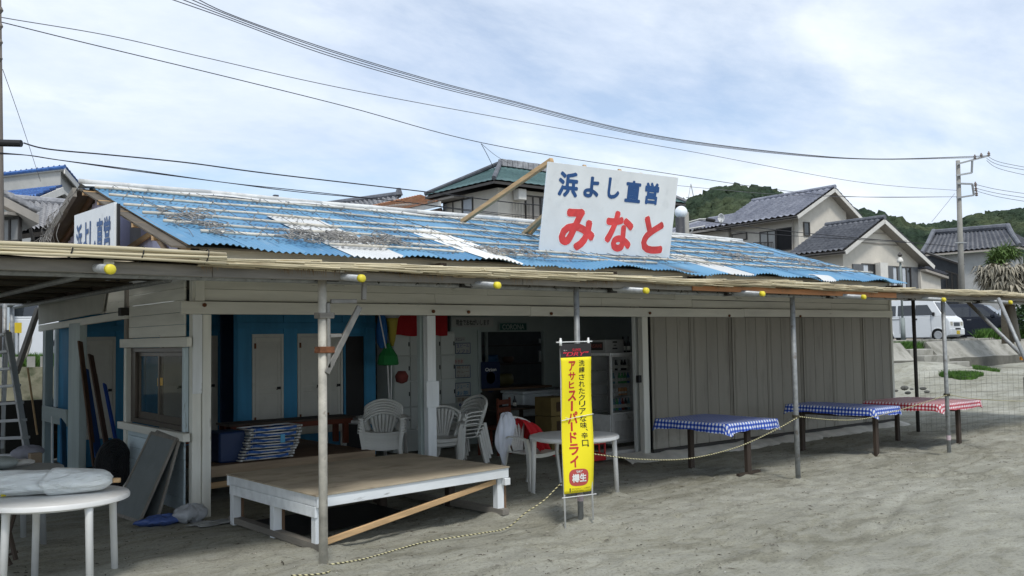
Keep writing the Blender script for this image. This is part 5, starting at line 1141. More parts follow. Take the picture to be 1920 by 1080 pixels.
# ---------------- big low platform in front
pf = thing('platform', 'big low platform with worn plywood top and white painted frame in front of the hut', 'platform', (4.95, 8.45, 0))
C_ = [Vector((3.80, 7.42, 0)), Vector((6.16, 7.66, 0)), Vector((6.06, 9.45, 0)), Vector((3.76, 9.33, 0))]
zt = .492
PLY = mat('worn plywood', (.42, .355, .26), .8, .22, 3.5, 7, (.24, .19, .13), 4.5, .50, .68, .7, .25, 50, .003, (.5, 1, 1))
q = MB(); q.add([c+Z*z for z in (zt-.012, zt) for c in C_], [(3, 2, 1, 0), (4, 5, 6, 7), (0, 1, 5, 4), (1, 2, 6, 5), (2, 3, 7, 6), (3, 0, 4, 7)])
for i in range(2): pass
a, b_, c_, d_ = C_; m1, m2 = a.lerp(b_, .5), d_.lerp(c_, .5)
def plyq(p, q_, r_, s_): k = MB(); k.add([v+Z*z for z in (zt-.012, zt) for v in (p, q_, r_, s_)], [(3, 2, 1, 0), (4, 5, 6, 7), (0, 1, 5, 4), (1, 2, 6, 5), (2, 3, 7, 6), (3, 0, 4, 7)]); k.obj('plywood_sheet', PLY, pf)
g_ = (b_-a).normalized()*.002
plyq(a, m1-g_, m2-g_, d_); plyq(m1+g_, b_, c_, m2+g_)
FB = paint('x', 'b'); ins = .012
def fb(p, q_, z0, z1, th=.03, nm='frame_board', m=FB): k = MB(); k.bar(p+Z*((z0+z1)/2), q_+Z*((z0+z1)/2), th, z1-z0); return k.obj(nm, m, pf, bevel=.004)
ex = (b_-a).normalized(); ey = (d_-a).normalized()
fb(a+ex*.02+ey*.03, b_-ex*.0+ey*.03, zt-.115, zt-.014); fb(d_-ey*.03, c_-ey*.03, zt-.115, zt-.014)
fb(a+ex*.03+ey*.05, d_+ex*.03-ey*.05, zt-.105, zt-.014); fb(a+ex*.03+ey*.05, d_+ex*.03-ey*.05, zt-.205, zt-.108)
fb(b_-ex*.03+ey*.05, c_-ex*.03-ey*.05, zt-.105, zt-.014)
for k in range(1, 5): fb(a.lerp(b_, k/5)+ey*.06, d_.lerp(c_, k/5)-ey*.06, zt-.11, zt-.016, .05, 'joist', wood('y', 'dark'))
for p, w_ in ((a+ex*.07+ey*.10, 1), (a.lerp(d_, .48)+ex*.07, 1), (d_+ex*.06-ey*.1, 1), (b_-ex*.08+ey*.10, 1), (c_-ex*.5-ey*.06, 0), (a.lerp(b_, .72)+ey*1.5, 0), (b_.lerp(c_, .5)-ex*.1, 0)):
    k = MB(); k.bar(p+Z*-.06, p+Z*(zt-.118), .085, .085); k.obj('leg', paint('z', 'b') if w_ else wood('z', 'dark'), pf, bevel=.005)
    if w_: k = MB(); k.bar(p+Z*-.05+ex*.06, p+Z*(zt-.13)+ex*.06, .03, .09); k.obj('leg_cleat', wood('z', 'brown'), pf, bevel=.003)
k = MB(); k.bar(a+ex*.12+ey*.07+Z*.06, b_-ex*.15+ey*.07+Z*.345, .03, .055); k.obj('diagonal_brace', wood('x', 'tan'), pf, bevel=.004)
k = MB(); k.bar(b_-ex*.04+ey*.02+Z*(zt-.19), b_-ex*.04+ey*.02+Z*(zt-.117), .07, .07); k.obj('corner_block', paint('z', 'b'), pf, bevel=.004)
for p, q_ in ((b_-ex*.08-ey*.02, c_-ex*.1), (a+ex*.07, d_+ex*.07)): k = MB(); k.bar(p+Z*.03, q_+Z*.03, .09, .06); k.obj('skid', wood('y', 'grey'), pf)
k = MB(); k.grid(lambda s, t: (a+ey*.7+ex*(.12+1.5*s)+ey*1.0*t)+Z*.012, 2, 2); k.obj('black_sheet', BLACK, pf)
# ---------------- gingham tables
def gingham(name, c1, c2):
    b = NB(name); uvn = b.n('ShaderNodeUVMap'); s = b.n('ShaderNodeSeparateXYZ'); b.l(uvn.outputs[0], s.inputs[0])
    def st(o): return b.math('LESS_THAN', b.math('FRACT', b.math('DIVIDE', o, .057)), .5)
    k = b.math('MULTIPLY', b.math('ADD', st(s.outputs[0]), st(s.outputs[1])), .5)
    c = b.mix(k, (.74, .75, .76), c1) if False else b.ramp(k, [(0, (.74, .75, .76)), (.25, c2), (.75, c1)], 'CONSTANT')
    return b.fin(c, .5, 0, .35)
GB = gingham('blue gingham vinyl', (.006, .03, .30), (.07, .15, .52)); GRm = gingham('red gingham vinyl', (.34, .010, .02), (.52, .14, .17))
def gtable(x0, x1, y0, y1, zt, m, label, clabel, legx, seed, red=False):
    t = thing('dining_table', label, 'table', ((x0+x1)/2, (y0+y1)/2, 0), 'dining tables in front of the shutters')
    k = MB(); k.box(x0+.02, x1-.02, y0+.02, y1-.02, zt-.035, zt-.006); k.obj('tabletop', wood('x', 'dark'), t)
    for y in (y0+.13, y1-.13):
        k = MB(); k.bar((legx, y, -.1), (legx, y, zt-.036), .085, .055); k.obj('leg', wood('z', 'dark'), t, bevel=.004)
    k = MB(); k.bar((legx, y0+.17, zt-.13), (legx, y1-.17, zt-.13), .04, .075); k.obj('rail', wood('y', 'dark'), t)
    for y in (y0+.15, y1-.15): k = MB(); k.bar((x0+.08, y, zt-.075), (x1-.08, y, zt-.075), .04, .07); k.obj('crossbar', wood('x', 'dark'), t)
    for y in ((y0+.13,) if seed == 1 else ()): k = MB(); k.bar((legx-.22, y, .01), (legx+.24, y, .022), .05, .03); k.obj('foot_board', wood('x', 'dark'), t)
    rg = random.Random(seed); q = MB(); W_, D_ = x1-x0, y1-y0; dr = .115
    q.grid(lambda s, v: (x0+W_*s, y0+D_*v, zt+.002*math.sin(s*9+v*7)+.0015*math.sin(s*23-v*11)), 14, 14, uvs=lambda s, v: (W_*s, D_*v))
    per = []; n = 24
    for k_ in range(4):
        for i in range(n):
            s = i/n; per.append([(x0+W_*s, y0, (0, -1)), (x1, y0+D_*s, (1, 0)), (x1-W_*s, y1, (0, 1)), (x0, y1-D_*s, (-1, 0))][k_]+(k_, s))
    vs = []; uvv = []
    P_n = len(per)
    for j in range(6):
        f = j/5
        for i, (x, y, nrm, k_, s) in enumerate(per):
            e = min(s, 1-s)*([W_, D_, W_, D_][k_]); cnr = math.exp(-(e/.05)**2)
            out_ = (.008+.010*math.sin(i*.7+seed)*f+.006*math.sin(i*1.9)*f+.02*f)*(1 if f > 0 else 0)+.035*cnr*f
            dn = f*dr*(1+.09*math.sin(i*.35+seed)+.04*math.sin(i*1.1)+.32*cnr)
            vs.append((x+nrm[0]*out_, y+nrm[1]*out_, zt-dn)); 
            uvv.append(((x-x0)+nrm[0]*dn, (y-y0)+nrm[1]*dn))
    o0 = len(q.v); q.v += vs
    for j in range(5):
        for i in range(P_n):
            i2 = (i+1) % P_n; a_, b2_, c2_, d2_ = j*P_n+i, j*P_n+i2, (j+1)*P_n+i2, (j+1)*P_n+i
            q.uv[len(q.f)] = [uvv[a_], uvv[b2_], uvv[c2_], uvv[d2_]]; q.f.append((o0+a_, o0+b2_, o0+c2_, o0+d2_)); q.mi.append(0)
    o = q.obj('tablecloth', m, smooth=True); tag(o, clabel, 'tablecloth', 'checked vinyl tablecloths')
gtable(9.60, 10.68, 7.50, 8.72, .705, GB, 'dark wooden table nearest the yellow banner, under a blue checked cloth', 'blue and white checked cloth on the table nearest the banner', 10.18, 1)
gtable(13.05, 13.80, 7.45, 9.0, .70, GB, 'dark wooden table right of the third awning post, under a blue checked cloth', 'blue and white checked cloth on the middle table', 13.30, 2)
gtable(14.55, 15.95, 7.18, 8.5, .69, GRm, 'dark wooden table at the right end, under a red checked cloth', 'red and white checked cloth on the right table', 15.40, 3, True)
# ---------------- yellow banner
bn = thing('banner', 'tall yellow beer banner with red lettering on white poles tied to the awning post', 'banner', (6.29, 6.72, 0))
TLb, TRb, BLb, BRb = pY(1049, 645, 6.74), pY(1107, 643, 6.68), pY(1057, 931, 6.74), pY(1113, 924, 6.68)
WPOLE = plain('white plastic pole', (.72, .72, .70), .4)
bnn = (TRb-TLb).cross(BLb-TLb).normalized(); bnn = bnn if bnn.y < 0 else -bnn
def bf(off=0.):
    def f(u, v):
        u_ = u; p = TLb.lerp(TRb, u).lerp(BLb.lerp(BRb, u), v); return p+bnn*(off+.014*math.sin(v*8+u*2)+.009*math.sin(u*6+v*4))
    return f
YEL = mat('yellow banner cloth', (.80, .68, .015), .6, .03, 3, bump=.05); BLK = mat('black banner cloth', (.025, .022, .022), .6, .03)
VB = .092
k = MB(); k.grid(lambda s, t: bf()(s, VB+(.985-VB)*t if not (t > .985) else VB+(.985-VB)*t), 8, 40); o = k.obj('cloth', YEL, bn, smooth=True); o.modifiers.new('t', 'SOLIDIFY').thickness = .0015
k = MB(); k.grid(lambda s, t: bf(.0008)(s, VB*t), 8, 5); k.obj('top_band', BLK, bn, smooth=True)
lt = bf(.003); lt2 = bf(.0065); RED = flat('red print', (.50, .035, .03)); REDB = flat('dull red print', (.42, .07, .06)); BLKP = flat('black print', (.015, .015, .015)); WHP = flat('white print', (.75, .75, .72))
k = MB(); put_text(k, 'SUPER', lt, .36, .66, .052, .034, .012, shear=.2); put_text(k, '"DRY"', lt, .08, .92, .083, .055, .02, shear=.25); k.obj('band_lettering', flat('crimson print', (.55, .03, .05)), bn)
k = MB(); put_text(k, '生', lt, .10, .13, .048, .040, .02); put_text(k, 'ビール', lt, .13, .20, .047, .041, .02); k.obj('small_white_print', WHP, bn)
# main vertical lettering: boxes measured on the cloth (u range, v range)
k = MB()
def vy(px): return (px-645)/286.
main = [('ア', .23, .47, 678, 697), ('サ', .22, .48, 699, 714), ('ヒ', .24, .44, 716, 730), ('ス', .22, .52, 734, 754), ('ー', .33, .41, 754, 773), ('パ', .23, .56, 774, 797), ('ー', .32, .39, 794, 811), ('ド', .28, .50, 813, 833), ('ラ', .24, .53, 835, 856), ('イ', .24, .50, 857, 879)]
for ch_, u0, u1, a_, b2 in main: put_text(k, ch_, lt, u0, u1, vy(b2), vy(a_), .035, rot90=(ch_ == 'ー'))
k.obj('red_lettering', RED, bn)
k = MB(); sub = '洗練されたクリアな味、辛口。'; ys_ = [677, 690, 703.5, 717, 730, 743, 755, 769, 783, 795.5, 808, 815, 829, 838]; 
for i, ch_ in enumerate(sub):
    y0_ = ys_[i]; h_ = 11.5; w_ = .19; u0 = .60+.018*i/13*2
    if ch_ in '、。': put_text(k, ch_, lt, u0+.15, u0+.20, vy(y0_+4), vy(y0_), .02); continue
    put_text(k, ch_, lt, u0, u0+w_, vy(y0_+h_), vy(y0_), .012)
k.obj('black_lettering', BLKP, bn)
k = MB(); ucx, vcy = .49, vy(898)
pts = []
for i in range(40):
    a_ = 6.2832*i/40; e = 3.2; cx2 = math.copysign(abs(math.cos(a_))**(2/e), math.cos(a_)); sy2 = math.copysign(abs(math.sin(a_))**(2/e), math.sin(a_)); pts.append(lt(ucx+.31*cx2, vcy+.056*sy2))
for j in range(8):
    for i in range(40):
        a_ = 6.2832*i/40; e = 3.2; cx2 = math.copysign(abs(math.cos(a_))**(2/e), math.cos(a_)); sy2 = math.copysign(abs(math.sin(a_))**(2/e), math.sin(a_)); r_ = j/7+.0001; k.v.append(tuple(lt(ucx+.31*cx2*r_, vcy+.056*sy2*r_)))
for j in range(7):
    for i in range(40): k.f.append((j*40+i, j*40+(i+1) % 40, (j+1)*40+(i+1) % 40, (j+1)*40+i)); k.mi.append(0)
k.obj('emblem', REDB, bn)
k = MB(); put_text(k, '樽生', lt2, .27, .72, vy(907), vy(891), .04); put_text(k, '"DRY"', lt2, .40, .60, vy(889.5), vy(885), .02, shear=.2); k.obj('emblem_lettering', WHP, bn)
k = MB()
for j in range(2): put_text(k, '株式会社ビール販売中' if j == 0 else '未成年者の飲酒は', lt, .26, .88-.25*j, vy(920.5+j*4), vy(917.5+j*4), .0)
put_text(k, '■', lt, .18, .23, vy(925), vy(917), 0); k.obj('small_print', flat('olive print', (.2, .17, .02)), bn)
for p0, p1 in ((pY(1060, 981, 6.74), pY(1051, 634, 6.75)), (pY(1112, 965, 6.68), pY(1103, 633, 6.70))):
    k = MB(); k.tube([p0-Z*.05, p0.lerp(p1, .5)+Vector((0, .012, 0)), p1], .0095, 9); k.obj('pole', WPOLE, bn, smooth=True)
k = MB(); k.tube([pY(1043, 642, 6.745), pY(1110, 640, 6.69)], .006, 7); k.obj('cross_rod', WPOLE, bn); k = MB(); k.tube([pY(1054, 934, 6.735), pY(1118, 926, 6.675)], .005, 7); k.obj('cross_rod', WPOLE, bn)
for u in (1051, 1103): k = MB(); p = pY(u, 643, 6.735 if u < 1080 else 6.69); k.tube([p-Z*.03, p+Z*.03], .014, 8); k.obj('pole_joint', WPOLE, bn, smooth=True)
k = MB(); k.tube([bf(.012)(-.02, .505), bf(.014)(.5, .490), bf(.012)(1.02, .475)], .0035, 5); k.tube([bf(.014)(.12, .488), bf(.014)(.22, .494), bf(.012)(.16, .50)], .003, 5); k.obj('tie_cord', WPOLE, bn)
# ---------------- striped rope along the posts
def stripe(name, c1, c2, n=1.0):
    b = NB(name); uvn = b.n('ShaderNodeUVMap'); s = b.n('ShaderNodeSeparateXYZ'); b.l(uvn.outputs[0], s.inputs[0])
    k = b.math('LESS_THAN', b.math('FRACT', b.math('ADD', b.math('DIVIDE', s.outputs[0], .045), s.outputs[1])), .5); return b.fin(b.mix(k, c1, c2), .8)
RY_ = stripe('black and yellow rope', (.62, .57, .33), (.055, .05, .03))
def rope(pts, r=.0062, parent=None):
    pts = [Vector(p) for p in pts]; out_ = []; L_ = [0]
    for i in range(len(pts)-1):
        for k_ in range(12):
            t = k_/12; p0, p1, p2, p3 = pts[max(i-1, 0)], pts[i], pts[i+1], pts[min(i+2, len(pts)-1)]
            out_.append(.5*((2*p1)+(-p0+p2)*t+(2*p0-5*p1+4*p2-p3)*t*t+(-p0+3*p1-3*p2+p3)*t*t*t))
    out_.append(pts[-1])
    for i in range(1, len(out_)): L_.append(L_[-1]+(out_[i]-out_[i-1]).length)
    q = MB(); q.tube(out_, r, 6, cap=False); n = 6
    for fi in range((len(out_)-1)*n): i, j = divmod(fi, n); q.uv[fi] = [(L_[i], j/n), (L_[i], (j+1)/n), (L_[i+1], (j+1)/n), (L_[i+1], j/n)]
    return q
g0 = lambda u, v, z=.012: pZ(u, v, z)
rp = thing('barrier_rope', 'black and yellow striped rope slung between the awning posts and lying on the sand', 'rope', (6, 6.9, 0))
rope([g0(545, 1079), g0(590, 1077), g0(618, 1071), g0(606, 1060), Vector((3.66, 6.84, .03)), g0(690, 1046), g0(790, 1018), g0(900, 1000), g0(950, 990), pY(985, 962, 6.95), pY(1020, 938, 6.9), pY(1054, 905, 6.86), Vector((6.38, 6.85, .47))]).obj('rope', RY_, rp, smooth=True)
k = [pY(1083, 845, 6.84), pY(1120, 852, 6.85), pY(1200, 861, 6.87), pY(1290, 860, 6.90), pY(1380, 839, 6.93), pY(1450, 808, 6.95), pY(1495, 783, 6.93)]; rope(k).obj('rope', RY_, rp, smooth=True)
k = [pY(1497, 781, 6.92), pY(1560, 787, 6.9), pY(1620, 785, 6.87), pY(1700, 765, 6.83), pY(1778, 740, 6.79)]; rope(k).obj('rope', RY_, rp, smooth=True)
k = [pY(1780, 740, 6.79), pY(1830, 748, 6.8), pY(1920, 752, 6.8), pY(2000, 748, 6.8)]; rope(k).obj('rope', RY_, rp, smooth=True)
for x, y, z in ((10.31, 6.96, pY(1496, 781, 6.93).z), (14.02, 6.81, pY(1779, 740, 6.79).z)):
    k = MB(); 
    for j in range(3): k.tube([(x+.042*math.cos(t), y+.042*math.sin(t), z-.012+j*.012) for t in np.linspace(0, 6.28, 13)], .007, 5)
    k.obj('knot', RY_, rp)
# ---------------- wire mesh fence at the right
wm = thing('wire_fence', 'low wire mesh fence on the sand at the right end of the awning', 'fence', (17, 8.7, 0)); WIRE = plain('galvanised wire', (.20, .20, .18), .5, .3)
wa, wb = Vector((16.88, 8.70, 0)), Vector((19.6, 3.9, 0)); Lw = (wb-wa).length; wz = 1.14
k = MB(); n = int(Lw/.085)
for i in range(n+1): p = wa.lerp(wb, i/n); z = float(ground_h(np.array(p.x), np.array(p.y))); k.tube([p+Z*(z-.02), p+Z*(z+wz)], .0017, 3, cap=False)
for j in range(9): 
    zz = wz*j/8+.02; k.tube([wa.lerp(wb, t/16)+Z*(float(ground_h(np.array(wa.lerp(wb, t/16).x), np.array(wa.lerp(wb, t/16).y)))+zz+.006*math.sin(t*2+j)) for t in range(17)], .0025, 3, cap=False)
k.obj('wire_mesh', WIRE, wm, kind='stuff')
for i in range(1, 4): p = wa.lerp(wb, i/3.2); k = MB(); k.tube([p+Z*-.1, p+Z*1.0], .012, 6); k.obj('stake', WIRE, wm)
# ---------------- fridge, cartons, bottles
FX0, FY0 = 10.62, 10.60; fr = thing('drinks_fridge', 'upright glass drinks fridge with cans and bottles beside the right post', 'fridge', (FX0+.28, FY0+.28, .12))
WM = plain('white enamel metal', (.66, .66, .64), .35, .1, stain=(.2, .18, .15), sscale=6)
fx0, fx1, fy0, fy1 = 10.56, 11.11, 10.50, 11.05
fx0 -= .02
k = MB(); k.box(fx0, fx1, fy1-.03, fy1, .14, 1.585); k.box(fx0, fx1, fy0, fy1-.031, 1.545, 1.585); k.box(fx1-.03, fx1, fy0, fy1-.031, .14, 1.544); k.box(fx0, fx1-.031, fy0+.03, fy1-.031, .14, .60); k.obj('body', mat('pale fridge liner', (.75, .76, .75), .5), fr, bevel=.004)
k = MB(); k.box(fx0+.01, fx1-.01, fy0-.008, fy0+.028, .16, .60); k.obj('lower_panel', WM, fr, bevel=.01)
k = MB()
for i in range(14): k.box(fx0+.08+i*.03, fx0+.085+i*.03, fy0-.012, fy0-.0085, .2, .5)
k.obj('grille', plain('grey grille', (.25, .25, .25)), fr)
for a_ in ((fx0, fx0+.035, .605, 1.54), (fx1-.035, fx1, .605, 1.54)): k = MB(); k.box(a_[0], a_[1], fy0-.008, fy0+.03, a_[2], a_[3]); k.obj('door_frame', WM, fr, bevel=.004)
for z in (.605, 1.52): k = MB(); k.box(fx0+.036, fx1-.036, fy0-.008, fy0+.03, z, z+.03); k.obj('door_frame', WM, fr)
for y in (fy0+.05, fy1-.05): k = MB(); k.box(fx0-.004, fx0+.02, y-.02, y+.02, .605, 1.54); k.obj('side_frame', mat('dark fridge frame', (.10, .10, .10), .5), fr)
k = MB(); k.box(fx0+.036, fx1-.036, fy0+.008, fy0+.012, .64, 1.52); k.obj('door_glass', glass(), fr)
k = MB(); k.box(fx0+.004, fx0+.008, fy0+.07, fy1-.07, .605, 1.54); k.obj('side_glass', glass(), fr)
shelves = [.66, .90, 1.09, 1.30]
for z in shelves: k = MB(); k.box(fx0+.04, fx1-.035, fy0+.045, fy1-.05, z-.012, z); k.obj('shelf', WM, fr)
k = MB(); k.box(fx0+.05, fx1-.04, fy0+.04, fy1-.06, .145, .60); 
DR = [plain('drink %d' % i, c, .35) for i, c in enumerate([(.10, .45, .16), (.75, .76, .75), (.72, .36, .14), (.10, .28, .60), (.03, .03, .035), (.20, .40, .45), (.35, .06, .04)])]
LBL = plain('pale label', (.75, .75, .70), .6)
nb = 0
for si, z in enumerate(shelves):
    for j in range(1):
        for i in range(7):
            if j == 1 and i > 0: pass
            x = fx0+.075+i*.068; y = fy0+.085+j*.30
            can = si == 1; h_ = .12 if can else (.19 if si in (0,) else .17); r_ = .027
            k = MB(); mid = [3, 1, 1, 2, 2, 2, 1][i] if can else ([0, 5, 0, 3, 6, 4, 5][i] if si == 0 else ([4, 1, 4, 1, 4, 4, 1][i] if si == 3 else [3, 5, 1, 0, 0, 0, 3][i]))
            if can: k.lathe([(r_*.85, 0), (r_, .008), (r_, h_-.012), (r_*.8, h_)], (x, y, z+.001), 8)
            else: k.lathe([(r_*.9, 0), (r_, .006), (r_, h_*.6), (r_*.45, h_*.85), (r_*.42, h_)], (x, y, z+.001), 8)
            k.lathe([(r_+.001, h_*.2), (r_+.001, h_*.5)], (x, y, z+.001), 8, 1)
            w_ = ['front', 'rear'][j]; nm = 'drink_can' if can else 'drink_bottle'
            tag(k.obj(nm, [DR[mid], LBL], smooth=True), '%s %s, %s from the left on the %s shelf of the fridge' % (['green', 'pale', 'orange brown', 'blue', 'dark', 'light blue', 'red'][mid], ('can', 'bottle')[not can], ['first', 'second', 'third', 'fourth', 'fifth', 'sixth', 'seventh'][i], ['lowest', 'second', 'third', 'top'][si]), 'can' if can else 'bottle', 'drinks in the fridge')
k = MB(); k.box(9.95, 11.4, 10.08, 10.42, -.02, .10, jit=.01); tag(k.obj('concrete_block', mat('pale concrete sill', (.42, .41, .38), .9, .15, 4), bevel=.01), 'pale concrete sill on the floor in front of the fridge', 'sill')
# carton on the fridge
ct = thing('carton', 'white carton with a dark printed brand panel on top of the fridge', 'carton', (10.9, 10.85, 1.59))
CW = plain('white carton board', (.42, .42, .41), .8)
k = MB(); k.box(10.60, 11.02, 10.66, 11.10, 1.587, 1.80); k.obj('box_body', CW, ct, bevel=.004)
k = MB(); k.box(10.594, 10.599, 10.72, 11.04, 1.63, 1.76); k.obj('printed_panel', flat('dark print panel', (.05, .04, .04)), ct)
k = MB(); 
put_text(k, 'ASAHI', lambda x, y: Vector((10.592, 11.03-x*.30, 1.64+y*.11)), 0.05, .95, .25, .85, .03); k.obj('box_lettering', flat('faded red print', (.35, .10, .08)), ct)
k = MB(); k.box(10.76, 10.86, 10.655, 10.659, 1.745, 1.77); k.box(10.78, 10.84, 10.655, 10.659, 1.70, 1.715); k.box(10.755, 10.865, 10.655, 10.659, 1.645, 1.665); k.obj('hand_hole', BLACK, ct)
for i, (x, y) in enumerate([(11.08, 10.72), (11.14, 10.80), (11.17, 10.70)]):
    k = MB(); k.lathe([(.03, 0), (.032, .01), (.032, .14), (.012, .2), (.012, .26)], (x, y, 1.587), 9); k.lathe([(.033, .03), (.033, .10)], (x, y, 1.587), 9, 1); tag(k.obj('sake_bottle', [DR[4], LBL], smooth=True), ['dark bottle on the fridge nearest the carton', 'dark bottle on the fridge, the rear one of three', 'dark bottle on the fridge nearest the right post'][i], 'bottle', 'bottles standing on the fridge')
# red crate beside the fridge
rc = thing('beer_crate', 'red plastic beer crate on the floor left of the fridge', 'crate', (9.6, 10.1, 0)); RP = plain('red crate plastic', (.50, .02, .02), .5)
k = MB(); X_, Y_ = 9.72, 10.16
for z0, z1 in ((.0, .10), (.24, .33)): k.box(X_-.19, X_+.19, Y_-.15, Y_-.13, z0, z1); k.box(X_-.19, X_+.19, Y_+.13, Y_+.15, z0, z1); k.box(X_-.19, X_-.17, Y_-.129, Y_+.129, z0, z1); k.box(X_+.17, X_+.19, Y_-.129, Y_+.129, z0, z1)
for x in (-.18, -.06, .06, .18):
    for y in (-.14, .14): k.box(X_+x-.012, X_+x+.012, Y_+y-.008, Y_+y+.008, .101, .239)
k.box(X_-.168, X_+.168, Y_-.128, Y_+.128, .0, .02); k.obj('crate_body', RP, rc)
# ---------------- kitchen behind
kw = thing('kitchen_partition', 'pale green partition wall with the kitchen opening and pinned notices', 'partition', (9.9, 13.2, 0)); KM = mat('pale grey green wall', (.34, .39, .37), .8, .08, 2, stretch=None)
for x0, x1, z0, z1 in ((9.36, 9.98, 0, 2.42), (11.5, 14.0, 0, 2.42), (9.981, 11.499, 1.97, 2.42), (9.981, 11.499, 0, .93)): k = MB(); k.box(x0, x1, 13.2, 13.24, z0, z1); k.obj('wall_panel', KM if z1 > .94 else mat('dark counter front', (.05, .045, .04), .7), kw)
k = MB(); k.box(9.98, 11.5, 13.0, 13.35, .93, .965); k.obj('counter', wood('x', 'brown'), kw)
k = MB(); k.box(9.92, 9.99, 13.17, 13.198, .9, 2.0); k.obj('door_trim', paint('z', 'g'), kw)
def note(u0, v0, u1, v1, c, bc, txt, label, tc=None, Y=13.19, bold=.01, n=3):
    a_ = pY(u0, v0, Y); b2 = pY(u1, v1, Y); t = thing('notice', label, 'notice', (a_.x, Y, b2.z))
    k = MB(); k.box(a_.x, b2.x, Y-.003, Y, b2.z, a_.z); k.obj('sheet', flat('paper %.2f %.2f' % (c[0], c[2]), c, .8), t)
    if bc:
        k = MB(); w_ = .012
        for bx in ((a_.x, b2.x, b2.z, b2.z+w_), (a_.x, b2.x, a_.z-w_, a_.z), (a_.x, a_.x+w_, b2.z+w_, a_.z-w_), (b2.x-w_, b2.x, b2.z+w_, a_.z-w_)): k.box(bx[0], bx[1], Y-.005, Y-.0035, bx[2], bx[3])
        k.obj('border', flat('border %.2f' % bc[0], bc), t)
    k = MB(); L_ = txt if isinstance(txt, list) else [txt]; W_, H_ = b2.x-a_.x, a_.z-b2.z
    for i, s_ in enumerate(L_): put_text(k, s_, lambda x, y: Vector((a_.x+W_*x, Y-.006, b2.z+H_*y)), .1, .9, 1-(i+.85)/len(L_), 1-(i+.2)/len(L_), bold)
    k.obj('lettering', flat('ink %.2f %.2f' % ((tc or (.02,))[0], (tc or (0, 0, .02))[2]), tc or (.02, .02, .02)), t)
PAP = (.42, .43, .40)
note(852, 632, 872, 640, (.34, .35, .34), None, 'メニュー', 'small dark lettered strip at the top of the notices', (.05, .05, .09))
note(853, 643, 882, 663, PAP, (.03, .05, .12), ['生ビール', 'ソフト'], 'upper notice with blue lettering in a dark frame beside the kitchen opening', (.03, .06, .22))
note(850, 672, 870, 683, PAP, None, 'かき氷', 'oval red lettered note above the middle notice', (.30, .06, .05))
note(853, 685, 882, 708, PAP, (.03, .05, .12), ['焼そば', 'カレー', 'ラーメン'], 'middle notice with brownish lettering in a dark frame', (.20, .14, .10))
note(853, 718, 882, 742, PAP, (.03, .05, .12), ['ジュース', 'お茶'], 'lower notice with light blue lettering in a dark frame', (.03, .16, .30))
note(855, 744, 880, 753, (.36, .35, .30), None, '営業中', 'small brown lettered strip under the notices', (.18, .13, .08))
note(858, 754, 878, 762, PAP, None, '6:30', 'small note with dark blue figures at the bottom of the notices', (.02, .03, .16), bold=.03)
note(846, 595, 925, 613, (.36, .37, .35), None, '現金でおねがいします', 'long pale sign with black handwriting above the kitchen opening', (.02, .02, .02), Y=13.05, bold=.02)
note(936, 605, 988, 620, (.03, .10, .09), (.25, .33, .30), 'CORONA', 'dark green CORONA sign over the kitchen opening', (.40, .46, .42), Y=13.12, bold=.02)
og = thing('beer_pennant', 'dark blue beer pennant with white word Orion hanging in the kitchen opening', 'pennant', (10.2, 13.1, 1.0))
a_ = pY(902, 679, 13.12); b2 = pY(938, 733, 13.12); k = MB(); k.prism([(a_.x, 13.12, a_.z), (b2.x, 13.12, a_.z), (b2.x, 13.12, b2.z+.06), ((a_.x+b2.x)/2, 13.12, b2.z-.02), (a_.x, 13.12, b2.z+.06)], (0, .006, 0)); k.obj('cloth', flat('deep blue', (.008, .018, .055)), og)
k = MB(); put_text(k, 'Orion', lambda x, y: Vector((a_.x+(b2.x-a_.x)*x, 13.115, b2.z+(a_.z-b2.z)*y)), .2, .8, .68, .80, .03); k.obj('lettering', WHP, og)
k = MB(); k.lathe([(.03, 0), (.06, .001)], (0, 0, 0), 20); k.v = [((a_.x+b2.x)/2+x*1.6, 13.117, (a_.z+b2.z)/2-.02+y*1.8) for x, y, z in k.v]; k.obj('emblem', flat('pale gold', (.35, .28, .14)), og)
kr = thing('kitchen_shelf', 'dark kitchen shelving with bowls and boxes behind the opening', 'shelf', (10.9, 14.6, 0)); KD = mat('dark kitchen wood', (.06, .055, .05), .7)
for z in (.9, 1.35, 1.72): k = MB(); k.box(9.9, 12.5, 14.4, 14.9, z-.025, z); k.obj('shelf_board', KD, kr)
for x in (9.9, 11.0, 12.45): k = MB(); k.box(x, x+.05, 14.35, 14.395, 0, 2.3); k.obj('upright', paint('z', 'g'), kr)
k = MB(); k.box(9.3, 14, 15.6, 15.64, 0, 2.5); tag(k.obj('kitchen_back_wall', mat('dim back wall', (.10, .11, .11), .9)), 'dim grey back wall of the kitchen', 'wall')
for i, (x, z, r_, c) in enumerate([(10.35, 1.351, .2, (.24, .20, .08)), (11.3, 1.351, .16, (.03, .12, .28)), (11.6, .901, .22, (.20, .18, .07)), (10.6, 1.721, .14, (.3, .3, .28)), (11.75, 1.351, .12, (.12, .07, .05))]):
    k = MB(); k.lathe([(r_*.6, 0), (r_, .06), (r_, r_*.8), (r_*.9, r_*1.1)], (x, 14.6, z), 12); tag(k.obj('kitchen_bowl', plain('bowl %d' % i, c, .5), smooth=True), ['yellow tub at the left of the kitchen shelf', 'blue tub on the kitchen shelf', 'yellowish tub on the lower kitchen shelf', 'pale pot on the top kitchen shelf', 'brown pot at the right of the kitchen shelf'][i], 'tub')
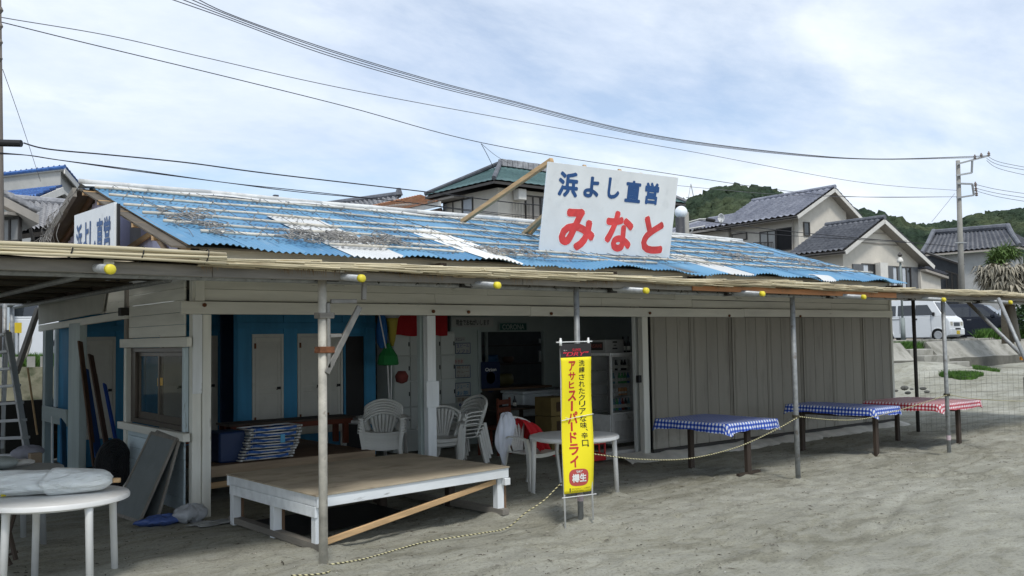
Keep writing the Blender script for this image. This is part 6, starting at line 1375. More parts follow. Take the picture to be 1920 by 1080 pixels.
for i, (u0, v0, u1, v1) in enumerate([(1010, 635, 1014, 643), (1010, 658, 1014, 678)]): a_ = pY(u0, v0, 15.55); b2 = pY(u1, v1, 15.55); k = MB(); k.box(a_.x, b2.x, 15.5, 15.55, b2.z, a_.z); tag(k.obj('wall_paper_strip', flat('bright strip', (.75, .78, .76))), ['short white strip on the kitchen back wall', 'long white strip on the kitchen back wall'][i], 'paper strip')
# freezer chest, wooden chairs, small table, crates
fz = thing('chest_freezer', 'white chest freezer in front of the kitchen opening', 'freezer', (10.8, 12.6, 0)); k = MB(); k.box(10.22, 11.5, 12.3, 12.9, .50, .88); k.obj('cabinet', mat('white freezer', (.52, .56, .57), .4), fz, bevel=.02); k = MB(); k.box(10.20, 11.52, 12.28, 12.92, .885, .93); k.obj('lid', mat('white freezer', (.52, .56, .57), .4), fz, bevel=.01)
k = MB(); k.box(10.3, 11.4, 12.35, 12.85, 0, .495); k.obj('stand', KD, fz)
def wchair(x, y, rz_, label):
    t = thing('wooden_chair', label, 'chair', (0, 0, 0)); mwd = wood('z', 'red')
    k = MB(); k.box(-.2, .2, -.2, .2, .41, .44); k.obj('seat', mwd, t, bevel=.005)
    for z in (.56, .68, .80): k = MB(); k.box(-.17, .17, .18, .2, z, z+.075); k.obj('back_slat', mwd, t)
    for sx in (-.19, .17):
        for sy, h_ in ((-.19, .409), (.17, .9)): k = MB(); k.box(sx, sx+.03, sy, sy+.03, 0, h_); k.obj('leg', mwd, t)
    t.location = (x, y, 0); t.rotation_euler = (0, 0, rz_)
wchair(9.15, 11.75, R(200), 'dark red wooden chair at the left of the kitchen table'); wchair(10.35, 11.6, R(170), 'dark red wooden chair in front of the white freezer')
kt = thing('wooden_table', 'dark wooden table with one bottle in front of the kitchen', 'table', (9.75, 12, 0)); k = MB(); k.box(9.3, 10.25, 11.8, 12.4, .67, .70); k.obj('tabletop', wood('x', 'dark'), kt)
for x in (9.34, 10.16):
    for y in (11.84, 12.3): k = MB(); k.box(x, x+.05, y, y+.05, 0, .669); k.obj('leg', wood('z', 'dark'), kt)
k = MB(); k.lathe([(.03, 0), (.03, .10), (.012, .15), (.012, .19)], (9.78, 12.0, .701), 10); k.lathe([(.031, .02), (.031, .08)], (9.78, 12.0, .701), 10, 1); tag(k.obj('bottle', [DR[4], LBL], smooth=True), 'dark bottle with white label on the wooden table by the kitchen', 'bottle')
for i, z in enumerate((.0, .30, .60)):
    t = thing('crate', ['lowest', 'middle', 'topmost'][i]+' ochre carton in the stack left of the fridge', 'carton', (9.95, 11.2, z), 'ochre cartons stacked left of the fridge'); k = MB(); k.box(9.75, 10.2, 11.05, 11.45, z+.002, z+.295); k.obj('box_body', mat('ochre carton', (.17, .125, .045), .8), t, bevel=.004)
    k = MB(); k.box(9.86, 10.02, 11.044, 11.049, z+.07, z+.22); k.obj('printed_mark', mat('brown print', (.05, .03, .015), .8), t)
# ---------------- lockers, red cloth, parasols
lk = thing('locker_cabinet', 'pale grey locker cabinet with rows of small doors under the red cloth', 'lockers', (8.7, 13.3, 0)); LM = mat('pale locker', (.50, .53, .50), .6, .06, 3)
k = MB(); k.box(8.10, 9.355, 13.1, 13.6, 0, 1.98); k.obj('cabinet', LM, lk)
zr = [.35, .73, 1.16, 1.58, 1.96]; xr = [8.11, 8.43, 8.745, 9.05, 9.35]
for j in range(4):
    for i in range(4):
        k = MB(); k.box(xr[i]+.006, xr[i+1]-.006, 13.078, 13.098, zr[j]+.012, zr[j+1]-.012); d = k.obj('locker_door', LM, lk, bevel=.004)
        k = MB(); k.box(xr[i+1]-.035, xr[i+1]-.02, 13.066, 13.077, (zr[j]+zr[j+1])/2-.03, (zr[j]+zr[j+1])/2+.04); k.obj('handle', BLACK, d)
    k = MB(); k.box(8.1, 9.355, 13.05, 13.10, zr[j]-.01, zr[j]+.008); k.obj('shelf_edge', LM, lk)
q = MB(); q.grid(lambda s, t: (7.95+1.15*s, 12.96+.015*math.sin(s*30), 2.36-.44*t+.015*math.sin(s*12)*t), 40, 6); tag(q.obj('red_cloth', mat('red banner cloth', (.30, .008, .012), .8, .15), smooth=True), 'red cloth banner hanging over the lockers', 'cloth')
pr = thing('display_parasol', 'tall figure of an ice cream cone with green and yellow parts beside the lockers', 'ice cream figure', (7.85, 12.9, 0))
k = MB(); k.lathe([(.02, 1.75), (.05, 1.85), (.09, 2.15), (.10, 2.2)], (7.88, 12.75, 0), 12); k.obj('cone', plain('yellow cone', (.40, .32, .04), .6), pr, smooth=True)
k = MB(); k.lathe([(.10, 2.2), (.15, 2.26), (.13, 2.38), (.05, 2.5)], (7.88, 12.75, 0), 14); k.obj('scoop', plain('white scoop', (.45, .45, .47), .6), pr, smooth=True)
k = MB(); k.lathe([(.02, 1.80), (.15, 1.60), (.17, 1.47), (.15, 1.45)], (7.80, 12.75, 0), 10); k.obj('green_shade', plain('green cloth', (.02, .20, .05), .8), pr)
k = MB(); k.lathe([(.05, 2.3), (.09, 2.0), (.08, 1.8), (.03, 1.72)], (7.72, 12.8, 0), 9); k.obj('blue_shade', plain('blue cloth', (.02, .12, .35), .8), pr)
k = MB(); k.tube([(7.76, 12.7, 1.45), (7.80, 12.7, .5)], .012, 6); k.tube([(7.83, 12.7, 1.45), (7.81, 12.7, .5)], .012, 6); k.obj('legs', WPOLE, pr)
k = MB(); k.tube([(7.55, 12.65, 2.4), (7.70, 12.65, 1.72)], .010, 6); k.obj('white_rod', WPOLE, pr)
k = MB(); k.lathe([(.02, 0), (.09, .03), (.11, .12), (.06, .2)], (8.02, 12.7, 1.15), 12); tag(k.obj('red_bag', plain('dull red bag', (.22, .05, .04), .8), smooth=True), 'dull red bag hanging beside the lockers', 'bag')
# ============================================================ left side clutter
SCR = mat('grey insect screen', (.16, .18, .18), .85, .1, 6)
def screen(p0, p1, p2, p3, label):                              # bottom left, bottom right, top right, top left
    t = thing('window_screen', label, 'window screen', tuple(p0), 'removed screens leaning under the window'); p0, p1, p2, p3 = map(Vector, (p0, p1, p2, p3)); n_ = (p1-p0).cross(p3-p0).normalized()
    for a_, b2 in ((p0, p1), (p1, p2), (p2, p3), (p3, p0)): k = MB(); k.bar(a_, b2, .035, .022, up=n_); k.obj('frame_bar', wood('z', 'grey'), t)
    k = MB(); k.quad(p0, p1, p2, p3); o = k.obj('mesh_panel', SCR, t); o.modifiers.new('t', 'SOLIDIFY').thickness = .004
screen((3.04, 10.70, .0), (3.10, 9.98, .0), (3.47, 9.98, .82), (3.45, 10.72, .84), 'front grey insect screen leaning against the wall under the window')
screen((3.20, 10.62, .0), (3.26, 9.93, .0), (3.50, 9.94, .84), (3.49, 10.64, .86), 'rear insect screen leaning against the wall behind the front one')
def blob(name, label, c, rx, ry, rz_, m, cat, seed=1, amp=.22):
    q = MB(); q.grid(lambda s, t: (c[0]+rx*math.cos(6.2832*s)*math.sin(3.1416*t)*(1+amp*math.sin(5*6.283*s+seed+t*4)), c[1]+ry*math.sin(6.2832*s)*math.sin(3.1416*t)*(1+amp*math.sin(3*6.283*s+seed*2)), c[2]+rz_*math.cos(3.1416*t)*(1+amp*math.sin(4*6.283*s+seed+t*5))+rz_*amp*1.3*abs(math.sin(11*6.283*s+t*9+seed))*math.sin(3.1416*t)-rz_*amp*.9*abs(math.cos(7*6.283*s-t*14))*math.sin(3.1416*t)), 56, 22); return tag(q.obj(name, m, smooth=True), label, cat)
blob('plastic_bag', 'crumpled white plastic bag on the sand below the leaning screens', (3.52, 9.72, .06), .16, .12, .09, plain('milky plastic', (.42, .44, .46), .3), 'bag', 1)
blob('plastic_bag', 'crumpled blue plastic sheet on the sand beside the white bag', (3.25, 9.75, .03), .24, .10, .05, plain('blue plastic sheet', (.07, .12, .32), .3), 'plastic sheet', 3)
blob('plastic_sheet', 'flat translucent plastic lying on the sand in front of the corner post', (3.62, 9.35, .01), .22, .14, .015, plain('greyish plastic film', (.30, .31, .30), .25), 'plastic sheet', 4)
# round dark woven basket lid / tyre
t = thing('basket', 'round dark woven basket leaning behind the left table', 'basket', (3.0, 11.4, .35)); bc_ = pD(212, 872, 11.1)
k = MB()
for j in range(9): r_ = .03+j*.034; k.tube([(bc_.x+r_*math.cos(a_)*.8, bc_.y+.0+r_*math.cos(a_)*.5, bc_.z+r_*math.sin(a_)) for a_ in np.linspace(0, 6.2832, 25)], .018, 5, cap=False)
k.obj('coils', mat('black woven cane', (.03, .03, .032), .8), t, smooth=True)
k = MB()
for i in range(10): a_ = i*.628; k.tube([(bc_.x, bc_.y-.02, bc_.z), (bc_.x+.3*math.cos(a_)*.8, bc_.y-.02+.3*math.cos(a_)*.5, bc_.z+.3*math.sin(a_))], .006, 4)
k.obj('ribs', mat('black woven cane', (.03, .03, .032), .8), t)
# boards leaning inside the open side
lb = [((158, 690), (185, 860), .16, (.02, .07, .22), 'tall blue board leaning inside the open side of the hut'), ((150, 640), (178, 875), .09, (.09, .05, .03), 'long dark brown plank leaning behind the wide post'), ((196, 720), (222, 850), .07, (.015, .06, .30), 'bright blue narrow board leaning at the right of the planks'), ((178, 700), (205, 862), .08, (.22, .21, .19), 'grey narrow plank leaning among the blue boards'), ((170, 665), (206, 870), .10, (.06, .035, .025), 'dark red brown plank leaning across the blue boards'), ((118, 790), (120, 880), .14, (.03, .13, .26), 'light blue board standing behind the low side rail')]
for i, (a_, b2, w_, c, lab) in enumerate(lb):
    A_, B_ = pD(*a_, 12.9-.08*i), pD(*b2, 12.3-.1*i); k = MB(); k.bar(A_, B_, w_, .025, up=(.6, -.8, 0)); tag(k.obj('leaning_board', mat('board %d' % i, c, .6, .15, 8, stretch=WZ), bevel=.004), lab, 'board', 'boards leaning inside the open side')
k = MB(); k.tube([pD(98, 780, 14.2), pD(98, 885, 14.2)], .02, 6); tag(k.obj('white_pole', WPOLE), 'thin white pole standing inside the open side', 'pole')
# step ladder
ld = thing('stepladder', 'aluminium stepladder standing at the left edge', 'stepladder', tuple(pD(20, 860, 13.9)[:2])+(0,)); AL = plain('dull aluminium', (.52, .53, .54), .45, .15)
rt, rb = pD(14, 622, 13.9), pD(54, 850, 13.6); off = pD(-75, 635, 14.6)-pD(14, 622, 13.9)
k = MB(); k.bar(rt, rb-Z*.12, .10, .04); k.obj('rail', AL, ld, bevel=.004); k = MB(); k.bar(rt+off, rb+off-Z*.05, .07, .035); k.obj('rail', AL, ld)
for i in range(8):
    f = .02+i*.142; p = rt.lerp(rb, f); k = MB(); k.bar(p, p+off, .13, .04); k.obj('step', AL, ld, bevel=.003)
k = MB(); k.bar(rt+Z*.02, pD(4, 840, 14.6), .05, .03); k.obj('rear_leg', AL, ld)
k = MB(); k.tube([pD(52, 690, 14.8), pD(70, 815, 14.4)], .016, 7); tag(k.obj('bamboo_stick', wood('z', 'tan')), 'thin bamboo stick leaning beside the stepladder', 'stick')
blob('white_sack', 'pale sack lying behind the grey plastic table', tuple(pD(52, 848, 12.6)), .20, .1, .09, plain('pale sack', (.36, .36, .42), .8), 'sack', 2, .1)
blob('bucket_lid', 'grey lidded tub on the grey plastic table', tuple(pZ(2, 868, .76)), .14, .12, .06, plain('greyish tub', (.26, .29, .28), .5), 'tub', 2, .04)
blob('crumpled_bag', 'white crumpled bag beside the lidded tub', tuple(pZ(35, 868, .74)), .12, .06, .03, plain('off white bag', (.50, .49, .46), .7), 'bag', 5, .2)
k = MB(); p = pD(66, 858, 12.0); k.box(p.x-.07, p.x+.07, p.y-.07, p.y+.07, p.z-.10, p.z+.06); tag(k.obj('cardboard_box', mat('cardboard', (.34, .26, .18), .8), bevel=.005), 'small tan cardboard box behind the grey plastic table', 'box')
k = MB(); k.box(-3, 5.6, 17.6, 17.7, 0.0, .92); tag(k.obj('dark_shade_sheet', mat('black tarpaulin', (.018, .018, .016), .7)), 'black tarpaulin hanging on the sea wall behind the stepladder', 'shade sheet')  # black sheet added to stand in for the shaded hollow below the wall
# fence pickets on the wall at left
pkf = thing('picket_fence', 'low pale picket fence on top of the sea wall at the left', 'fence', (2.5, 18.6, ROADZ))
for i in range(26): k = MB(); x = -1.5+i*.22; k.box(x, x+.13, 18.6, 18.64, ROADZ, ROADZ+.22); k.obj('picket', mat('pale concrete picket', (.40, .40, .37), .9), pkf)
k = MB(); k.tube([pD(0, 572, 17), pD(56, 569, 17)], .05, 8); k.tube([pD(22, 572, 17.1), pD(24, 680, 17.1)], .04, 8); tag(k.obj('pipe_frame', PIPE, smooth=True), 'galvanised pipe frame behind the stepladder', 'pipe frame')
k = MB(); k.tube([pD(58, 612, 17), pD(57, 640, 17.), pD(50, 665, 17), pD(34, 683, 17), pD(26, 690, 17)], .03, 8); tag(k.obj('hose', PIPEW, smooth=True), 'pale bent hose hanging by the timber brace', 'hose')
# ============================================================ vehicles
def car(name, label, loc, rz_, L_, W_, H_, prof, belt, taper, body, glassw, wheels, extras=None, cat='car', wr=.28):
    t = thing(name, label, cat, (0, 0, 0))
    def hw(z): return W_/2 if z <= belt else W_/2-(z-belt)*taper
    def hw2(z): return hw(z)-(.04 if z < .3 else 0)
    def clip(pf, up):
        o_ = []
        for i in range(len(pf)):
            (xa, za), (xb, zb) = pf[i], pf[(i+1) % len(pf)]; ia, ib = ((za >= belt) == up or za == belt), ((zb >= belt) == up or zb == belt)
            if ia: o_.append((xa, za))
            if ia != ib: f = (belt-za)/(zb-za); o_.append((xa+(xb-xa)*f, belt))
        return o_
    pu = clip(prof, True); ku = len(pu); q = MB(); q.add([(x, -hw(z), z) for x, z in pu]+[(x, hw(z), z) for x, z in pu], [tuple(range(ku)), tuple(range(ku, 2*ku))[::-1]]+[(i, ku+i, ku+(i+1) % ku, (i+1) % ku) for i in range(ku)])
    q.obj('cabin_shell', body, t, bevel=.02)
    prof = clip(prof, False)
    q = MB(); k = len(prof); vs = [(x, -hw(z), z) for x, z in prof]+[(x, hw(z), z) for x, z in prof]
    q.add(vs, [tuple(range(k)), tuple(range(k, 2*k))[::-1]]+[(i, k+i, k+(i+1) % k, (i+1) % k) for i in range(k)]); o = q.obj('body', body, t, bevel=.03); o.modifiers['bevel'].segments = 2
    for poly, nm in glassw:
        for s in (-1, 1):
            q = MB(); q.prism([(x, s*(hw(z)+.012), z) for x, z in poly], (0, -s*.02, 0)); q.obj(nm, DGLASS, t)
    for x in wheels:
        for s in (-1, 1):
            q = MB(); q.lathe([(wr*.62, -.08), (wr*.95, -.085), (wr, -.06), (wr, .06), (wr*.95, .085), (wr*.62, .08)], (0, 0, 0), 24); q.v = [(x+a, s*(W_/2-.10)+c, wr+b_) for a, b_, c in q.v]; w_ = q.obj('wheel', mat('tyre rubber', (.02, .02, .02), .9), t, smooth=True)
            q = MB(); q.lathe([(.001, .10), (.05, .105), (wr*.52, .085), (wr*.66, .105), (wr*.68, .05), (.001, .05)], (0, 0, 0), 20); q.v = [(x+a, s*(W_/2-.10)+(c if s > 0 else -c), wr+b_) for a, b_, c in q.v]; q.obj('rim', plain('steel wheel cover', (.45, .46, .47), .35, .4), w_, smooth=True)
            q = MB(); q.tube([(x+(wr+.04)*math.cos(a), s*(W_/2+.002), wr+(wr+.04)*math.sin(a)) for a in np.linspace(-.1, 3.24, 16)], .022, 5); q.obj('wheel_arch', body, t)
    q = MB(); q.box(min(wheels), max(wheels), -W_/2+.1, W_/2-.1, .14, .5); q.obj('chassis', BLACK, t)
    if extras: extras(t, hw)
    t.location = loc; t.rotation_euler = (0, 0, rz_); return t
def notch(x, wr): return [(x+(wr+.045)*math.cos(a), wr+(wr+.045)*math.sin(a)) for a in np.linspace(math.pi+.35, -.35, 10)][::1]
VW = mat('white car paint', (.74, .76, .77), .3, .02, bump=0, spec=.6, rndv=0); DK = mat('dark navy car paint', (.012, .016, .028), .2, .02, bump=0, spec=.7, rndv=0)
vp = [(-1.66, .22), (-1.66, .9), (-1.62, 1.35), (-1.50, 1.80), (-1.3, 1.87), (.7, 1.87), (.95, 1.80), (1.38, 1.12), (1.58, 1.00), (1.66, .86), (1.68, .45), (1.62, .24), (1.56, .24)]
vp = vp + notch(1.15, .27)[::-1] + notch(-1.15, .27)[::-1]
def vex(t, hw):
    q = MB(); q.prism([(.99, -.62, 1.72), (.99, .62, 1.72), (1.385, .67, 1.14), (1.385, -.67, 1.14)], (.012, 0, .008)); q.obj('windscreen', DGLASS, t)
    for s in (-1, 1): q = MB(); q.box(1.60, 1.672, s*.52-.13, s*.52+.13, .66, .86); q.obj('headlight', plain('headlamp glass', (.42, .40, .34), .15), t, bevel=.02)
    q = MB(); q.box(1.66, 1.685, -.3, .3, .66, .82); q.obj('grille', plain('dark grille', (.06, .07, .08), .4), t)
    q = MB(); q.box(1.55, 1.72, -.72, .72, .26, .56); q.obj('bumper', VW, t, bevel=.03)
    q = MB(); q.box(1.722, 1.728, -.28, .28, .50, .57); q.obj('lower_vent', BLACK, t)
    q = MB(); q.box(1.722, 1.732, -.17, .17, .30, .46); q.obj('number_plate', plain('yellow plate', (.70, .50, .03), .5), t)
    q = MB(); 
    for s in (-1, 1): q.box(-1.5, -.55, s*(hw(1)+.006)-.004, s*(hw(1)+.006)+.004, .98, 1.005)
    q.obj('sliding_rail', BLACK, t)
    for s in (-1, 1):
        for x in (.10,): q = MB(); q.box(x, x+.16, s*(hw(.9)+.012)-.012, s*(hw(.9)+.012)+.012, .96, 1.02); q.obj('door_handle', BLACK, t)
        for x in (-.55, .02, .86): q = MB(); q.box(x, x+.012, s*(hw(1.)+.002)-.003, s*(hw(1.)+.002)+.003, .35, 1.15); q.obj('door_gap', BLACK, t)
        q = MB(); q.box(.95, 1.05, s*.78-.05, s*.78+.05, 1.12, 1.28); q.obj('mirror', BLACK, t, bevel=.02)
vloc = pD(1724, 634, 42.0); vdir = math.atan2(vloc.y, vloc.x)-math.pi/2-R(24)
vg = [([(-1.52, 1.16), (-.72, 1.16), (-.72, 1.62), (-1.42, 1.62)], 'side_window'), ([(-.62, 1.16), (.02, 1.16), (.02, 1.62), (-.62, 1.62)], 'side_window'), ([(.18, 1.16), (1.0, 1.16), (.70, 1.62), (.18, 1.62)], 'side_window')]
van = car('white_van', 'small white van parked above the sea wall at the end of the hut', (vloc.x, vloc.y, ROADZ+.02), vdir, 3.3, 1.48, 1.88, vp, 1.1, .16, VW, vg, [-1.15, 1.15], vex, 'van', .27)
mp_ = [(-2.3, .3), (-2.3, 1.0), (-2.2, 1.55), (-1.95, 1.80), (.2, 1.82), (.55, 1.74), (1.25, 1.15), (2.05, .98), (2.32, .78), (2.35, .35), (2.0, .28)] + notch(1.45, .33)[::-1] + notch(-1.45, .33)[::-1]
def mex(t, hw):
    q = MB(); q.prism([(.62, -.62, 1.68), (.62, .62, 1.68), (1.22, .72, 1.18), (1.22, -.72, 1.18)], (.02, 0, .015)); q.obj('windscreen', DGLASS, t)
    for s in (-1, 1): q = MB(); q.box(2.1, 2.3, s*.65-.15, s*.65+.15, .74, .9); q.obj('headlight', plain('clear lamp', (.5, .5, .5), .1), t, bevel=.02)
    q = MB(); 
    for s in (-1, 1): q.box(-.9, .9, s*.855-.01, s*.855+.01, .42, .45)
    q.obj('sill_trim', plain('chrome strip', (.35, .35, .36), .3, .5), t)
    for s in (-1, 1): q = MB(); q.box(.9, 1.05, s*.95-.08, s*.95+.08, 1.1, 1.25); q.obj('mirror', DK, t, bevel=.02)
    for s in (-1, 1): q = MB(); q.box(-.2, .0, s*.865-.012, s*.865+.012, .98, 1.02); q.obj('door_handle', plain('chrome strip', (.35, .35, .36), .3, .5), t)
mg_ = [([(-2.1, 1.15), (-1.2, 1.15), (-1.2, 1.62), (-1.9, 1.62)], 'side_window'), ([(-1.1, 1.15), (-.1, 1.15), (-.1, 1.64), (-1.1, 1.64)], 'side_window'), ([(.0, 1.15), (1.0, 1.15), (.5, 1.6), (.0, 1.64)], 'side_window')]
p = pD(1830, 632, 47); md = math.atan2(p.y, p.x)-math.pi/2-R(12)
mv = car('people_carrier', 'dark navy people carrier parked right of the white van', (p.x, p.y, ROADZ+.02), md, 4.6, 1.75, 1.82, mp_, 1.1, .22, DK, mg_, [-1.45, 1.45], mex, 'car', .33)
p = pD(1948, 632, 55)
SV = mat('silver car paint', (.40, .42, .45), .25, .02, bump=0, spec=.6)
sv = car('silver_car', 'silver car at the right edge behind the dark people carrier', (p.x, p.y, ROADZ+.02), md+.3, 4.6, 1.75, 1.82, mp_, 1.1, .22, SV, mg_, [-1.45, 1.45], None, 'car', .33)
p = pD(1842, 612, 62)
car('white_car', 'white car far behind the dark people carrier', (p.x, p.y, ROADZ+.02), md+1.2, 4.6, 1.75, 1.82, mp_, 1.1, .22, VW, mg_, [-1.45, 1.45], None, 'car', .33)
# truck glimpsed at the left behind the stepladder
p = pD(40, 635, 24); car('white_truck', 'white vehicle glimpsed behind the stepladder at the left', (p.x, p.y, ROADZ+.02), R(150), 3.3, 1.48, 1.88, vp, 1.1, .16, VW, vg, [-1.15, 1.15], None, 'van', .27)
k = MB(); a_, b_ = pD(18, 605, 21.5), pD(44, 624, 21.5); k.box(a_.x, b_.x, a_.y, a_.y+.04, b_.z, a_.z); ys = thing('yellow_sign', 'small yellow sign in front of the white vehicle at the left', 'sign', tuple(a_)); k.obj('plate', plain('yellow plate', (.70, .50, .03), .5), ys)
k = MB(); k.tube([(a_.x+.2, a_.y+.06, ROADZ), (a_.x+.2, a_.y+.06, a_.z)], .02, 6); k.obj('post', PIPE, ys)
# ============================================================ poles, lamps, wires
POLEM = mat('concrete utility pole', (.30, .29, .26), .9, .12, 3)
up = thing('utility_pole', 'concrete utility pole with double crossarms at the right', 'utility pole', tuple(pD(1800, 600, 52)[:2])+(1.5,))
a_, b_ = pD(1796, 301, 52), pD(1803, 560, 52); k = MB(); k.tube([Vector((b_.x, b_.y, 1.3)), a_], [.19, .11], 14); k.obj('pole', POLEM, up, smooth=True)
def P52(u, v): return pD(u, v, 51.8)
STL = plain('galvanised crossarm', (.33, .34, .34), .5, .4)
for a, b2 in (((1793, 308), (1854, 292)), ((1793, 329), (1822, 324)), ((1822, 324), (1823, 302)), ((1794, 344), (1823, 345)), ((1794, 371), (1826, 366)), ((1823, 345), (1826, 366))):
    k = MB(); k.bar(P52(*a), P52(*b2), .09, .09); k.obj('crossarm', STL, up)
for u, v in ((1828, 297), (1840, 294), (1854, 291), (1829, 348), (1830, 357), (1831, 366)):
    k = MB(); p = P52(u, v); k.lathe([(.05, -.05), (.09, 0), (.05, .05), (.09, .1), (.05, .15), (.03, .22)], tuple(p), 8); k.obj('insulator', plain('brown insulator', (.20, .16, .14), .4), up)
k = MB(); k.bar(P52(1790, 455), P52(1812, 455), .06, .06); k.obj('crossarm', STL, up)
lp = thing('utility_pole', 'pole at the extreme left edge with a dark cable joint box', 'utility pole', tuple(pD(-2, 600, 20)[:2])+(1.2,))
k = MB(); a_, b_ = pD(-4, -60, 20), pD(2, 470, 20); k.tube([Vector((b_.x, b_.y, 1)), b_, a_], [.075, .07, .06], 12); k.obj('pole', mat('weathered timber pole', (.16, .14, .12), .9, .3, 10, stretch=WZ), lp, smooth=True)
k = MB(); k.tube([pD(0, 268, 19.5), pD(40, 269, 19.5)], .075, 10); k.obj('joint_box', BLACK, lp)
p = pD(1, 15, 19.8); k = MB()
for i in range(4): k.lathe([(.02, -.12), (.06, -.05), (.03, .02)], (p.x, p.y, p.z+i*-.35), 8)
k.obj('insulator', mat('weathered timber pole', (.16, .14, .12)), lp)
gl_ = thing('globe_lamp', 'white globe street lamp behind the right edge of the big sign', 'street lamp', tuple(pD(1277, 440, 24)[:2])+(1.4,)); D_ = 24
k = MB(); c_ = pD(1277, 398, D_); k.grid(lambda s, t: (c_.x+.165*math.cos(6.2832*s)*math.sin(3.1416*t), c_.y+.165*math.sin(6.2832*s)*math.sin(3.1416*t), c_.z+.165*math.cos(3.1416*t)), 24, 14); k.obj('globe', plain('white globe', (.72, .74, .75), .15), gl_, smooth=True)
k = MB(); k.tube([Vector((c_.x-.05, c_.y, 1.4)), Vector((c_.x-.05, c_.y, c_.z-.15))], .12, 12); k.obj('pole', plain('black lamp pole', (.04, .04, .045), .6, stain=(.15, .15, .14)), gl_, smooth=True)
sp_ = thing('street_lamp', 'grey pole with a small dark horizontal street lamp beside the globe lamp', 'street lamp', tuple(pD(1290, 440, 28)[:2])+(1.4,)); D_ = 28
a_ = pD(1287, 398, D_); k = MB(); k.tube([Vector((a_.x, a_.y, 1.4)), a_], .07, 10); k.obj('pole', POLEM, sp_, smooth=True)
k = MB(); k.tube([pD(1290, 417, D_), pD(1312, 411, D_), pD(1324, 411, D_)], .025, 6); k.tube([pD(1280, 431, D_), pD(1322, 424, D_)], .025, 6); k.tube([pD(1292, 440, D_), pD(1303, 426, D_)], .02, 6); k.obj('arm', STL, sp_)
k = MB(); k.bar(pD(1323, 411, D_), pD(1341, 414, D_), .13, .09); k.obj('lamp_head', BLACK, sp_, bevel=.03)
ds = thing('satellite_dish', 'white satellite dish on the eave of the beige house', 'satellite dish', tuple(pD(1352, 410, 50))); c_ = pD(1352, 409, 50)
fw_ = (Vector((0, 0, CH))-c_).normalized(); r1 = fw_.cross(Z).normalized(); r2 = r1.cross(fw_)
k = MB(); k.grid(lambda s, t: c_+r1*(.18*1.0*t*math.cos(6.2832*s)*.95)+r2*(.24*t*math.sin(6.2832*s))-fw_*(.10*(1-t*t)), 20, 5); o = k.obj('dish', plain('white dish', (.60, .61, .61), .5), ds, smooth=True); o.modifiers.new('t', 'SOLIDIFY').thickness = .02
k = MB(); k.tube([c_-r2*.1, c_-r2*.42-fw_*.1], .025, 6); k.obj('arm', STL, ds)
dp = thing('garden_lamp', 'slim lamp post with a small white hood above the sea wall', 'lamp post', tuple(pD(1688, 610, 40)[:2])+(ROADZ,)); D_ = 40
a_ = pD(1688, 492, D_); k = MB(); k.tube([Vector((a_.x, a_.y, ROADZ)), Vector((a_.x, a_.y, 2.5))], .10, 10); k.tube([Vector((a_.x, a_.y, 2.5)), a_], .045, 10); k.obj('post', mat('grey green lamp pole', (.22, .25, .24), .6), dp, smooth=True)
k = MB(); k.lathe([(.14, 0), (.12, .1), (.07, .2), (.02, .24)], tuple(a_), 12); k.obj('hood', TRIM, dp, smooth=True)
k = MB(); k.lathe([(.02, .2), (.10, .32), (.02, .44)], tuple(a_), 6); k.obj('finial', DTRIM, dp)
mt = pD(1296, 371, 230); k = MB()
for s in (-1, 1): k.tube([mt+Vector((s*1.6, 0, -2)), mt+Vector((0, 0, 3.5))], .12, 4)
k.bar(mt+Vector((-1.8, 0, 0)), mt+Vector((1.8, 0, 0)), .15, .15); mt2 = pD(1278, 368, 230)
tag(k.obj('lattice_mast', STL), 'distant lattice mast on the hill above the globe lamp', 'mast')
WIREM = mat('black cable', (.025, .025, .028), .7); WIREG = mat('grey cable', (.12, .12, .13), .7)
def wire(pix, d0, d1, r, label, m=WIREM, group='overhead cables crossing the sky'):
    n = len(pix); us = [p[0] for p in pix]; vs_ = [p[1] for p in pix]; out_ = []
    P_ = [Vector((u, v, 0)) for u, v in pix]
    for i in range(n-1):
        for k_ in range(8):
            t = k_/8; p0, p1, p2, p3 = P_[max(i-1, 0)], P_[i], P_[i+1], P_[min(i+2, n-1)]; out_.append(.5*((2*p1)+(-p0+p2)*t+(2*p0-5*p1+4*p2-p3)*t*t+(-p0+3*p1-3*p2+p3)*t*t*t))
    out_.append(P_[-1]); u0, u1 = out_[0].x, out_[-1].x
    pts = []; rs = []
    for p in out_:
        f = (p.x-u0)/(u1-u0); iv = (1-f)/d0+f/d1; d = 1/iv; pts.append(pD(p.x, p.y, d)); rs.append(r)
    q = MB(); q.tube(pts, rs, 5); tag(q.obj('cable', m), label, 'cable', group)
wire([(-60, 18), (5, 33), (200, 66), (385, 108), (640, 165), (1000, 232), (1300, 285), (1600, 340), (1794, 357)], 20, 52, .011, 'thin grey cable, upper of the two from the top left corner', WIREG)
wire([(-60, 28), (0, 41), (150, 78), (400, 138), (650, 200), (905, 268), (1250, 325), (1550, 366), (1794, 369)], 20, 52, .012, 'black cable falling from the left edge past the green roofed house')
for i, dv_ in enumerate((0, 4.5, 9, 12)):
    wire([(290+i*16, -12+i*-3), (420, 33-dv_*.9), (600, 99-dv_*1.0), (800, 158-dv_*.85), (950, 195-dv_*.7), (1150, 244-dv_*.55), (1300, 270-dv_*.4), (1500, 292-dv_*.25), (1650, 299-dv_*.1), (1828+i*9, 296-i*1.5)], 17, 51.8, .010, ['lowest', 'second', 'third', 'uppermost'][i]+' of the four cables running from the top edge to the utility pole', WIREG)
wire([(44, 268), (75, 277), (120, 283), (200, 290), (350, 305), (500, 325), (800, 360), (960, 380), (1100, 392), (1300, 412), (1500, 436), (1790, 462)], 19, 46, .016, 'thick black cable starting from the joint box at the left')
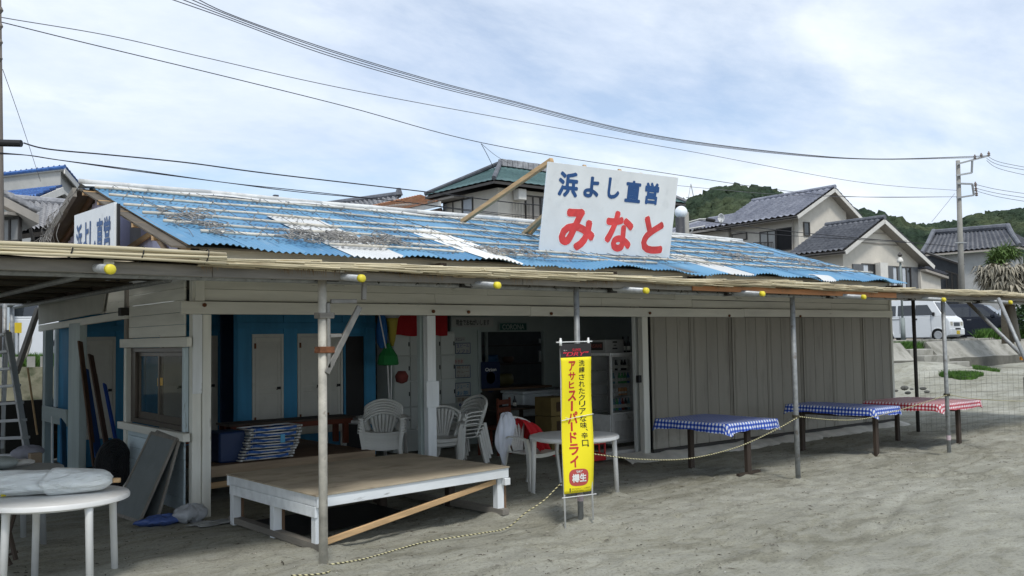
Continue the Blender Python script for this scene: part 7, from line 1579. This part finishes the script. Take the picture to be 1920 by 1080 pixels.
for i, o_ in enumerate((0, 3)):
    wire([(-20, 285+o_), (50, 291), (110, 300), (250, 318+o_*.7), (420, 342), (560, 357+o_), (750, 378), (960, 402+o_), (1250, 425), (1345, 430+o_), (1500, 443), (1700, 452+o_)], 19, 44, .011, ['upper', 'lower'][i]+' of the two twisted cables above the hut roof')
wire([(5, 130), (40, 230), (76, 340)], 20, 30, .007, 'thin stay wire running down in front of the left houses', WIREG); wire([(902, 269), (915, 293), (927, 318)], 36, 38, .012, 'short black drop wire at the green roofed house')
wire([(902, 269), (930, 292), (958, 308)], 36, 39, .009, 'thin drop wire right of the short one at the green roofed house', WIREG)
for i, (v0, v1) in enumerate([(291, 325), (297, 330), (301, 342), (346, 372), (353, 380), (358, 388)]): wire([(1850-(20 if i > 2 else 0), v0), (1880, v0+(v1-v0)*.42), (1990, v1)], 51.5, 47, .013, 'cable leaving the utility pole to the right, %s' % ['topmost', 'second from the top', 'third from the top', 'fourth from the top', 'second from the bottom', 'lowest'][i], WIREG, 'cables leaving the utility pole to the right')
wire([(1240, 345), (1500, 367), (1794, 369)], 40, 52, .010, 'thin cable passing behind the big sign to the utility pole', WIREG); wire([(1747, 416), (1790, 363)], 51, 52, .010, 'thin stay wire left of the utility pole', WIREG)
wire([(1475, 505), (1620, 478), (1660, 500), (1790, 489), (1920, 500)], 40, 50, .012, 'cable in front of the low gable house') if False else None
# ============================================================ palm and greenery
pm = thing('palm_tree', 'shaggy fan palm with grey dead fronds at the right edge', 'palm tree', tuple(pD(1893, 600, 38)[:2])+(ROADZ,)); pc = pD(1880, 505, 38)
LIVE = mat('live palm frond', (.075, .125, .03), .7, .35, 3, stretch=None); DEAD = mat('dead palm frond', (.27, .245, .19), .9, .35, 4)
tk = pD(1888, 600, 38); k = MB(); k.tube([(tk.x, tk.y, ROADZ-.1), (tk.x, tk.y, ROADZ+1.4), (pc.x, pc.y, pc.z-.2)], [.24, .20, .22], 14)
k.obj('trunk', mat('fibrous palm trunk', (.17, .145, .11), .95, .3, 14, bump=1, bscale=20), pm, smooth=True)
rg = random.Random(21)
def fan(q, base, dirn, ln, droop0, n=16, w_=.035):
    d = dirn.normalized(); sd = d.cross(Z); sd = sd.normalized() if sd.length > .01 else Vector((1, 0, 0)); upv = sd.cross(d)
    stem = base+d*ln*.55; q.tube([base, base+d*ln*.3+Z*.02, stem], .014, 4)
    for i in range(n):
        droop = droop0*rg.uniform(.2, 1.3); a = -1.35+2.7*i/(n-1)+rg.uniform(-.18, .18); v = (d*math.cos(a)+sd*math.sin(a)).normalized(); L_ = ln*.62*(.75+.35*math.cos(a)); p0 = stem; p1 = stem+v*L_*.55+upv*rg.uniform(-.08, .12); p2 = p1+(v*.75-Z*droop+Vector((rg.uniform(-.3, .3), rg.uniform(-.3, .3), 0))).normalized()*L_*rg.uniform(.35, .6)
        wv = v.cross(upv).normalized()*w_; q.add([p0-wv*.3, p0+wv*.3, p1+wv, p1-wv, p2], [(0, 1, 2, 3), (3, 2, 4)])
q = MB()
for i in range(26):
    a = rg.uniform(0, 6.28); e = rg.uniform(.2, 1.3); d = Vector((math.cos(a)*math.cos(e), math.sin(a)*math.cos(e), math.sin(e))); fan(q, pc+Z*.1, d, rg.uniform(.75, 1.1), rg.uniform(.6, 1.6))
q.obj('crown', LIVE, pm, kind='stuff')
q = MB()
for i in range(190):
    a = rg.uniform(0, 6.28); e = rg.uniform(-1.2, .45); d = Vector((math.cos(a)*math.cos(e), math.sin(a)*math.cos(e), math.sin(e))); fan(q, pc-Z*rg.uniform(0, .35), d, rg.uniform(.6, 1.25), rg.uniform(.8, 2.6), 10, .045)
q.obj('dead_fronds', DEAD, pm, kind='stuff')
def bush(name, label, c, r, n, m, cat='bush', leaf=.12, seed=1, sq=.8):
    rg = np.random.RandomState(seed); vs = []; fs = []
    for i in range(n):
        d = rg.normal(size=3); d /= np.linalg.norm(d); rr = r*(.55+.45*rg.uniform())*(1+.25*math.sin(d[0]*7+seed)+.2*math.sin(d[2]*9)); p = np.array(c)+d*rr*np.array([1.2, 1.2, sq]); a = rg.normal(size=3)*leaf; b2 = rg.normal(size=3)*leaf; k = len(vs); vs += [tuple(p), tuple(p+a), tuple(p+a*.6+b2)]; fs.append((k, k+1, k+2))
    t = thing(name, label, cat, (c[0], c[1], ROADZ)); o = np_mesh('foliage', vs, fs, m, False, t); o['kind'] = 'stuff'; k = MB(); k.tube([(c[0], c[1], ROADZ-.1), (c[0], c[1], c[2])], .08, 6); k.obj('stem', wood('z', 'brown'), t)
BUSH = mat('dark shrub leaves', (.028, .060, .018), .8, .4, 2)
p = pD(1965, 590, 44); bush('shrub', 'dark green shrub at the right edge behind the palm', (p.x, p.y, p.z), 1.5, 2600, BUSH, seed=3)
p = pD(1790, 560, 78); bush('shrub', 'dark shrub between the slate building and the palm', (p.x, p.y, 3.2), 2.2, 2600, BUSH, seed=4, leaf=.2)
for i, (u, d) in enumerate([(1840, 74), (1920, 70), (1990, 66)]): p = pD(u, 520, d); bush('shrub', ['dark shrub in front of the traditional house, left one', 'dark shrub in front of the traditional house, middle one', 'dark shrub in front of the traditional house, right one'][i], (p.x, p.y, 3.0), 2.3, 2600, BUSH, seed=8+i, leaf=.2)
k = MB(); k.box(30, 110, 62, 62.3, 1.3, 3.6); 
for o in ROOTS:
    try: del o['is_root']
    except Exception: pass
